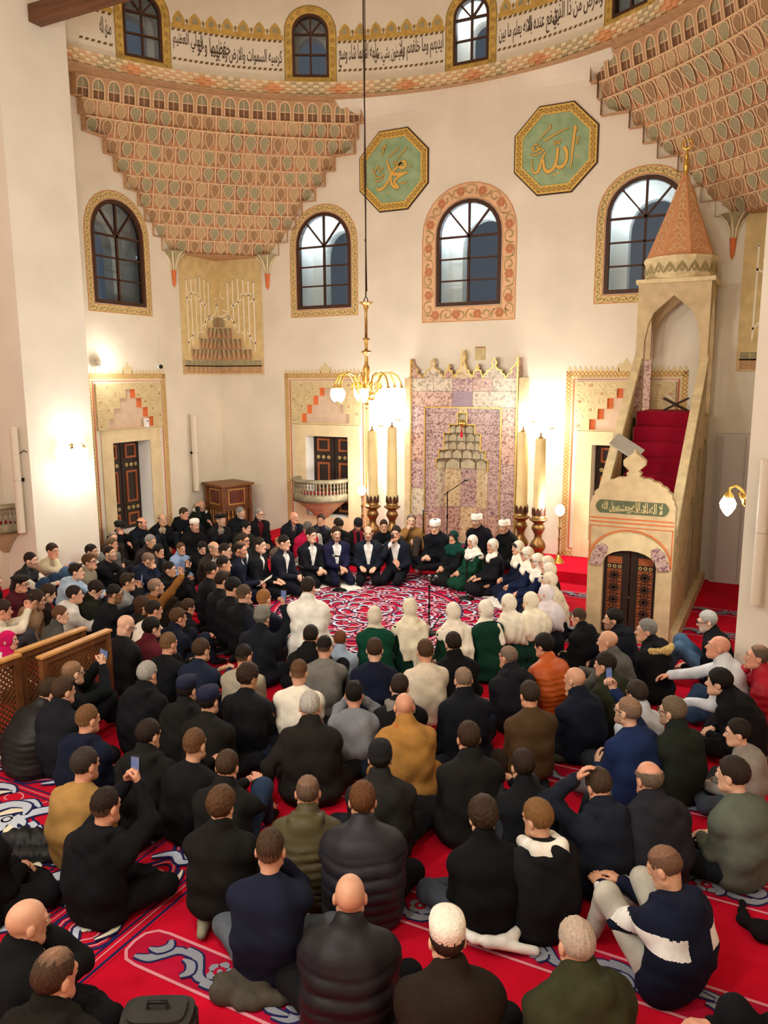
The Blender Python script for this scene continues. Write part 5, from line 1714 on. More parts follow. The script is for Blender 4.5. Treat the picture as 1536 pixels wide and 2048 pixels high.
# ------------------------------------------------------------------ things on the floor of the circle
def onfloor(px, py, z=0.0):
    """ground point seen at a picture pixel (used once, to read positions off the photograph)"""
    d = cam_ob.matrix_world.to_3x3() @ Vector(((px - 768) / FPX, (1024 - py) / FPX, -1.0))
    t = (z - EYE) / d.z
    return Vector((d.x * t, d.y * t, z))
def mic_stand(px, py, h, yaw, boom, label, heads=1, base='disc'):
    p = onfloor(px, py)
    root = empty('microphone_stand', (p.x, p.y, 0), yaw)
    tag(root, label, 'microphone stand')
    m = MB()
    if base == 'disc':
        m.lathe([(0.0, 0.0), (0.13, 0.0), (0.13, 0.02), (0.05, 0.035), (0.0, 0.035)], n=18)
    else:
        for a in (0.3, 2.4, 4.5):
            m.tube([(0, 0, 0.16), (0.30 * math.cos(a), 0.30 * math.sin(a), 0.012)], 0.011, 6)
    m.build('foot', [BLACKM], root)
    m = MB()
    m.tube([(0, 0, 0.02), (0, 0, h)], 0.011, 8)
    m.lathe([(0.02, h * 0.55), (0.02, h * 0.62)], n=8)
    m.build('pole', [BLACKM], root)
    if boom:
        m = MB()
        m.tube([(0, -boom * 0.2, h - boom * 0.08), (0, boom, h + boom * 0.45)], 0.009, 6)
        m.ball((0, 0, h), 0.022, 8)
        m.build('boom', [BLACKM], root)
        tip = Vector((0, boom, h + boom * 0.45))
    else:
        tip = Vector((0, 0, h))
    for k in range(heads):
        dx = 0.0 if heads == 1 else (-0.05 if k == 0 else 0.05)
        m = MB()
        m.tube([tip + Vector((dx * 0.4, -0.02, 0)), tip + Vector((dx, 0.09, 0.025))], [0.013, 0.018], 8)
        m.build('microphone', [BLACKP], root)
        m = MB()
        m.ball(tip + Vector((dx, 0.115, 0.032)), 0.028, 10)
        m.build('microphone_grille', [mat('mic_grille', '#8b8d8f', 0.4, metal=0.6)], root)
    return root
mic_stand(680, 1182, 0.62, 2.6, 0.0, 'short black round-foot microphone stand in front of the men in suits')
mic_stand(606, 1205, 0.60, 1.5, 0.0, 'short black microphone stand beside the figure in the white jacket')
mic_stand(933, 1198, 0.66, -0.6, 0.0, 'short black round-foot microphone stand before the women in headscarves')
mic_stand(858, 1268, 0.72, 0.2, 0.12, 'black microphone stand with twin heads among the white scarves', 2)
mic_stand(846, 1143, 1.15, 0.4, 0.0, 'tall black tripod microphone stand at the step edge', 1, 'tripod')
p_ = onfloor(866, 1085, 0.19)
r_ = mic_stand(866, 1085, 1.2, -0.5, 0.42, 'tall black boom microphone stand in front of the prayer niche', 1, 'tripod')
r_.location = (-6.05, 14.6, 0.19)
# song sheets
PAPER = mat('song_paper', '#ece6d8', 0.8)
sheets = [(466, 1192, 25), (600, 1176, -8), (622, 1178, 12), (655, 1166, 4), (690, 1166, -15), (712, 1165, 8), (757, 1163, 2), (572, 1188, -20), (880, 1160, -12), (905, 1167, 18), (925, 1175, 10), (942, 1173, -10), (965, 1183, 14), (982, 1190, -8), (1000, 1198, 20), (1012, 1215, 30), (565, 1262, -5), (700, 1176, 30), (990, 1206, -15), (640, 1171, 40)]
first = None
places = ['nearest the men kneeling at the left end', 'left of the round-foot microphone stand', 'beside the sheet left of the microphone stand', 'just left of the first microphone foot', 'just right of the first microphone foot', 'right of the first microphone stand', 'before the man holding a microphone', 'farthest left in the front arc',
          'before the dark green scarf', 'before the woman in the green dress', 'before the woman in black with white scarf', 'behind the women\'s microphone foot', 'right of the women\'s microphone foot', 'before the woman with black under-scarf', 'before the first navy dress',
          'in the pile before the cream scarves', 'behind the man filming in a grey cap', 'lapping over the sheet by the microphone', 'on top of the women\'s pile', 'tilted between two sheets of the left arc']
for (px, py, a), pl in zip(sheets, places):
    p = onfloor(px, py)
    if first is None:
        m = MB()
        m.add([(-0.15, -0.21, 0.0), (0.15, -0.21, 0.0), (0.15, 0.21, 0.0), (-0.15, 0.21, 0.0), (-0.15, -0.21, 0.008), (0.0, -0.21, 0.015), (0.15, -0.21, 0.006), (0.15, 0.21, 0.01), (0.0, 0.21, 0.012), (-0.15, 0.21, 0.008)],
              [(4, 5, 8, 9), (5, 6, 7, 8), (0, 3, 2, 1), (0, 1, 6, 5, 4), (2, 3, 9, 8, 7), (3, 0, 4, 9), (1, 2, 7, 6)])
        first = o = m.build('song_sheet', [PAPER])
    else:
        o = copy_of(first)
    o.location = (p.x, p.y, 0.012 + 0.003 * rnd.random())
    o.rotation_euler = (0, 0, math.radians(YAW + a))
    tag(o, 'white song sheet lying on the medallion carpet ' + pl, 'paper', 'song sheets on the carpet')
    if not 'x' in o.keys(): pass
# water bottles
def bottle(px, py, label, z=0.0):
    p = onfloor(px, py, z)
    root = empty('water_bottle', (p.x, p.y, z))
    tag(root, label, 'bottle')
    m = MB()
    m.lathe([(0.0, 0.0), (0.032, 0.0), (0.034, 0.02), (0.034, 0.13), (0.03, 0.16), (0.014, 0.19), (0.013, 0.21), (0.0, 0.21)], n=12)
    m.build('bottle_body', [mat('clear_plastic', '#cfd6d8', 0.1, spec=0.6)], root)
    m = MB()
    m.lathe([(0.015, 0.2), (0.015, 0.225), (0, 0.225)], n=10)
    m.build('cap', [mat('red_cap', '#a83030', 0.5)], root)
bottle(834, 1145, 'clear water bottle standing by the tall tripod stand at the step')
bottle(387, 1152, 'clear water bottle on the red carpet before the boy in the blue shirt')
bottle(900, 1340, 'crumpled clear bottle by the cream jumper in the second row') if False else None
bottle(1135, 1262, 'clear water bottle behind the lilac scarf')
# cables
m = MB()
pts = [onfloor(x, y) + Vector((0, 0, 0.012)) for x, y in ((846, 1140), (838, 1155), (812, 1162), (786, 1170), (760, 1172), (735, 1180))]
m.tube(pts, 0.009, 5)
pts = [onfloor(x, y) + Vector((0, 0, 0.012)) for x, y in ((858, 1268), (880, 1235), (900, 1222), (925, 1200), (880, 1165), (850, 1150))]
m.tube(pts, 0.009, 5)
tag(m.build('microphone_cable', [BLACKP]), 'black cables snaking over the medallion carpet between the stands', 'cable')

# ------------------------------------------------------------------ lattice screens at the left
def lattice_screen(a, b, h, label, group='wooden lattice screens'):
    a, b = Vector((a[0], a[1], 0)), Vector((b[0], b[1], 0))
    d = b - a
    L = d.length
    root = empty('lattice_screen', a, math.atan2(d.y, d.x))
    tag(root, label, 'screen', group)
    def PSc(u, v, w): return (u, -w, v)
    for u in (0.035, L - 0.035):
        m = MB(); m.box((u, 0, h / 2), (0.07, 0.06, h)); m.build('post', [WOODK], root)
    for v, t in ((h - 0.035, 0.07), (0.08, 0.16), (h * 0.52, 0.0)):
        if t: m = MB(); m.box((L / 2, 0, v), (L - 0.14, 0.05, t)); m.build('rail', [WOODK], root)
    m = MB(); m.box((L / 2, 0, h + 0.012), (L + 0.02, 0.09, 0.024)); m.build('top_cap', [WOODL], root)
    g = 0.062
    n = int((L + h) / g)
    x0, x1, y0, y1 = 0.07, L - 0.07, 0.16, h - 0.07
    m = MB()
    for k in range(-int(h / g) - 1, n):
        for sg, w in ((1, 0.008), (-1, -0.004)):
            # clip u = x0 + k*g + s, v = y0 + s (or mirrored)
            pts = []
            s0 = max(0, -(k * g)); s1 = min(y1 - y0, x1 - x0 - k * g)
            if s1 - s0 < 0.02: continue
            ua, va, ub, vb = x0 + k * g + s0, y0 + s0, x0 + k * g + s1, y0 + s1
            if sg < 0: ua, ub = x0 + x1 - ua, x0 + x1 - ub
            dx, dy = 0.0085, -0.0085 * sg
            q = [(ua + dx, va + dy), (ub + dx, vb + dy), (ub - dx, vb - dy), (ua - dx, va - dy)]
            ar = (q[1][0] - q[0][0]) * (q[2][1] - q[0][1]) - (q[2][0] - q[0][0]) * (q[1][1] - q[0][1])
            m.slab(q if ar > 0 else q[::-1], PSc, w - 0.008, w)
            c = 0
    m.build('lattice', [WOODK], root, kind='stuff')
    return root
def g2(px, py, z): 
    p = onfloor(px, py, z); return (p.x, p.y)
A_ = g2(80, 1318, 0.95); B_ = g2(217, 1262, 0.95)
lattice_screen(A_, B_, 0.95, 'carved wooden lattice screen standing closest to the filming men')
C_ = g2(36, 1306, 0.95); D_ = g2(168, 1258, 0.95)
lattice_screen(C_, D_, 0.95, 'carved wooden lattice screen behind the nearer one, below the plaid shirt')
E_ = g2(36, 1312, 0.95); F_ = g2(-130, 1372, 0.95)
lattice_screen(F_, E_, 0.95, 'carved wooden lattice screen cut by the left picture edge')
# ------------------------------------------------------------------ woven carpet patterns (flat inlays on the pile)
NAVY = mat('carpet_navy', '#232450', 0.95, spec=0.1, bump=0.2, bscale=220)
PALE = mat('carpet_pale_blue', '#c3c9d6', 0.95, spec=0.1, bump=0.2, bscale=220)
PALEG = mat('carpet_grey', '#8d8f98', 0.95, spec=0.1, bump=0.2, bscale=220)
PINKC = mat('carpet_pink', '#d98a94', 0.95, spec=0.1)
WHC = mat('carpet_white', '#d9dbe0', 0.95, spec=0.1)
IVORY = mat('carpet_ivory', '#e3d9bd', 0.95, spec=0.1)
CRIM = mat('carpet_crimson', '#b01233', 0.95, var=0.1, spec=0.1, bump=0.2, bscale=220)
CM = [NAVY, PALE, PINKC, IVORY, CRIM, PALEG]
NST = [0]
def stroke(m, pts, wd, P, mi, mo=None, z=0.004, e=0.018):
    """tapered leaf stroke with an outline"""
    NST[0] += 1
    z += (NST[0] % 9) * 0.0005
    Q = []
    for i in range(len(pts) - 1):
        p0, p1, p2, p3 = pts[max(i - 1, 0)], pts[i], pts[i + 1], pts[min(i + 2, len(pts) - 1)]
        for q in range(4):
            t = q / 4
            Q.append(tuple(0.5 * (2 * p1[k] + (p2[k] - p0[k]) * t + (2 * p0[k] - 5 * p1[k] + 4 * p2[k] - p3[k]) * t * t + (3 * p1[k] - p0[k] - 3 * p2[k] + p3[k]) * t ** 3) for k in (0, 1)))
    Q.append(pts[-1])
    n = len(Q) - 1
    def W(i):
        x = i / n * (len(wd) - 1)
        j = min(int(x), len(wd) - 2)
        return wd[j] + (wd[j + 1] - wd[j]) * (x - j)
    ws = [W(i) for i in range(n + 1)]
    if mo is not None:
        m.ribbon(Q, [x + 2 * e for x in ws], P, z, mo)
    m.ribbon(Q, ws, P, z + 0.002, mi)
def border_strip(x0, x1, yc, hw, round_l, parent, idx):
    """red strip with waving leaves and flowers between two pink lines"""
    m = MB()
    P = lambda u, v, w: (x0 + u, yc + v, w)
    L = x1 - x0
    r = hw if round_l else 0
    out = [(r, -hw)] + [(L, -hw), (L, hw), (r, hw)]
    if round_l:
        out += [(r - hw * 0.55, hw * 0.92), (r - hw * 0.92, hw * 0.55), (r - hw, 0), (r - hw * 0.92, -hw * 0.55), (r - hw * 0.55, -hw * 0.92)]
    m.slab(out, P, 0.0, 0.003, side=False, mi=4)
    m.ribbon(out + [out[0]], 0.022, P, 0.005, 2)
    k = 0
    u = 0.12
    s = hw / 0.17
    while u < L - 0.1:
        sg = 1 if k % 2 == 0 else -1
        stroke(m, [(u - 0.02, -0.11 * sg * s), (u + 0.08, -0.08 * sg * s), (u + 0.14, 0.0), (u + 0.22, 0.07 * sg * s), (u + 0.34, 0.06 * sg * s)], [0.02, 0.065, 0.08, 0.055, 0.012], P, 5, 0, 0.006, 0.014)
        stroke(m, [(u + 0.10, 0.12 * sg * s), (u + 0.13, 0.06 * sg * s), (u + 0.09, 0.0), (u + 0.02, -0.01 * sg)], [0.02, 0.06, 0.055, 0.012], P, 5, 0, 0.0095, 0.014)
        if k % 3 == 1:
            c = (u + 0.30, -0.03 * sg)
            for q in range(5):
                an = q * 2 * math.pi / 5 + 0.4
                m.disc((c[0] + 0.05 * math.cos(an), c[1] + 0.05 * math.sin(an)), 0.038, P, 0.013, 7, 5)
            m.disc(c, 0.042, P, 0.015, 8, 4)
            m.disc(c, 0.018, P, 0.017, 6, 5)
            stroke(m, [(c[0] + 0.08, c[1]), (c[0] + 0.15, c[1] + 0.03 * sg)], [0.04, 0.01], P, 5, None, 0.009)
        u += 0.27
        k += 1
    o = m.build('carpet_border', CM, parent, kind='stuff')
    return o
for i, yc in enumerate([3.38, 4.52, 5.74, 6.86, 8.06, 10.72, 11.9, 13.1]):
    segs = {0: [(-3.62, 1.2)], 1: [(-2.75, 1.2)], 2: [(-3.4, 1.2)], 3: [(-6.6, 1.2)], 4: [(-8.5, 1.4)], 5: [(-11.3, -8.6), (-3.6, 0.4)], 6: [(-11.3, -9.0), (-3.6, 0.4)], 7: [(-11.3, -9.3), (-3.6, 0.4)]}[i]
    for a, b in segs:
        border_strip(a, b, yc, 0.16, i < 4, floor, i)

# big figured carpet in the lower left corner
X0, X1, Y0, Y1 = -9.6, -3.62, -0.6, 5.05
rug = empty('figured_carpet', (0, 0, 0))
tag(rug, 'large red, navy and white arabesque carpet in the lower left corner', 'carpet')
m = MB()
P = lambda u, v, w: (u, v, w + 0.002)
m.slab(rect(X0, Y0, X1, Y1), P, 0.0, 0.002, mi=0)
m.build('ground', [mat('rug_red', '#c3142c', 0.95, var=0.1, scale=3, spec=0.1, bump=0.2, bscale=220)], rug)
m = MB()
for e, mi, wd in ((0.03, 0, 0.03), (0.09, 2, 0.015), (0.13, 0, 0.025), (0.62, 0, 0.025), (0.66, 2, 0.012), (0.70, 0, 0.02)):
    q = rect(X0 + e, Y0 + e, X1 - e, Y1 - e)
    m.ribbon(q + [q[0]], wd, P, 0.004, mi)
# border: alternating cartouches with nested scrolls
def cartouche(m, c, ang, s=1.0):
    ca, sa = math.cos(ang), math.sin(ang)
    T = lambda pts: [(c[0] + (x * ca - y * sa) * s, c[1] + (x * sa + y * ca) * s) for x, y in pts]
    for k, (r, mi, wd) in enumerate(((0.21, 0, 0.03), (0.175, 2, 0.012), (0.15, 0, 0.02), (0.10, 2, 0.014))):
        pts = []
        for q in range(25):
            an = q * 2 * math.pi / 24
            rr_ = r * (1 + 0.14 * math.cos(4 * an))
            pts.append((rr_ * math.cos(an) * 1.25, rr_ * math.sin(an)))
        m.ribbon(T(pts), wd, P, 0.006, mi)
    stroke(m, T([(-0.10, -0.03), (-0.02, 0.05), (0.05, 0.0), (0.0, -0.04)]), [0.02, 0.05, 0.05, 0.02], P, 1, 0, 0.008)
    stroke(m, T([(0.28, -0.14), (0.34, 0.0), (0.28, 0.14)]), [0.02, 0.07, 0.02], P, 1, 0, 0.008)
    m.disc(T([(0.0, 0.0)])[0], 0.025 * s, P, 0.011, 8, 3)
v = Y0 + 0.9
while v < Y1 - 0.3:
    cartouche(m, (X1 - 0.375, v), math.pi / 2)
    stroke(m, [(X1 - 0.55, v + 0.22), (X1 - 0.42, v + 0.33), (X1 - 0.3, v + 0.27), (X1 - 0.2, v + 0.36)], [0.015, 0.07, 0.06, 0.012], P, 1, 0, 0.014, 0.02)
    stroke(m, [(X1 - 0.22, v + 0.2), (X1 - 0.18, v + 0.08), (X1 - 0.23, v - 0.05)], [0.01, 0.045, 0.01], P, 3, 0, 0.016, 0.014)
    v += 0.60
u = X0 + 0.5
while u < X1 - 0.8:
    cartouche(m, (u, Y1 - 0.375), 0)
    stroke(m, [(u + 0.22, Y1 - 0.55), (u + 0.33, Y1 - 0.42), (u + 0.27, Y1 - 0.3), (u + 0.36, Y1 - 0.2)], [0.015, 0.07, 0.06, 0.012], P, 1, 0, 0.014, 0.02)
    u += 0.60
m.build('figured_border', CM, rug, kind='stuff')
# field: mirrored scrolling leaves
m = MB()
r5 = random.Random(11)
def motif(m, c, sx, sy, s, kind):
    T = lambda pts: [(c[0] + sx * x * s, c[1] + sy * y * s) for x, y in pts]
    if kind == 0:
        stroke(m, T([(-0.34, -0.22), (-0.2, -0.28), (0.0, -0.2), (0.12, 0.0), (0.06, 0.16), (-0.1, 0.18), (-0.14, 0.06), (-0.04, 0.02)]), [0.02, 0.07, 0.10, 0.11, 0.10, 0.07, 0.055, 0.05], P, 1, 0, 0.006, 0.022)
        stroke(m, T([(0.16, -0.1), (0.28, -0.02), (0.36, 0.14)]), [0.02, 0.09, 0.01], P, 3, 0, 0.010, 0.02)
        stroke(m, T([(0.1, -0.2), (0.26, -0.24), (0.38, -0.18)]), [0.02, 0.07, 0.01], P, 1, 0, 0.010, 0.02)
    elif kind == 1:
        stroke(m, T([(-0.3, 0.0), (-0.15, 0.1), (0.02, 0.04), (0.12, -0.1), (0.28, -0.14), (0.38, -0.02)]), [0.012, 0.08, 0.115, 0.10, 0.08, 0.015], P, 1, 0, 0.012, 0.022)
        stroke(m, T([(-0.12, -0.04), (-0.2, -0.16), (-0.1, -0.26)]), [0.02, 0.08, 0.01], P, 3, 0, 0.012, 0.02)
        m.disc(T([(0.3, 0.1)])[0], 0.055 * s, P, 0.012, 9, 0)
        m.disc(T([(0.3, 0.1)])[0], 0.035 * s, P, 0.014, 9, 1)
    else:
        for q in range(8):
            an = q * math.pi / 4 + 0.2
            stroke(m, T([(0.05 * math.cos(an), 0.05 * math.sin(an)), (0.13 * math.cos(an + 0.15), 0.13 * math.sin(an + 0.15)), (0.22 * math.cos(an), 0.22 * math.sin(an))]), [0.04, 0.08, 0.01], P, 1 if q % 2 else 3, 0, 0.014, 0.02)
        m.disc(c, 0.07 * s, P, 0.019, 10, 4)
        m.disc(c, 0.03 * s, P, 0.021, 8, 1)
st = 0.43
nx, ny = int((X1 - X0 - 1.5) / st), int((Y1 - Y0 - 1.5) / st)
for i in range(nx + 1):
    for j in range(ny + 1):
        c = (X1 - 0.98 - i * st, Y1 - 0.98 - j * st)
        motif(m, (c[0] + r5.uniform(-.04, .04), c[1] + r5.uniform(-.04, .04)), 1 if i % 2 else -1, 1 if j % 2 else -1, 0.90, 2 if (i % 4 == 1 and j % 3 == 1) else (i + j) % 2)
for i in range(nx * 2):
    for j in range(ny * 2):
        c = (X1 - 0.82 - i * st / 2, Y1 - 0.82 - j * st / 2)
        a0 = (i * 1.7 + j * 2.3)
        pts = [(c[0] + 0.13 * (1 - q / 14) * math.cos(a0 + q * 0.55), c[1] + 0.13 * (1 - q / 14) * math.sin(a0 + q * 0.55)) for q in range(11)]
        m.ribbon(pts, [0.014 if (i + j) % 2 else 0.026] * 11, P, 0.004 + 0.0002 * ((i + j) % 5), 2 if (i + j) % 2 else 0)
for i in range(nx + 1):
    for j in range(ny + 1):
        c = (X1 - 0.98 - (i + .5) * st, Y1 - 0.98 - (j + .5) * st)
        motif(m, c, -1 if (i + j) % 2 else 1, 1 if i % 2 else -1, 0.62, (i + j) % 2)
m.build('arabesques', CM, rug, kind='stuff')

# round medallion carpet in the singing circle
mc = (-5.85, 10.72)
med = empty('medallion_carpet', (mc[0], mc[1], 0))
tag(med, 'round crimson medallion carpet with pink, white and navy flowers inside the circle of singers', 'carpet')
m = MB()
PM2 = lambda u, v, w: (u, v, w + 0.001)
m.disc((0, 0), 2.55, PM2, 0.001, 64, 0)
m.build('ground', [CRIM], med)
m = MB()
def circ(r, wd, mi, z=0.004):
    m.ribbon([(r * math.cos(2 * math.pi * k / 64), r * math.sin(2 * math.pi * k / 64)) for k in range(65)], wd, PM2, z, mi)
for r, wd, mi in ((2.5, 0.03, 0), (2.44, 0.02, 2), (1.56, 0.035, 0), (1.50, 0.05, 4), (1.46, 0.025, 2), (1.42, 0.02, 0), (0.5, 0.02, 2), (0.53, 0.02, 0)):
    circ(r, wd, mi)
for ring, (r, n, s) in enumerate(((0.16, 6, 0.6), (0.36, 11, 0.7), (0.62, 17, 0.8), (0.86, 22, 0.8), (1.08, 28, 0.8), (1.30, 32, 0.72), (1.68, 38, 0.9), (1.93, 42, 0.9), (2.15, 46, 0.85), (2.34, 50, 0.8))):
    for k in range(n):
        a = 2 * math.pi * (k + 0.5 * (ring % 2)) / n
        ca, sa = math.cos(a), math.sin(a)
        sg = 1 if k % 2 else -1
        T = lambda pts: [(r * ca + (x * -sa * sg + y * ca) * s, r * sa + (x * ca * sg + y * sa) * s) for x, y in pts]
        if (k + ring) % 3 == 0:
            for q in range(6):
                an = q * math.pi / 3
                stroke(m, T([(0.04 * math.cos(an), 0.04 * math.sin(an)), (0.10 * math.cos(an + .2), 0.10 * math.sin(an + .2)), (0.17 * math.cos(an), 0.17 * math.sin(an))]), [0.03, 0.05, 0.01], PM2, 1 if q % 2 else 2, 0, 0.006, 0.01)
            m.disc(T([(0, 0)])[0], 0.04 * s, PM2, 0.011, 8, 4)
        else:
            stroke(m, T([(-0.22, -0.06), (-0.1, 0.08), (0.05, 0.06), (0.13, -0.06), (0.05, -0.13)]), [0.01, 0.045, 0.05, 0.04, 0.015], PM2, 2 if k % 2 else 1, 0, 0.007, 0.012)
            stroke(m, T([(0.1, 0.14), (0.2, 0.06), (0.24, -0.08)]), [0.01, 0.05, 0.01], PM2, 2, 0, 0.009, 0.01)
        m.ribbon(T([(-0.3, 0.16), (-0.1, 0.2), (0.1, 0.13), (0.3, 0.18)]), [0.018] * 4, PM2, 0.004, 2 if k % 2 else 0)
m.build('flower_rings', CM, med, kind='stuff')
# ------------------------------------------------------------------ people: smooth-union body fields meshed as one surface
def smin(a, b, k):
    h = np.clip(0.5 + 0.5 * (b - a) / k, 0, 1)
    return b + (a - b) * h - k * h * (1 - h)
def axis(lo, hi, vox, fines=()):
    cur, out = lo, [lo]
    while cur < hi:
        v = vox
        for a, b, f in fines:
            if a <= cur < b: v = min(v, f)
        cur += v
        out.append(cur)
    return np.array(out)
def prim_box(p):
    if p[0] == 'rc':
        a, b, ra, rb = p[1:5]
        r = max(ra, rb)
        return np.minimum(a, b) - r, np.maximum(a, b) + r
    c, r = p[1], p[2]
    m = np.full(3, max(r)) if len(p) > 3 and p[3] is not None else np.array(r)
    return np.array(c) - m, np.array(c) + m
def field(prims, ax, k=0.03, far=0.25):
    """prims: ('rc', a, b, ra, rb) tapered capsule or ('el', c, r, R) ellipsoid; a dict last item gives k= and sub="""
    x, y, z = ax
    D = np.full((len(x), len(y), len(z)), far, dtype=np.float32)
    for p in prims:
        opt = p[-1] if isinstance(p[-1], dict) else {}
        q = p[:-1] if opt else p
        kk = opt.get('k', k)
        lo, hi = prim_box(q)
        pad = kk + 0.05
        s = [slice(max(0, np.searchsorted(a, l - pad) - 1), np.searchsorted(a, h + pad) + 1) for a, l, h in zip(ax, lo, hi)]
        X, Y, Z = x[s[0]][:, None, None], y[s[1]][None, :, None], z[s[2]][None, None, :]
        if X.size == 0 or Y.size == 0 or Z.size == 0: continue
        if q[0] == 'rc':
            a, b, ra, rb = q[1:5]
            ba = b - a
            L2 = max(1e-9, float(ba @ ba))
            h = np.clip(((X - a[0]) * ba[0] + (Y - a[1]) * ba[1] + (Z - a[2]) * ba[2]) / L2, 0, 1)
            d = np.sqrt((X - a[0] - h * ba[0]) ** 2 + (Y - a[1] - h * ba[1]) ** 2 + (Z - a[2] - h * ba[2]) ** 2) - (ra + (rb - ra) * h)
        else:
            c, r = q[1], q[2]
            R = q[3] if len(q) > 3 else None
            dx, dy, dz = X - c[0], Y - c[1], Z - c[2]
            if R is not None:
                dx, dy, dz = (R[0, 0] * dx + R[1, 0] * dy + R[2, 0] * dz, R[0, 1] * dx + R[1, 1] * dy + R[2, 1] * dz, R[0, 2] * dx + R[1, 2] * dy + R[2, 2] * dz)
            k0 = np.sqrt((dx / r[0]) ** 2 + (dy / r[1]) ** 2 + (dz / r[2]) ** 2)
            k1 = np.sqrt((dx / r[0] ** 2) ** 2 + (dy / r[1] ** 2) ** 2 + (dz / r[2] ** 2) ** 2) + 1e-9
            d = k0 * (k0 - 1) / k1
        sl = tuple(s)
        D[sl] = -smin(-D[sl], d, kk) if opt.get('sub') else smin(D[sl], d, kk)
    return D
CORN = np.array([(i, j, k) for i in (0, 1) for j in (0, 1) for k in (0, 1)])
EDG = [(a, b) for a in range(8) for b in range(a + 1, 8) if abs(CORN[a] - CORN[b]).sum() == 1]
def nets(ax, D):
    S = D < 0
    S[0], S[-1] = False, False
    S[:, 0], S[:, -1] = False, False
    S[:, :, 0], S[:, :, -1] = False, False
    D = np.where(S, np.minimum(D, -1e-6), np.maximum(D, 1e-6))
    n = [len(a) for a in ax]
    cnt = np.zeros([q - 1 for q in n], dtype=np.int8)
    for c in CORN:
        cnt += S[c[0]:n[0] - 1 + c[0], c[1]:n[1] - 1 + c[1], c[2]:n[2] - 1 + c[2]]
    act = (cnt > 0) & (cnt < 8)
    I = np.argwhere(act)
    vid = np.full(act.shape, -1, dtype=np.int32)
    vid[act] = np.arange(len(I))
    dv = np.stack([D[I[:, 0] + c[0], I[:, 1] + c[1], I[:, 2] + c[2]] for c in CORN], 1)
    pos = np.zeros((len(I), 3)); num = np.zeros(len(I))
    for a, b in EDG:
        d0, d1 = dv[:, a], dv[:, b]
        mk = (d0 < 0) != (d1 < 0)
        t = np.where(mk, d0 / np.where(mk, d0 - d1, 1), 0)
        pos += np.where(mk[:, None], CORN[a] + t[:, None] * (CORN[b] - CORN[a]), 0)
        num += mk
    pos /= num[:, None]
    V = np.stack([ax[q][I[:, q]] + pos[:, q] * (ax[q][I[:, q] + 1] - ax[q][I[:, q]]) for q in range(3)], 1)
    F = []
    for A in range(3):
        B, C_ = (A + 1) % 3, (A + 2) % 3
        s0 = [slice(None)] * 3; s1 = [slice(None)] * 3
        s0[A] = slice(0, n[A] - 1); s1[A] = slice(1, n[A])
        diff = S[tuple(s0)] != S[tuple(s1)]
        E = np.argwhere(diff)
        E = E[(E[:, B] > 0) & (E[:, C_] > 0) & (E[:, B] < n[B] - 1) & (E[:, C_] < n[C_] - 1)]
        if not len(E): continue
        ins = S[E[:, 0], E[:, 1], E[:, 2]]
        def vv(db, dc):
            q = E.copy(); q[:, B] += db; q[:, C_] += dc
            return vid[q[:, 0], q[:, 1], q[:, 2]]
        Q = np.stack([vv(-1, -1), vv(0, -1), vv(0, 0), vv(-1, 0)], 1)
        Q[~ins] = Q[~ins][:, ::-1]
        F.append(Q)
    return V, (np.concatenate(F) if F else np.zeros((0, 4), int))
def to_mesh(name, V, F, mats, mi=None, smooth=True, extra=None):
    """quads (and optional extra triangles/quads lists) into a mesh"""
    me = bpy.data.meshes.new(name)
    nv, nf = len(V), len(F)
    me.vertices.add(nv)
    me.vertices.foreach_set('co', np.asarray(V, dtype=np.float32).ravel())
    me.loops.add(nf * 4)
    me.loops.foreach_set('vertex_index', np.asarray(F, dtype=np.int32).ravel())
    me.polygons.add(nf)
    me.polygons.foreach_set('loop_start', np.arange(0, nf * 4, 4, dtype=np.int32))
    for m in mats: me.materials.append(m)
    if mi is not None: me.polygons.foreach_set('material_index', np.asarray(mi, dtype=np.int32))
    me.polygons.foreach_set('use_smooth', np.ones(nf, dtype=bool))
    me.update(calc_edges=True)
    return me
def bounds(prims, pad):
    lo = np.min([prim_box(p[:-1] if isinstance(p[-1], dict) else p)[0] for p in prims], 0) - pad
    hi = np.max([prim_box(p[:-1] if isinstance(p[-1], dict) else p)[1] for p in prims], 0) + pad
    return lo, hi
A3 = lambda *v: np.array(v, dtype=float)

# head parts in head coordinates: +Y forward, Z up, origin between the ears
HEAD = [('el', A3(0, -.012, .035), (.075, .095, .087)), ('el', A3(0, .022, -.03), (.061, .070, .088), None, dict(k=.03)),
        ('rc', A3(-.022, .062, -.092), A3(.022, .062, -.092), .022, .022, dict(k=.03)), ('rc', A3(-.05, .0, -.062), A3(-.02, .06, -.09), .020, .02, dict(k=.03)), ('rc', A3(.05, .0, -.062), A3(.02, .06, -.09), .020, .02, dict(k=.03)),
        ('rc', A3(-.036, .076, .030), A3(.036, .076, .030), .012, .012, dict(k=.02)), ('el', A3(-.030, .098, .010), (.016, .013, .011), None, dict(sub=1, k=.012)), ('el', A3(.030, .098, .010), (.016, .013, .011), None, dict(sub=1, k=.012)),
        ('rc', A3(0, .086, .016), A3(0, .108, -.024), .008, .0135, dict(k=.012)), ('rc', A3(-.013, .094, -.028), A3(.013, .094, -.028), .009, .009, dict(k=.01)),
        ('rc', A3(-.016, .088, -.056), A3(.016, .088, -.056), .0085, .0085, dict(k=.008)),
        ('el', A3(-.079, -.010, -.004), (.012, .022, .032), None, dict(k=.008)), ('el', A3(.079, -.010, -.004), (.012, .022, .032), None, dict(k=.008))]
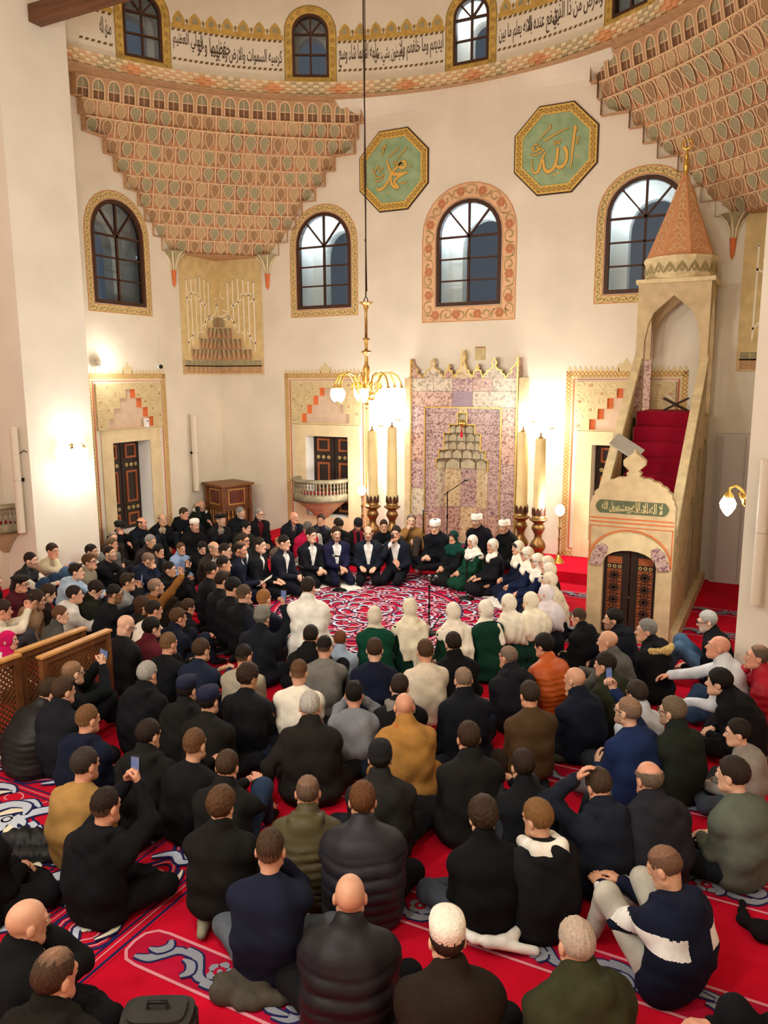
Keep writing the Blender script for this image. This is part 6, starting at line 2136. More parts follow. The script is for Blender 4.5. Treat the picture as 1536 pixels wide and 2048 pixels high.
def xform(prims, R, c):
    out = []
    for p in prims:
        opt = p[-1] if isinstance(p[-1], dict) else {}
        q = p[:-1] if opt else p
        if q[0] == 'rc': out.append(('rc', c + R @ q[1], c + R @ q[2], q[3], q[4], opt))
        else: out.append(('el', c + R @ q[1], q[2], R, opt))
    return out

# ---- hair, cached by style in head coordinates
HAIRM = {}
def hair_mesh(style, colr):
    key = (style, colr)
    if key in HAIRM: return HAIRM[key]
    vx = 0.0065
    top = dict(short=.018, fade=.020, medium=.028, curly=.032, buzz=.006, receding=.012, long=.028, balding=.010, quiff=.024)[style]
    side = dict(short=.009, fade=.004, medium=.017, curly=.020, buzz=.004, receding=.007, long=.020, balding=.007, quiff=.007)[style]
    ax = [np.arange(-.13, .131, vx), np.arange(-.16, .15, vx), np.arange(-.17, .18, vx)]
    X, Y, Z = ax[0][:, None, None], ax[1][None, :, None], ax[2][None, None, :]
    pr = [('el', A3(0, -.014, .035 + top * .35), (.075 + side, .095 + side, .087 + top * .75))]
    if style == 'long': pr.append(('el', A3(0, -.05, -.05), (.08, .065, .10), None, dict(k=.03)))
    if style == 'quiff': pr.append(('rc', A3(-.035, .07, .105), A3(.035, .07, .105), .022, .022, dict(k=.03)))
    D = field(pr, ax)
    n = 0.0026 * np.sin(110 * np.arctan2(X, Y + .03) * .35 + 26 * Z + 6 * np.sin(30 * X)) + .0022 * np.sin(150 * X + 60 * Y + 40 * Z) * np.sin(90 * Y - 50 * X)
    if style == 'curly': n = .006 * np.sin(105 * X + 2 * np.sin(70 * Y)) * np.sin(98 * Y + 2 * np.sin(60 * Z)) * np.sin(100 * Z)
    D = D + n + .007 * np.clip((-Z - .02) / .05, 0, 1) * np.clip((.05 - Y) / .05, 0, 1)
    hz, fz = (.060, .02) if style not in ('receding', 'balding') else (.085, .02)
    if style in ('receding',): hl = .832 * (Y + .012) - .555 * (Z + .03)
    elif style == 'medium' or style == 'long': hl = .832 * (Y - .030) - .455 * (Z + .03)
    else: hl = .832 * (Y - .006) - .555 * (Z + .03)
    D = np.maximum(D, hl + 0 * X)
    Z0 = Z
    Z = Z + .006 * np.sin(55 * X + 1.3) + .004 * np.sin(130 * X)
    nape = -.078 if style not in ('long', 'medium') else (-.17 if style == 'long' else -.092)
    D = np.maximum(D, (nape - Z) + .25 * np.maximum(Y + .03, 0) + 0 * X + 0 * Y)
    ear = np.sqrt((np.abs(X) - .085) ** 2 + ((Y - .002) / 1.0) ** 2 + ((Z + .008) / 1.15) ** 2) - .034
    if style not in ('long',): D = np.maximum(D, -ear)
    Z = Z0
    if style == 'balding':
        D = np.maximum(D, -(np.sqrt(X ** 2 + ((Y - .0) / 1.2) ** 2 + (Z - .13) ** 2) - .10))
    V, F = nets(ax, D)
    m1 = mat('hair_' + colr[1:], tuple(q * .75 for q in col(colr)[:3]), 0.6, var=0.3, scale=60, stretch=(3, 3, 1), spec=0.2, bump=0.4, bscale=120)
    mi = None
    mats = [m1]
    if style in ('fade', 'buzz', 'receding', 'balding', 'short', 'quiff'):
        c = col(colr)
        sk = col('#c08d6c')
        for st_, f_ in enumerate((.12, .26, .42)):
            mx = tuple(c[i] * (1 - f_) + sk[i] * f_ for i in range(3))
            mats.append(mat('stubble_%d_%s' % (st_, colr[1:]), mx, 0.7, var=0.15, scale=90))
        zc = V[F].mean(1)
        if style == 'fade': mi = np.clip(((.050 + .25 * np.maximum(zc[:, 1], 0) - zc[:, 2]) / .028 + .35 * np.sin(zc[:, 0] * 300)), 0, 3).astype(int)
        elif style == 'buzz': mi = np.clip(1.3 + (zc[:, 2] - .06) / .04, 1, 2).astype(int)
        elif style in ('short', 'quiff'): mi = np.clip((-.022 + .2 * np.maximum(zc[:, 1], 0) - zc[:, 2]) / .018 + .3 * np.sin(zc[:, 0] * 260), 0, 3).astype(int)
        elif style == 'receding': mi = np.clip((.085 - np.sqrt(zc[:, 0] ** 2 + (zc[:, 1] + .01) ** 2 * .7 + (zc[:, 2] - .125) ** 2)) / .02 + .4 * np.sin(zc[:, 0] * 240), 0, 3).astype(int)
        else: mi = np.where(zc[:, 2] > .07, 3, np.clip((-zc[:, 2] - .02) / .02, 0, 2)).astype(int)
    me = to_mesh('hair', V, F, mats, mi)
    HAIRM[key] = me
    return me
# ---- hats, cached
HATM = {}
def hat_mesh(kind, colr):
    key = (kind, colr)
    if key in HATM: return HATM[key]
    m = MB()
    mt = [mat('hat_' + colr[1:], colr, 0.9, var=0.08, scale=40, bump=0.5, bscale=90)]
    pr = {'kufi': [(.081, .045), (.088, .05), (.09, .10), (.082, .128), (.05, .146), (0, .152)],
          'turban': [(.083, .03), (.092, .032), (.096, .06), (.096, .11), (.088, .126), (.07, .131), (.04, .136), (0, .137)],
          'beanie': [(.082, .02), (.092, .024), (.094, .055), (.089, .06), (.090, .09), (.074, .128), (.04, .148), (0, .153)],
          'kippah': [(.083, .05), (.09, .052), (.091, .10), (.084, .128), (.05, .142), (0, .146)],
          'beret': [(.083, .06), (.088, .06), (.115, .085), (.118, .10), (.09, .125), (.04, .135), (0, .136)],
          'flatcap': [(.082, .05), (.09, .052), (.105, .08), (.10, .105), (.07, .128), (.03, .136), (0, .137)]}[kind]
    m.lathe(pr, (0, 0, 0), 24)
    m.v = [(x * .97, y * 1.22 - .012, z - .12 * min(0, y) * 0 + (0.12 * (y) if kind in ('beanie', 'kufi', 'kippah') else 0.05 * y)) for x, y, z in m.v]
    if kind == 'turban':
        b = len(m.v)
        for q in range(5):
            z = .044 + .016 * q
            m.tube([(.096 * math.cos(a * math.pi / 10), 1.2 * .096 * math.sin(a * math.pi / 10) - .012, z + .008 * math.sin(a * math.pi / 10 + q)) for a in range(21)], .004, 5, 0)
    if kind in ('flatcap',):
        m.add([(-.07, .085, .062), (.07, .085, .062), (.05, .155, .048), (-.05, .155, .048), (-.07, .085, .07), (.07, .085, .07), (.05, .15, .056), (-.05, .15, .056)], [(0, 3, 2, 1), (4, 5, 6, 7), (3, 7, 6, 2), (1, 2, 6, 5), (0, 4, 7, 3)], 0)
    me = m.mesh('cap', mt)
    HATM[key] = me
    return me
def glasses_mesh():
    m = MB()
    for sx in (-1, 1):
        m.tube([(sx * .031 + .022 * math.cos(a * math.pi / 6), .106, .010 + .017 * math.sin(a * math.pi / 6)) for a in range(13)], .0028, 5)
        m.tube([(sx * .053, .104, .015), (sx * .076, .07, .016), (sx * .083, .0, .014), (sx * .080, -.03, .0)], .003, 5)
    m.tube([(-.009, .108, .013), (.009, .108, .013)], .003, 5)
    return m.mesh('glasses', [BLACKP])
GLM = glasses_mesh()
# ---- hands, cached: wrist at the origin, fingers along +Y, palm down, thumb towards -X (right hand)
HANDS = {}
def hand_geo(kind):
    if kind in HANDS: return HANDS[kind]
    curl = dict(relaxed=.45, flat=.14, grip=1.05, fist=1.35)[kind]
    pr = [('rc', A3(0, -.03, 0), A3(0, .012, 0), .024, .025)]
    for q, (x, L, dx) in enumerate(((-.030, .098, -.10), (-.010, .104, -.03), (.011, .098, .04), (.031, .080, .12))):
        base = A3(x, .088 - .006 * abs(q - 1.3), 0.0)
        pr.append(('rc', A3(x * .55, .012, 0), base, .016, .0135, dict(k=.014)))
        p, ang = base, 0.0
        for s, (f, r) in enumerate(((.42, .0098), (.32, .0088), (.26, .0078))):
            ang += curl * (0.75 if s == 0 else 0.95) * (1 + .07 * q)
            d = A3(dx * .5, math.cos(ang), -math.sin(ang))
            e = p + d * L * f * .86
            pr.append(('rc', p, e, r + .0008, r, dict(k=.004)))
            p = e
    t0, t1, t2, t3 = A3(-.018, .018, -.004), A3(-.048, .052, -.012), A3(-.056, .082, -.020 - .012 * curl), A3(-.050, .104, -.028 - .022 * curl)
    pr += [('rc', t0, t1, .017, .0125, dict(k=.012)), ('rc', t1, t2, .012, .0105, dict(k=.004)), ('rc', t2, t3, .0105, .009, dict(k=.004))]
    lo, hi = bounds(pr, .012)
    ax = [np.arange(l, h + .0062, .0062) for l, h in zip(lo, hi)]
    V, F = nets(ax, field(pr, ax, .008))
    HANDS[kind] = (V, F)
    return V, F
SKIN = {}
def skin_mats(tone, hcol):
    k = (tone, hcol)
    if k not in SKIN:
        t = {'l': '#d9aa8e', 'm': '#cd9a7c', 'd': '#b78765', 'r': '#d39679'}[tone]
        c, h = col(t), col(hcol)
        bd = tuple(c[i] * .45 + h[i] * .55 for i in range(3))
        SKIN[k] = [mat('skin_' + tone, t, 0.5, var=0.06, scale=18, spec=0.35), mat('lips_' + tone, tuple(c[i] * (.72, .45, .45)[i] for i in range(3)), 0.45),
                   mat('beard_%s_%s' % (tone, hcol[1:]), bd, 0.8, var=0.2, scale=90), mat('eye_white', '#e6e0d6', 0.2), mat('iris', '#2a1a12', 0.2), mat('brow_' + hcol[1:], hcol, 0.7)]
    return SKIN[k]
FUSED = {}
def cloth_mat(colr, kind):
    r = {'suit': .75, 'leather': .4, 'puffer': .5}.get(kind, .9)
    return mat('cloth_%s_%s' % (kind, colr[1:]), colr, r, var=0.16, scale=7, bump=0.25 if kind != 'puffer' else .12, bscale=260 if kind in ('knit', 'fleece') else 160, spec=0.25 if kind in ('puffer', 'leather') else .12, sheen=0.0)
POSES = dict(
    cross=dict(pel=(0, 0, .115), mid=(0, -.055, .31), chest=(0, -.015, .465), neck=(0, .045, .575), head=(0, .095, .735), knee=(.33, .27, .13), ank=(-.06, .36, .06), toe=(-.20, .34, .05)),
    knees=dict(pel=(0, 0, .115), mid=(0, -.075, .305), chest=(0, -.035, .46), neck=(0, .03, .57), head=(0, .085, .73), knee=(.15, .36, .44), ank=(.12, .50, .09), toe=(.13, .66, .045)),
    seiza=dict(pel=(0, 0, .225), mid=(0, -.01, .41), chest=(0, .01, .56), neck=(0, .025, .675), head=(0, .055, .845), knee=(.13, .42, .10), ank=(.10, -.02, .075), toe=(.08, -.17, .05)),
    lean=dict(pel=(0, 0, .115), mid=(0, .0, .30), chest=(0, .10, .43), neck=(0, .19, .52), head=(0, .275, .655), knee=(.30, .30, .16), ank=(-.05, .40, .06), toe=(-.18, .40, .05)),
    tall=dict(pel=(0, 0, .47), mid=(0, -.01, .66), chest=(0, .01, .81), neck=(0, .02, .93), head=(0, .045, 1.10), knee=(.11, .06, .09), ank=(.10, -.36, .06), toe=(.09, -.50, .05)),
    oneknee=dict(pel=(0, 0, .115), mid=(0, -.07, .305), chest=(0, -.03, .46), neck=(0, .035, .57), head=(0, .09, .73), knee=(.17, .34, .44), ank=(.15, .46, .09), toe=(.16, .62, .045)))
def rotz(a): return np.array([[math.cos(a), -math.sin(a), 0], [math.sin(a), math.cos(a), 0], [0, 0, 1.0]])
def rotx(a): return np.array([[1, 0, 0], [0, math.cos(a), -math.sin(a)], [0, math.sin(a), math.cos(a)]])
def elbow(S, T, L1, L2, pole):
    d = T - S
    L = np.linalg.norm(d)
    if L > (L1 + L2) * .995:
        T = S + d / L * (L1 + L2) * .995
        d = T - S; L = np.linalg.norm(d)
    a = (L1 * L1 - L2 * L2 + L * L) / (2 * L)
    h = math.sqrt(max(0, L1 * L1 - a * a))
    u = d / L
    p = pole - u * (pole @ u)
    p /= max(1e-6, np.linalg.norm(p))
    return S + u * a + p * h, T
ARMS = dict(lap=((.05, .29, .19), (-.05, .30, .18)), knees=((.26, .30, .24), (-.26, .30, .24)), hug=((.07, .47, .40), (-.07, .49, .38)), thigh=((.11, .30, .30), (-.11, .30, .30)), clasp=((.035, .33, .28), (-.035, .34, .27)),
            phone2=((.05, .40, .74), (-.05, .40, .74)), phoneR=((.14, .40, .80), (-.06, .30, .2)), chin=((.045, .19, .60), (-.08, .34, .36)), mic=((.05, .20, .60), (-.10, .30, .30)), fold=((-.08, .24, .40), (.08, .25, .36)),
            face2=((.06, .19, .68), (-.06, .19, .68)), point=((-.02, .62, .36), (-.22, .32, .2)), temple=((.10, .14, .72), (-.08, .34, .34)), high=((.22, .46, .98), (-.08, .3, .2)), front=((.09, .45, .30), (-.09, .45, .30)),
            back=((.05, .30, .19), (-.34, -.16, .06)), headL=((.05, .30, .2), (-.14, .16, .78)))
FOCUS = Vector((-5.95, 10.9))
n_person = 0
def person(px, py, pose, arms, off, look, nod, style, top, legs, hair, hcol, hat, extras, size, label, group=None):
    global n_person
    n_person += 1
    rr = random.Random(n_person * 13 + 5)
    J = {k: np.array(v, dtype=float) for k, v in POSES[pose].items()}
    wide = 1.0
    s = size
    hz = J['head'][2] * s
    z0 = 0.0
    H = onfloor(px, py, hz)
    if H.y > 13.95 and -10.5 < H.x < -2.6:
        z0 = 0.19
        H = onfloor(px, py, hz + z0)
    dx, dy = FOCUS.x - H.x, FOCUS.y - H.y
    rz = math.atan2(-dx, dy) + math.radians(off)
    Rr = rotz(rz)
    root_p = np.array([H.x, H.y, z0]) - np.array([*(Rr @ (J['head'] * s))[:2], 0])
    dist = math.hypot(H.x, H.y)
    root = empty('person', root_p, rz)
    tag(root, label, 'person', group)
    vox = (.0145 if dist < 6.6 else .018 if dist < 9 else .022) / s
    woman = 'hijab' in extras
    # posture variety
    sway = rr.uniform(-.02, .02)
    for k_ in ('chest', 'neck', 'head', 'mid'):
        J[k_][0] += sway * (J[k_][2] - J['pel'][2]) * 2
    hc = J['head']
    Rh = rotz(math.radians(look)) @ rotx(-math.radians(nod))
    nb = J['neck']
    # limbs
    shz = nb[2] - .072
    SW = .155 if woman else .172
    sh = {sg: A3(sg * SW + nb[0], nb[1] - .012, shz) for sg in (1, -1)}
    tz = 0.0 if pose not in ('seiza', 'tall') else (.06 if pose == 'seiza' else .34)
    lift = J['head'][2] - POSES['cross']['head'][2]
    lean_y = J['neck'][1] - .045
    ta = ARMS[arms]
    arm = {}
    for sg, t in ((1, ta[0]), (-1, ta[1])):
        t = A3(*t)
        if t[2] > .5: t += A3(0, lean_y, lift)
        elif arms == 'fold': t += A3(0, lean_y, lift)
        elif pose == 'tall': t[2] += .3
        elif arms in ('lap', 'clasp') and pose == 'seiza': t += A3(0, 0, .04)
        t += np.array([rr.uniform(-.015, .015) for _ in range(3)])
        pole = A3(sg * .42, -.40, -.8) if t[2] < .55 else A3(sg * .6, -.1, -.8)
        if arms == 'fold': pole = A3(sg * .9, .1, -.6)
        if arms in ('chin', 'temple') and sg > 0: pole = A3(sg * .35, .5, -.8)
        e, t = elbow(sh[sg], t, .285, .255, pole)
        arm[sg] = (sh[sg], e, t)
    hipz = J['pel'][2]
    leg = {}
    for sg in (1, -1):
        kn, an, to = (A3(sg * J[q][0], J[q][1], J[q][2]) for q in ('knee', 'ank', 'toe'))
        if pose == 'cross':
            if sg < 0: an[1] += .07; to[1] += .07
        if pose == 'oneknee' and sg < 0:
            kn, an, to = A3(-.33, .27, .13), A3(.06, .34, .06), A3(.18, .32, .05)
        leg[sg] = (A3(sg * .095, J['pel'][1], hipz), kn, an, to)
    b = {'puffer': 1.15, 'coat': 1.10, 'hoodie': 1.08, 'jacket': 1.09, 'suit': 1.01, 'sweater': .99, 'shirt': .97, 'tee': .96, 'vest': 1.10, 'dress': .92, 'robe': 1.05, 'fleece': 1.09}[style]
    if 'stout' in extras: b *= 1.10
    # ---------- body: one continuous surface from head to feet
    pel, mid, ch = J['pel'], J['mid'], J['chest']
    B = []
    for sg in (1, -1):
        B += [('rc', pel + A3(sg * .075, 0, 0), mid + A3(sg * .065, 0, 0), .088, .078), ('rc', mid + A3(sg * .065, 0, 0), ch + A3(sg * .075, 0, 0), .078, .09)]
        S_, E_, W_ = arm[sg]
        B += [('rc', ch + A3(sg * .06, 0, .02), S_, .06, .045), ('rc', S_, E_, .044, .036), ('rc', E_, W_, .036, .025)]
        h_, k_, a_, t_ = leg[sg]
        B += [('rc', h_, k_, .07, .05), ('rc', k_, a_, .048, .034), ('rc', a_, t_, .034, .026)]
    hb = hc + Rh @ A3(0, -.022, -.055)
    B += [('rc', nb + A3(0, -.012, -.05), hb, .062, .050)]
    B += xform(HEAD, Rh, hc)
    lo, hi = bounds(B, .03)
    fv = (.0075 if dist < 7 else .0088) / 1.0
    ax = []
    for q in range(3):
        rg = (.115, .145, .15)[q]
        ax.append(axis(lo[q], hi[q], .034, ((hc[q] - rg, hc[q] + rg, fv),)))
    V, F = nets(ax, field(B, ax, .03))
    fm = skin_mats(rr.choice('lmmr') if 'dark' not in extras else 'd', hcol if hat != 'none' or True else hcol)
    L = (V - hc) @ Rh
    fc = L[F].mean(1)
    mi = np.zeros(len(F), int)
    beard = 'beard' in extras or 'stubble' in extras
    if beard:
        bm = (fc[:, 2] < -.028 - .3 * np.maximum(0, .05 - fc[:, 1])) & (fc[:, 1] > .005) & (fc[:, 2] > -.125)
        bm |= (fc[:, 2] < .0) & (fc[:, 2] > -.11) & (np.abs(fc[:, 0]) > .052) & (fc[:, 1] > .005) & (fc[:, 1] < .045)
        mi[bm] = 2
    mi[(np.abs(fc[:, 0]) < .021) & (fc[:, 1] > .08) & (np.abs(fc[:, 2] + .056) < .0095)] = 1
    VV, FF, MI = [V], [F], [mi]
    nv = len(V)
    def addgeo(v, f, m_):
        nonlocal nv
        VV.append(v); FF.append(np.asarray(f) + nv); MI.append(np.full(len(f), m_)); nv += len(v)
    # eyes and brows where the face turns to the room
    fw = Rr @ (Rh @ A3(0, 1, 0))
    tocam = np.array([-H.x, -H.y, EYE - H.z]); tocam /= np.linalg.norm(tocam)
    if fw @ tocam > -.45:
        for sg in (1, -1):
            for r_, c_, m_ in ((.0125, A3(sg * .030, .0815, .008), 3), (.0072, A3(sg * .030, .0885, .008), 4)):
                mb = MB(); mb.ball((0, 0, 0), r_, 8)
                v = np.array(mb.v) * (1.15, 1, .8) + c_
                addgeo(hc + v @ Rh.T, [f for f in mb.f], m_)
            mb = MB(); mb.tube([(sg * .014, .098, .026), (sg * .030, .096, .032), (sg * .047, .085, .028)], [.0042, .0052, .003], 6, cap=False)
            addgeo(hc + np.array(mb.v) @ Rh.T, mb.f, 5)
    # hands
    hk = {'lap': 'relaxed', 'knees': 'relaxed', 'hug': 'relaxed', 'thigh': 'flat', 'clasp': 'relaxed', 'phone2': 'grip', 'phoneR': 'grip', 'chin': 'grip', 'mic': 'fist', 'fold': 'relaxed', 'face2': 'relaxed', 'point': 'relaxed', 'temple': 'relaxed', 'high': 'grip', 'front': 'relaxed', 'back': 'flat', 'headL': 'relaxed'}[arms]
    hands = {}
    for sg in (1, -1):
        S_, E_, W_ = arm[sg]
        kind = hk if not (arms in ('phoneR', 'mic', 'high', 'chin', 'temple') and sg < 0) else 'relaxed'
        hv, hf = hand_geo(kind)
        fwd = W_ - E_
        fwd /= np.linalg.norm(fwd)
        if arms in ('thigh', 'lap', 'clasp', 'knees', 'back'):
            fwd = fwd * .5 + A3(-sg * (.3 if arms == 'thigh' else .8 if arms != 'knees' else .1), .8, -.25); fwd /= np.linalg.norm(fwd)
            upv = A3(0, .25, 1)
        elif arms in ('phone2', 'phoneR', 'high'):
            fwd = fwd * .3 + A3(-sg * .2, .25, .9); fwd /= np.linalg.norm(fwd)
            upv = A3(sg * .9, .4, 0)
        elif arms in ('chin', 'temple', 'face2', 'mic', 'headL'):
            fwd = fwd * .4 + A3(-sg * .25, -.2, .85); fwd /= np.linalg.norm(fwd)
            upv = A3(sg * .7, .6, 0)
        else:
            upv = A3(sg * .35, 0, 1)
        xv = np.cross(fwd, upv); xv /= np.linalg.norm(xv)
        uv = np.cross(xv, fwd)
        M = np.stack([xv, fwd, uv], 1)
        v = hv.copy()
        f = hf
        if sg < 0:
            v[:, 0] *= -1
            f = hf[:, ::-1]
        sc = .98 if not woman else .88
        addgeo(W_ + (v * sc) @ M.T, f, 0)
        hands[sg] = (W_, M)
    V = np.concatenate(VV) * s
    tri = [np.asarray(f) for f in FF]
    body = link('body', to_mesh('body', V, np.concatenate(tri), fm, np.concatenate(MI)), root)
    # ---------- clothes
    kind = {'puffer': 'puffer', 'coat': 'wool', 'hoodie': 'fleece', 'jacket': 'shell', 'suit': 'suit', 'sweater': 'knit', 'shirt': 'cotton', 'tee': 'cotton', 'vest': 'puffer', 'dress': 'crepe', 'robe': 'wool', 'fleece': 'fleece'}[style]
    if 'leather' in extras: kind = 'leather'
    G = []
    tr = .112 * b
    G += [('rc', pel + A3(0, -.03, .0), mid + A3(0, -.016, 0), tr * 1.12, tr * 1.05), ('rc', mid + A3(0, -.016, 0), ch + A3(0, -.012, .01), tr * 1.05, tr * 1.04), ('rc', ch + A3(0, -.012, .01), nb + A3(0, -.02, -.06), tr * 1.04, .085)]
    for sg in (1, -1):
        off_ = .082 + .03 * (b - 1)
        G += [('rc', pel + A3(sg * off_, -.012, -.005), mid + A3(sg * (off_ - .002), 0, 0), tr * 1.16, tr * 1.04), ('rc', mid + A3(sg * (off_ - .002), 0, 0), ch + A3(sg * off_, 0, 0), tr * 1.04, tr * 1.0)]
        S_, E_, W_ = arm[sg]
        G += [('rc', nb + A3(sg * .035, -.015, -.012), S_ + A3(0, 0, -.008), .066 * b, .060 * b, dict(k=.07)), ('rc', ch + A3(sg * .08, -.005, .01), S_ + A3(sg * -.01, 0, -.03), .10 * b, .070 * b, dict(k=.08))]
        if style == 'tee':
            G += [('rc', S_, S_ + (E_ - S_) * .62, .070, .066, dict(k=.025))]
        elif style == 'vest':
            pass
        else:
            ew = .056 * (1 + (b - 1) * 1.3)
            W2 = E_ + (W_ - E_) * .94
            G += [('rc', S_ + A3(0, 0, -.01), E_, .063 * b, ew, dict(k=.035)), ('rc', E_, W2, ew, .046 * (1 + (b - 1) * 1.2), dict(k=.02))]
    nd = hb - nb; nd /= np.linalg.norm(nd)
    if style in ('coat', 'jacket', 'puffer', 'suit', 'fleece', 'robe', 'vest') or 'collar' in extras or 'turtle' in extras:
        hgt = {'suit': .045, 'robe': .06}.get(style, .065)
        if 'turtle' in extras: hgt = .085
        rcol = .066 if style in ('suit', 'robe') or 'turtle' in extras else .083
        G += [('rc', nb + A3(0, -.02, -.03), nb + A3(0, -.016, -.0) + nd * hgt, .092, rcol, dict(k=.035))]
    else:
        G += [('rc', nb + A3(0, -.015, -.05), nb + A3(0, -.014, -.01), .085, .066, dict(k=.03))]
    if 'hood' in extras:
        hy = nb[1]
        G += [('el', nb + A3(0, -.125, -.03), (.14, .075, .12), None, dict(k=.010)), ('rc', nb + A3(-.095, .04, .015), nb + A3(-.085, -.09, .045), .030, .042, dict(k=.012)), ('rc', nb + A3(.095, .04, .015), nb + A3(.085, -.09, .045), .030, .042, dict(k=.012)),
              ('rc', nb + A3(-.085, -.09, .045), nb + A3(.085, -.09, .045), .042, .042, dict(k=.012))]
    if style in ('coat', 'robe', 'dress') or pose == 'tall':
        G += [('el', pel + A3(0, -.03, -.01), (.25 * b, .19 * b, .125), None, dict(k=.05))]
        for sg in (1, -1):
            h_, k_, a_, t_ = leg[sg]
            if pose == 'tall': G += [('rc', pel + A3(sg * .10, -.0, 0), A3(sg * .13, -.02, .18), .15, .16, dict(k=.06))]
            elif style != 'dress': G += [('rc', h_ + A3(0, -.02, 0), h_ + (k_ - h_) * .6, .115, .095, dict(k=.05))]
    if style == 'dress' or style == 'robe' and pose == 'seiza':
        G += [('rc', pel + A3(0, -.01, -.02), A3(0, .30, .13), .19, .15, dict(k=.07)), ('el', A3(0, .12, .06), (.29, .37, .08), None, dict(k=.08)), ('rc', A3(-.13, .40, .10), A3(.13, .40, .10), .10, .10, dict(k=.06))]
    lo, hi = bounds(G, .03)
    lo[2] = max(lo[2], -.02)
    ax = [np.arange(l, h + vox, vox) for l, h in zip(lo, hi)]
    D = field(G, ax, .065)
    X, Y, Z = ax[0][:, None, None], ax[1][None, :, None], ax[2][None, None, :]
    ph = rr.uniform(0, 6)
    if style in ('puffer', 'vest'):
        zz = Z + .12 * np.abs(X) * .3 + .006 * np.sin(20 * X + ph)
        D = D - .017 * np.abs(np.sin(math.pi * zz / (.080 if 'fine' not in extras else .058))) ** .6 * np.clip((nb[2] - .06 - Z) / .05, 0, 1) + .005
    w1 = np.sin(11 * X + 2.2 * np.sin(9 * Z + ph) + 7 * Y) * np.sin(19 * Z + 2 * np.sin(10 * X - ph))
    w2 = np.sin(34 * (X + .4 * Z) + 3 * np.sin(14 * Z + ph) + 20 * Y)
    amp = {'suit': .0035, 'knit': .0065, 'crepe': .006, 'cotton': .007, 'puffer': .002}.get(kind, .008)
    D = D + amp * w1 + amp * .45 * w2
    if style == 'dress':
        D = D + .006 * np.sin(9 * np.arctan2(X, Y + .02) * 2.2 + ph) * np.clip((.32 - Z) / .15, 0, 1)
    D = np.maximum(D, -Z + .004)                             # rests on the carpet
    # neck opening
    nbh = nb + nd * .03
    D = np.maximum(D, -(np.sqrt((X - hb[0]) ** 2 + (Y - hb[1] - (.035 if 'hood' in extras else .02)) ** 2 + (Z - hb[2] - .035) ** 2) - (.05 if 'turtle' in extras or 'hood' in extras else .066)))
    openf = 'open' in extras or style in ('suit',)
    if openf:
        zb, zt = pel[2] + .06, nb[2]
        wv = .014 + .075 * np.clip((Z - zb) / (zt - zb), 0, 1.2)
        yc = np.interp(np.clip(ax[2], 0, 2), [pel[2], mid[2], ch[2], nb[2]], [pel[1], mid[1], ch[1], nb[1]])[None, None, :] + .045
        cut = np.maximum(np.maximum(np.abs(X - sway) - wv, yc - Y), zb - Z)
        D = np.maximum(D, -cut)
    V, F = nets(ax, D)
    mats_ = [cloth_mat(top, kind)]
    mi = None
    if 'yoke' in extras:
        mats_.append(cloth_mat('#e8e6e0', 'cotton'))
        c_ = V[F].mean(1)
        mi = ((c_[:, 2] > shz - .12) & (c_[:, 2] < shz - .02) & (np.abs(c_[:, 0]) > .09)).astype(int)
    pname = {'puffer': 'puffer_jacket', 'coat': 'coat', 'hoodie': 'hoodie', 'jacket': 'jacket', 'suit': 'suit_jacket', 'sweater': 'sweater', 'shirt': 'shirt', 'tee': 't_shirt', 'vest': 'vest', 'dress': 'dress', 'robe': 'robe', 'fleece': 'fleece'}[style]
    link(pname, to_mesh(pname, V * s, F, mats_, mi), root)
    def under(colr, sleeves, nm, grow=.0, collar=True):
        U = []
        for sg in (1, -1):
            U += [('rc', pel + A3(sg * .07, .0, 0), mid + A3(sg * .07, .0, 0), .10, .095), ('rc', mid + A3(sg * .07, 0, 0), ch + A3(sg * .075, .0, 0), .095, .095 + grow), ('rc', nb + A3(sg * .05, 0, -.04), sh[sg], .05, .055)]
            S_, E_, W_ = arm[sg]
            if sleeves: U += [('rc', S_, E_, .062, .054), ('rc', E_, E_ + (W_ - E_) * .95, .054, .042)]
            else: U += [('rc', E_ + (W_ - E_) * .80, E_ + (W_ - E_) * .985, .038, .036)]
        if collar: U += [('rc', nb + A3(0, -.012, -.03), nb + A3(0, -.008, 0) + nd * .055, .066, .061, dict(k=.02))]
        l2, h2 = bounds(U, .02)
        a2 = [np.arange(l, h + vox, vox) for l, h in zip(l2, h2)]
        D2 = field(U, a2, .03)
        V2, F2 = nets(a2, D2)
        link(nm, to_mesh(nm, V2 * s, F2, [cloth_mat(colr, 'cotton')]), root)
    ex = dict(x.split('=') for x in extras.split() if '=' in x)
    if 'shirt' in ex: under(ex['shirt'], False, 'shirt')
    if style == 'vest': under(ex.get('sleeve', '#e6dccb'), True, 'sleeves')
    if 'scarf' in ex:
        U = [('rc', nb + A3(-.06, .02, .01), nb + A3(.06, .02, .01), .052, .052), ('rc', nb + A3(-.06, -.05, .02), nb + A3(.06, -.05, .02), .05, .05), ('rc', nb + A3(-.06, .05, 0), ch + A3(-.06, .125, -.12), .035, .035), ('rc', nb + A3(.06, .05, 0), ch + A3(.06, .125, -.10), .035, .035)]
        l2, h2 = bounds(U, .02)
        a2 = [np.arange(l, h + .012, .012) for l, h in zip(l2, h2)]
        V2, F2 = nets(a2, field(U, a2, .025))
        link('scarf', to_mesh('scarf', V2 * s, F2, [cloth_mat(ex['scarf'], 'knit')]), root)
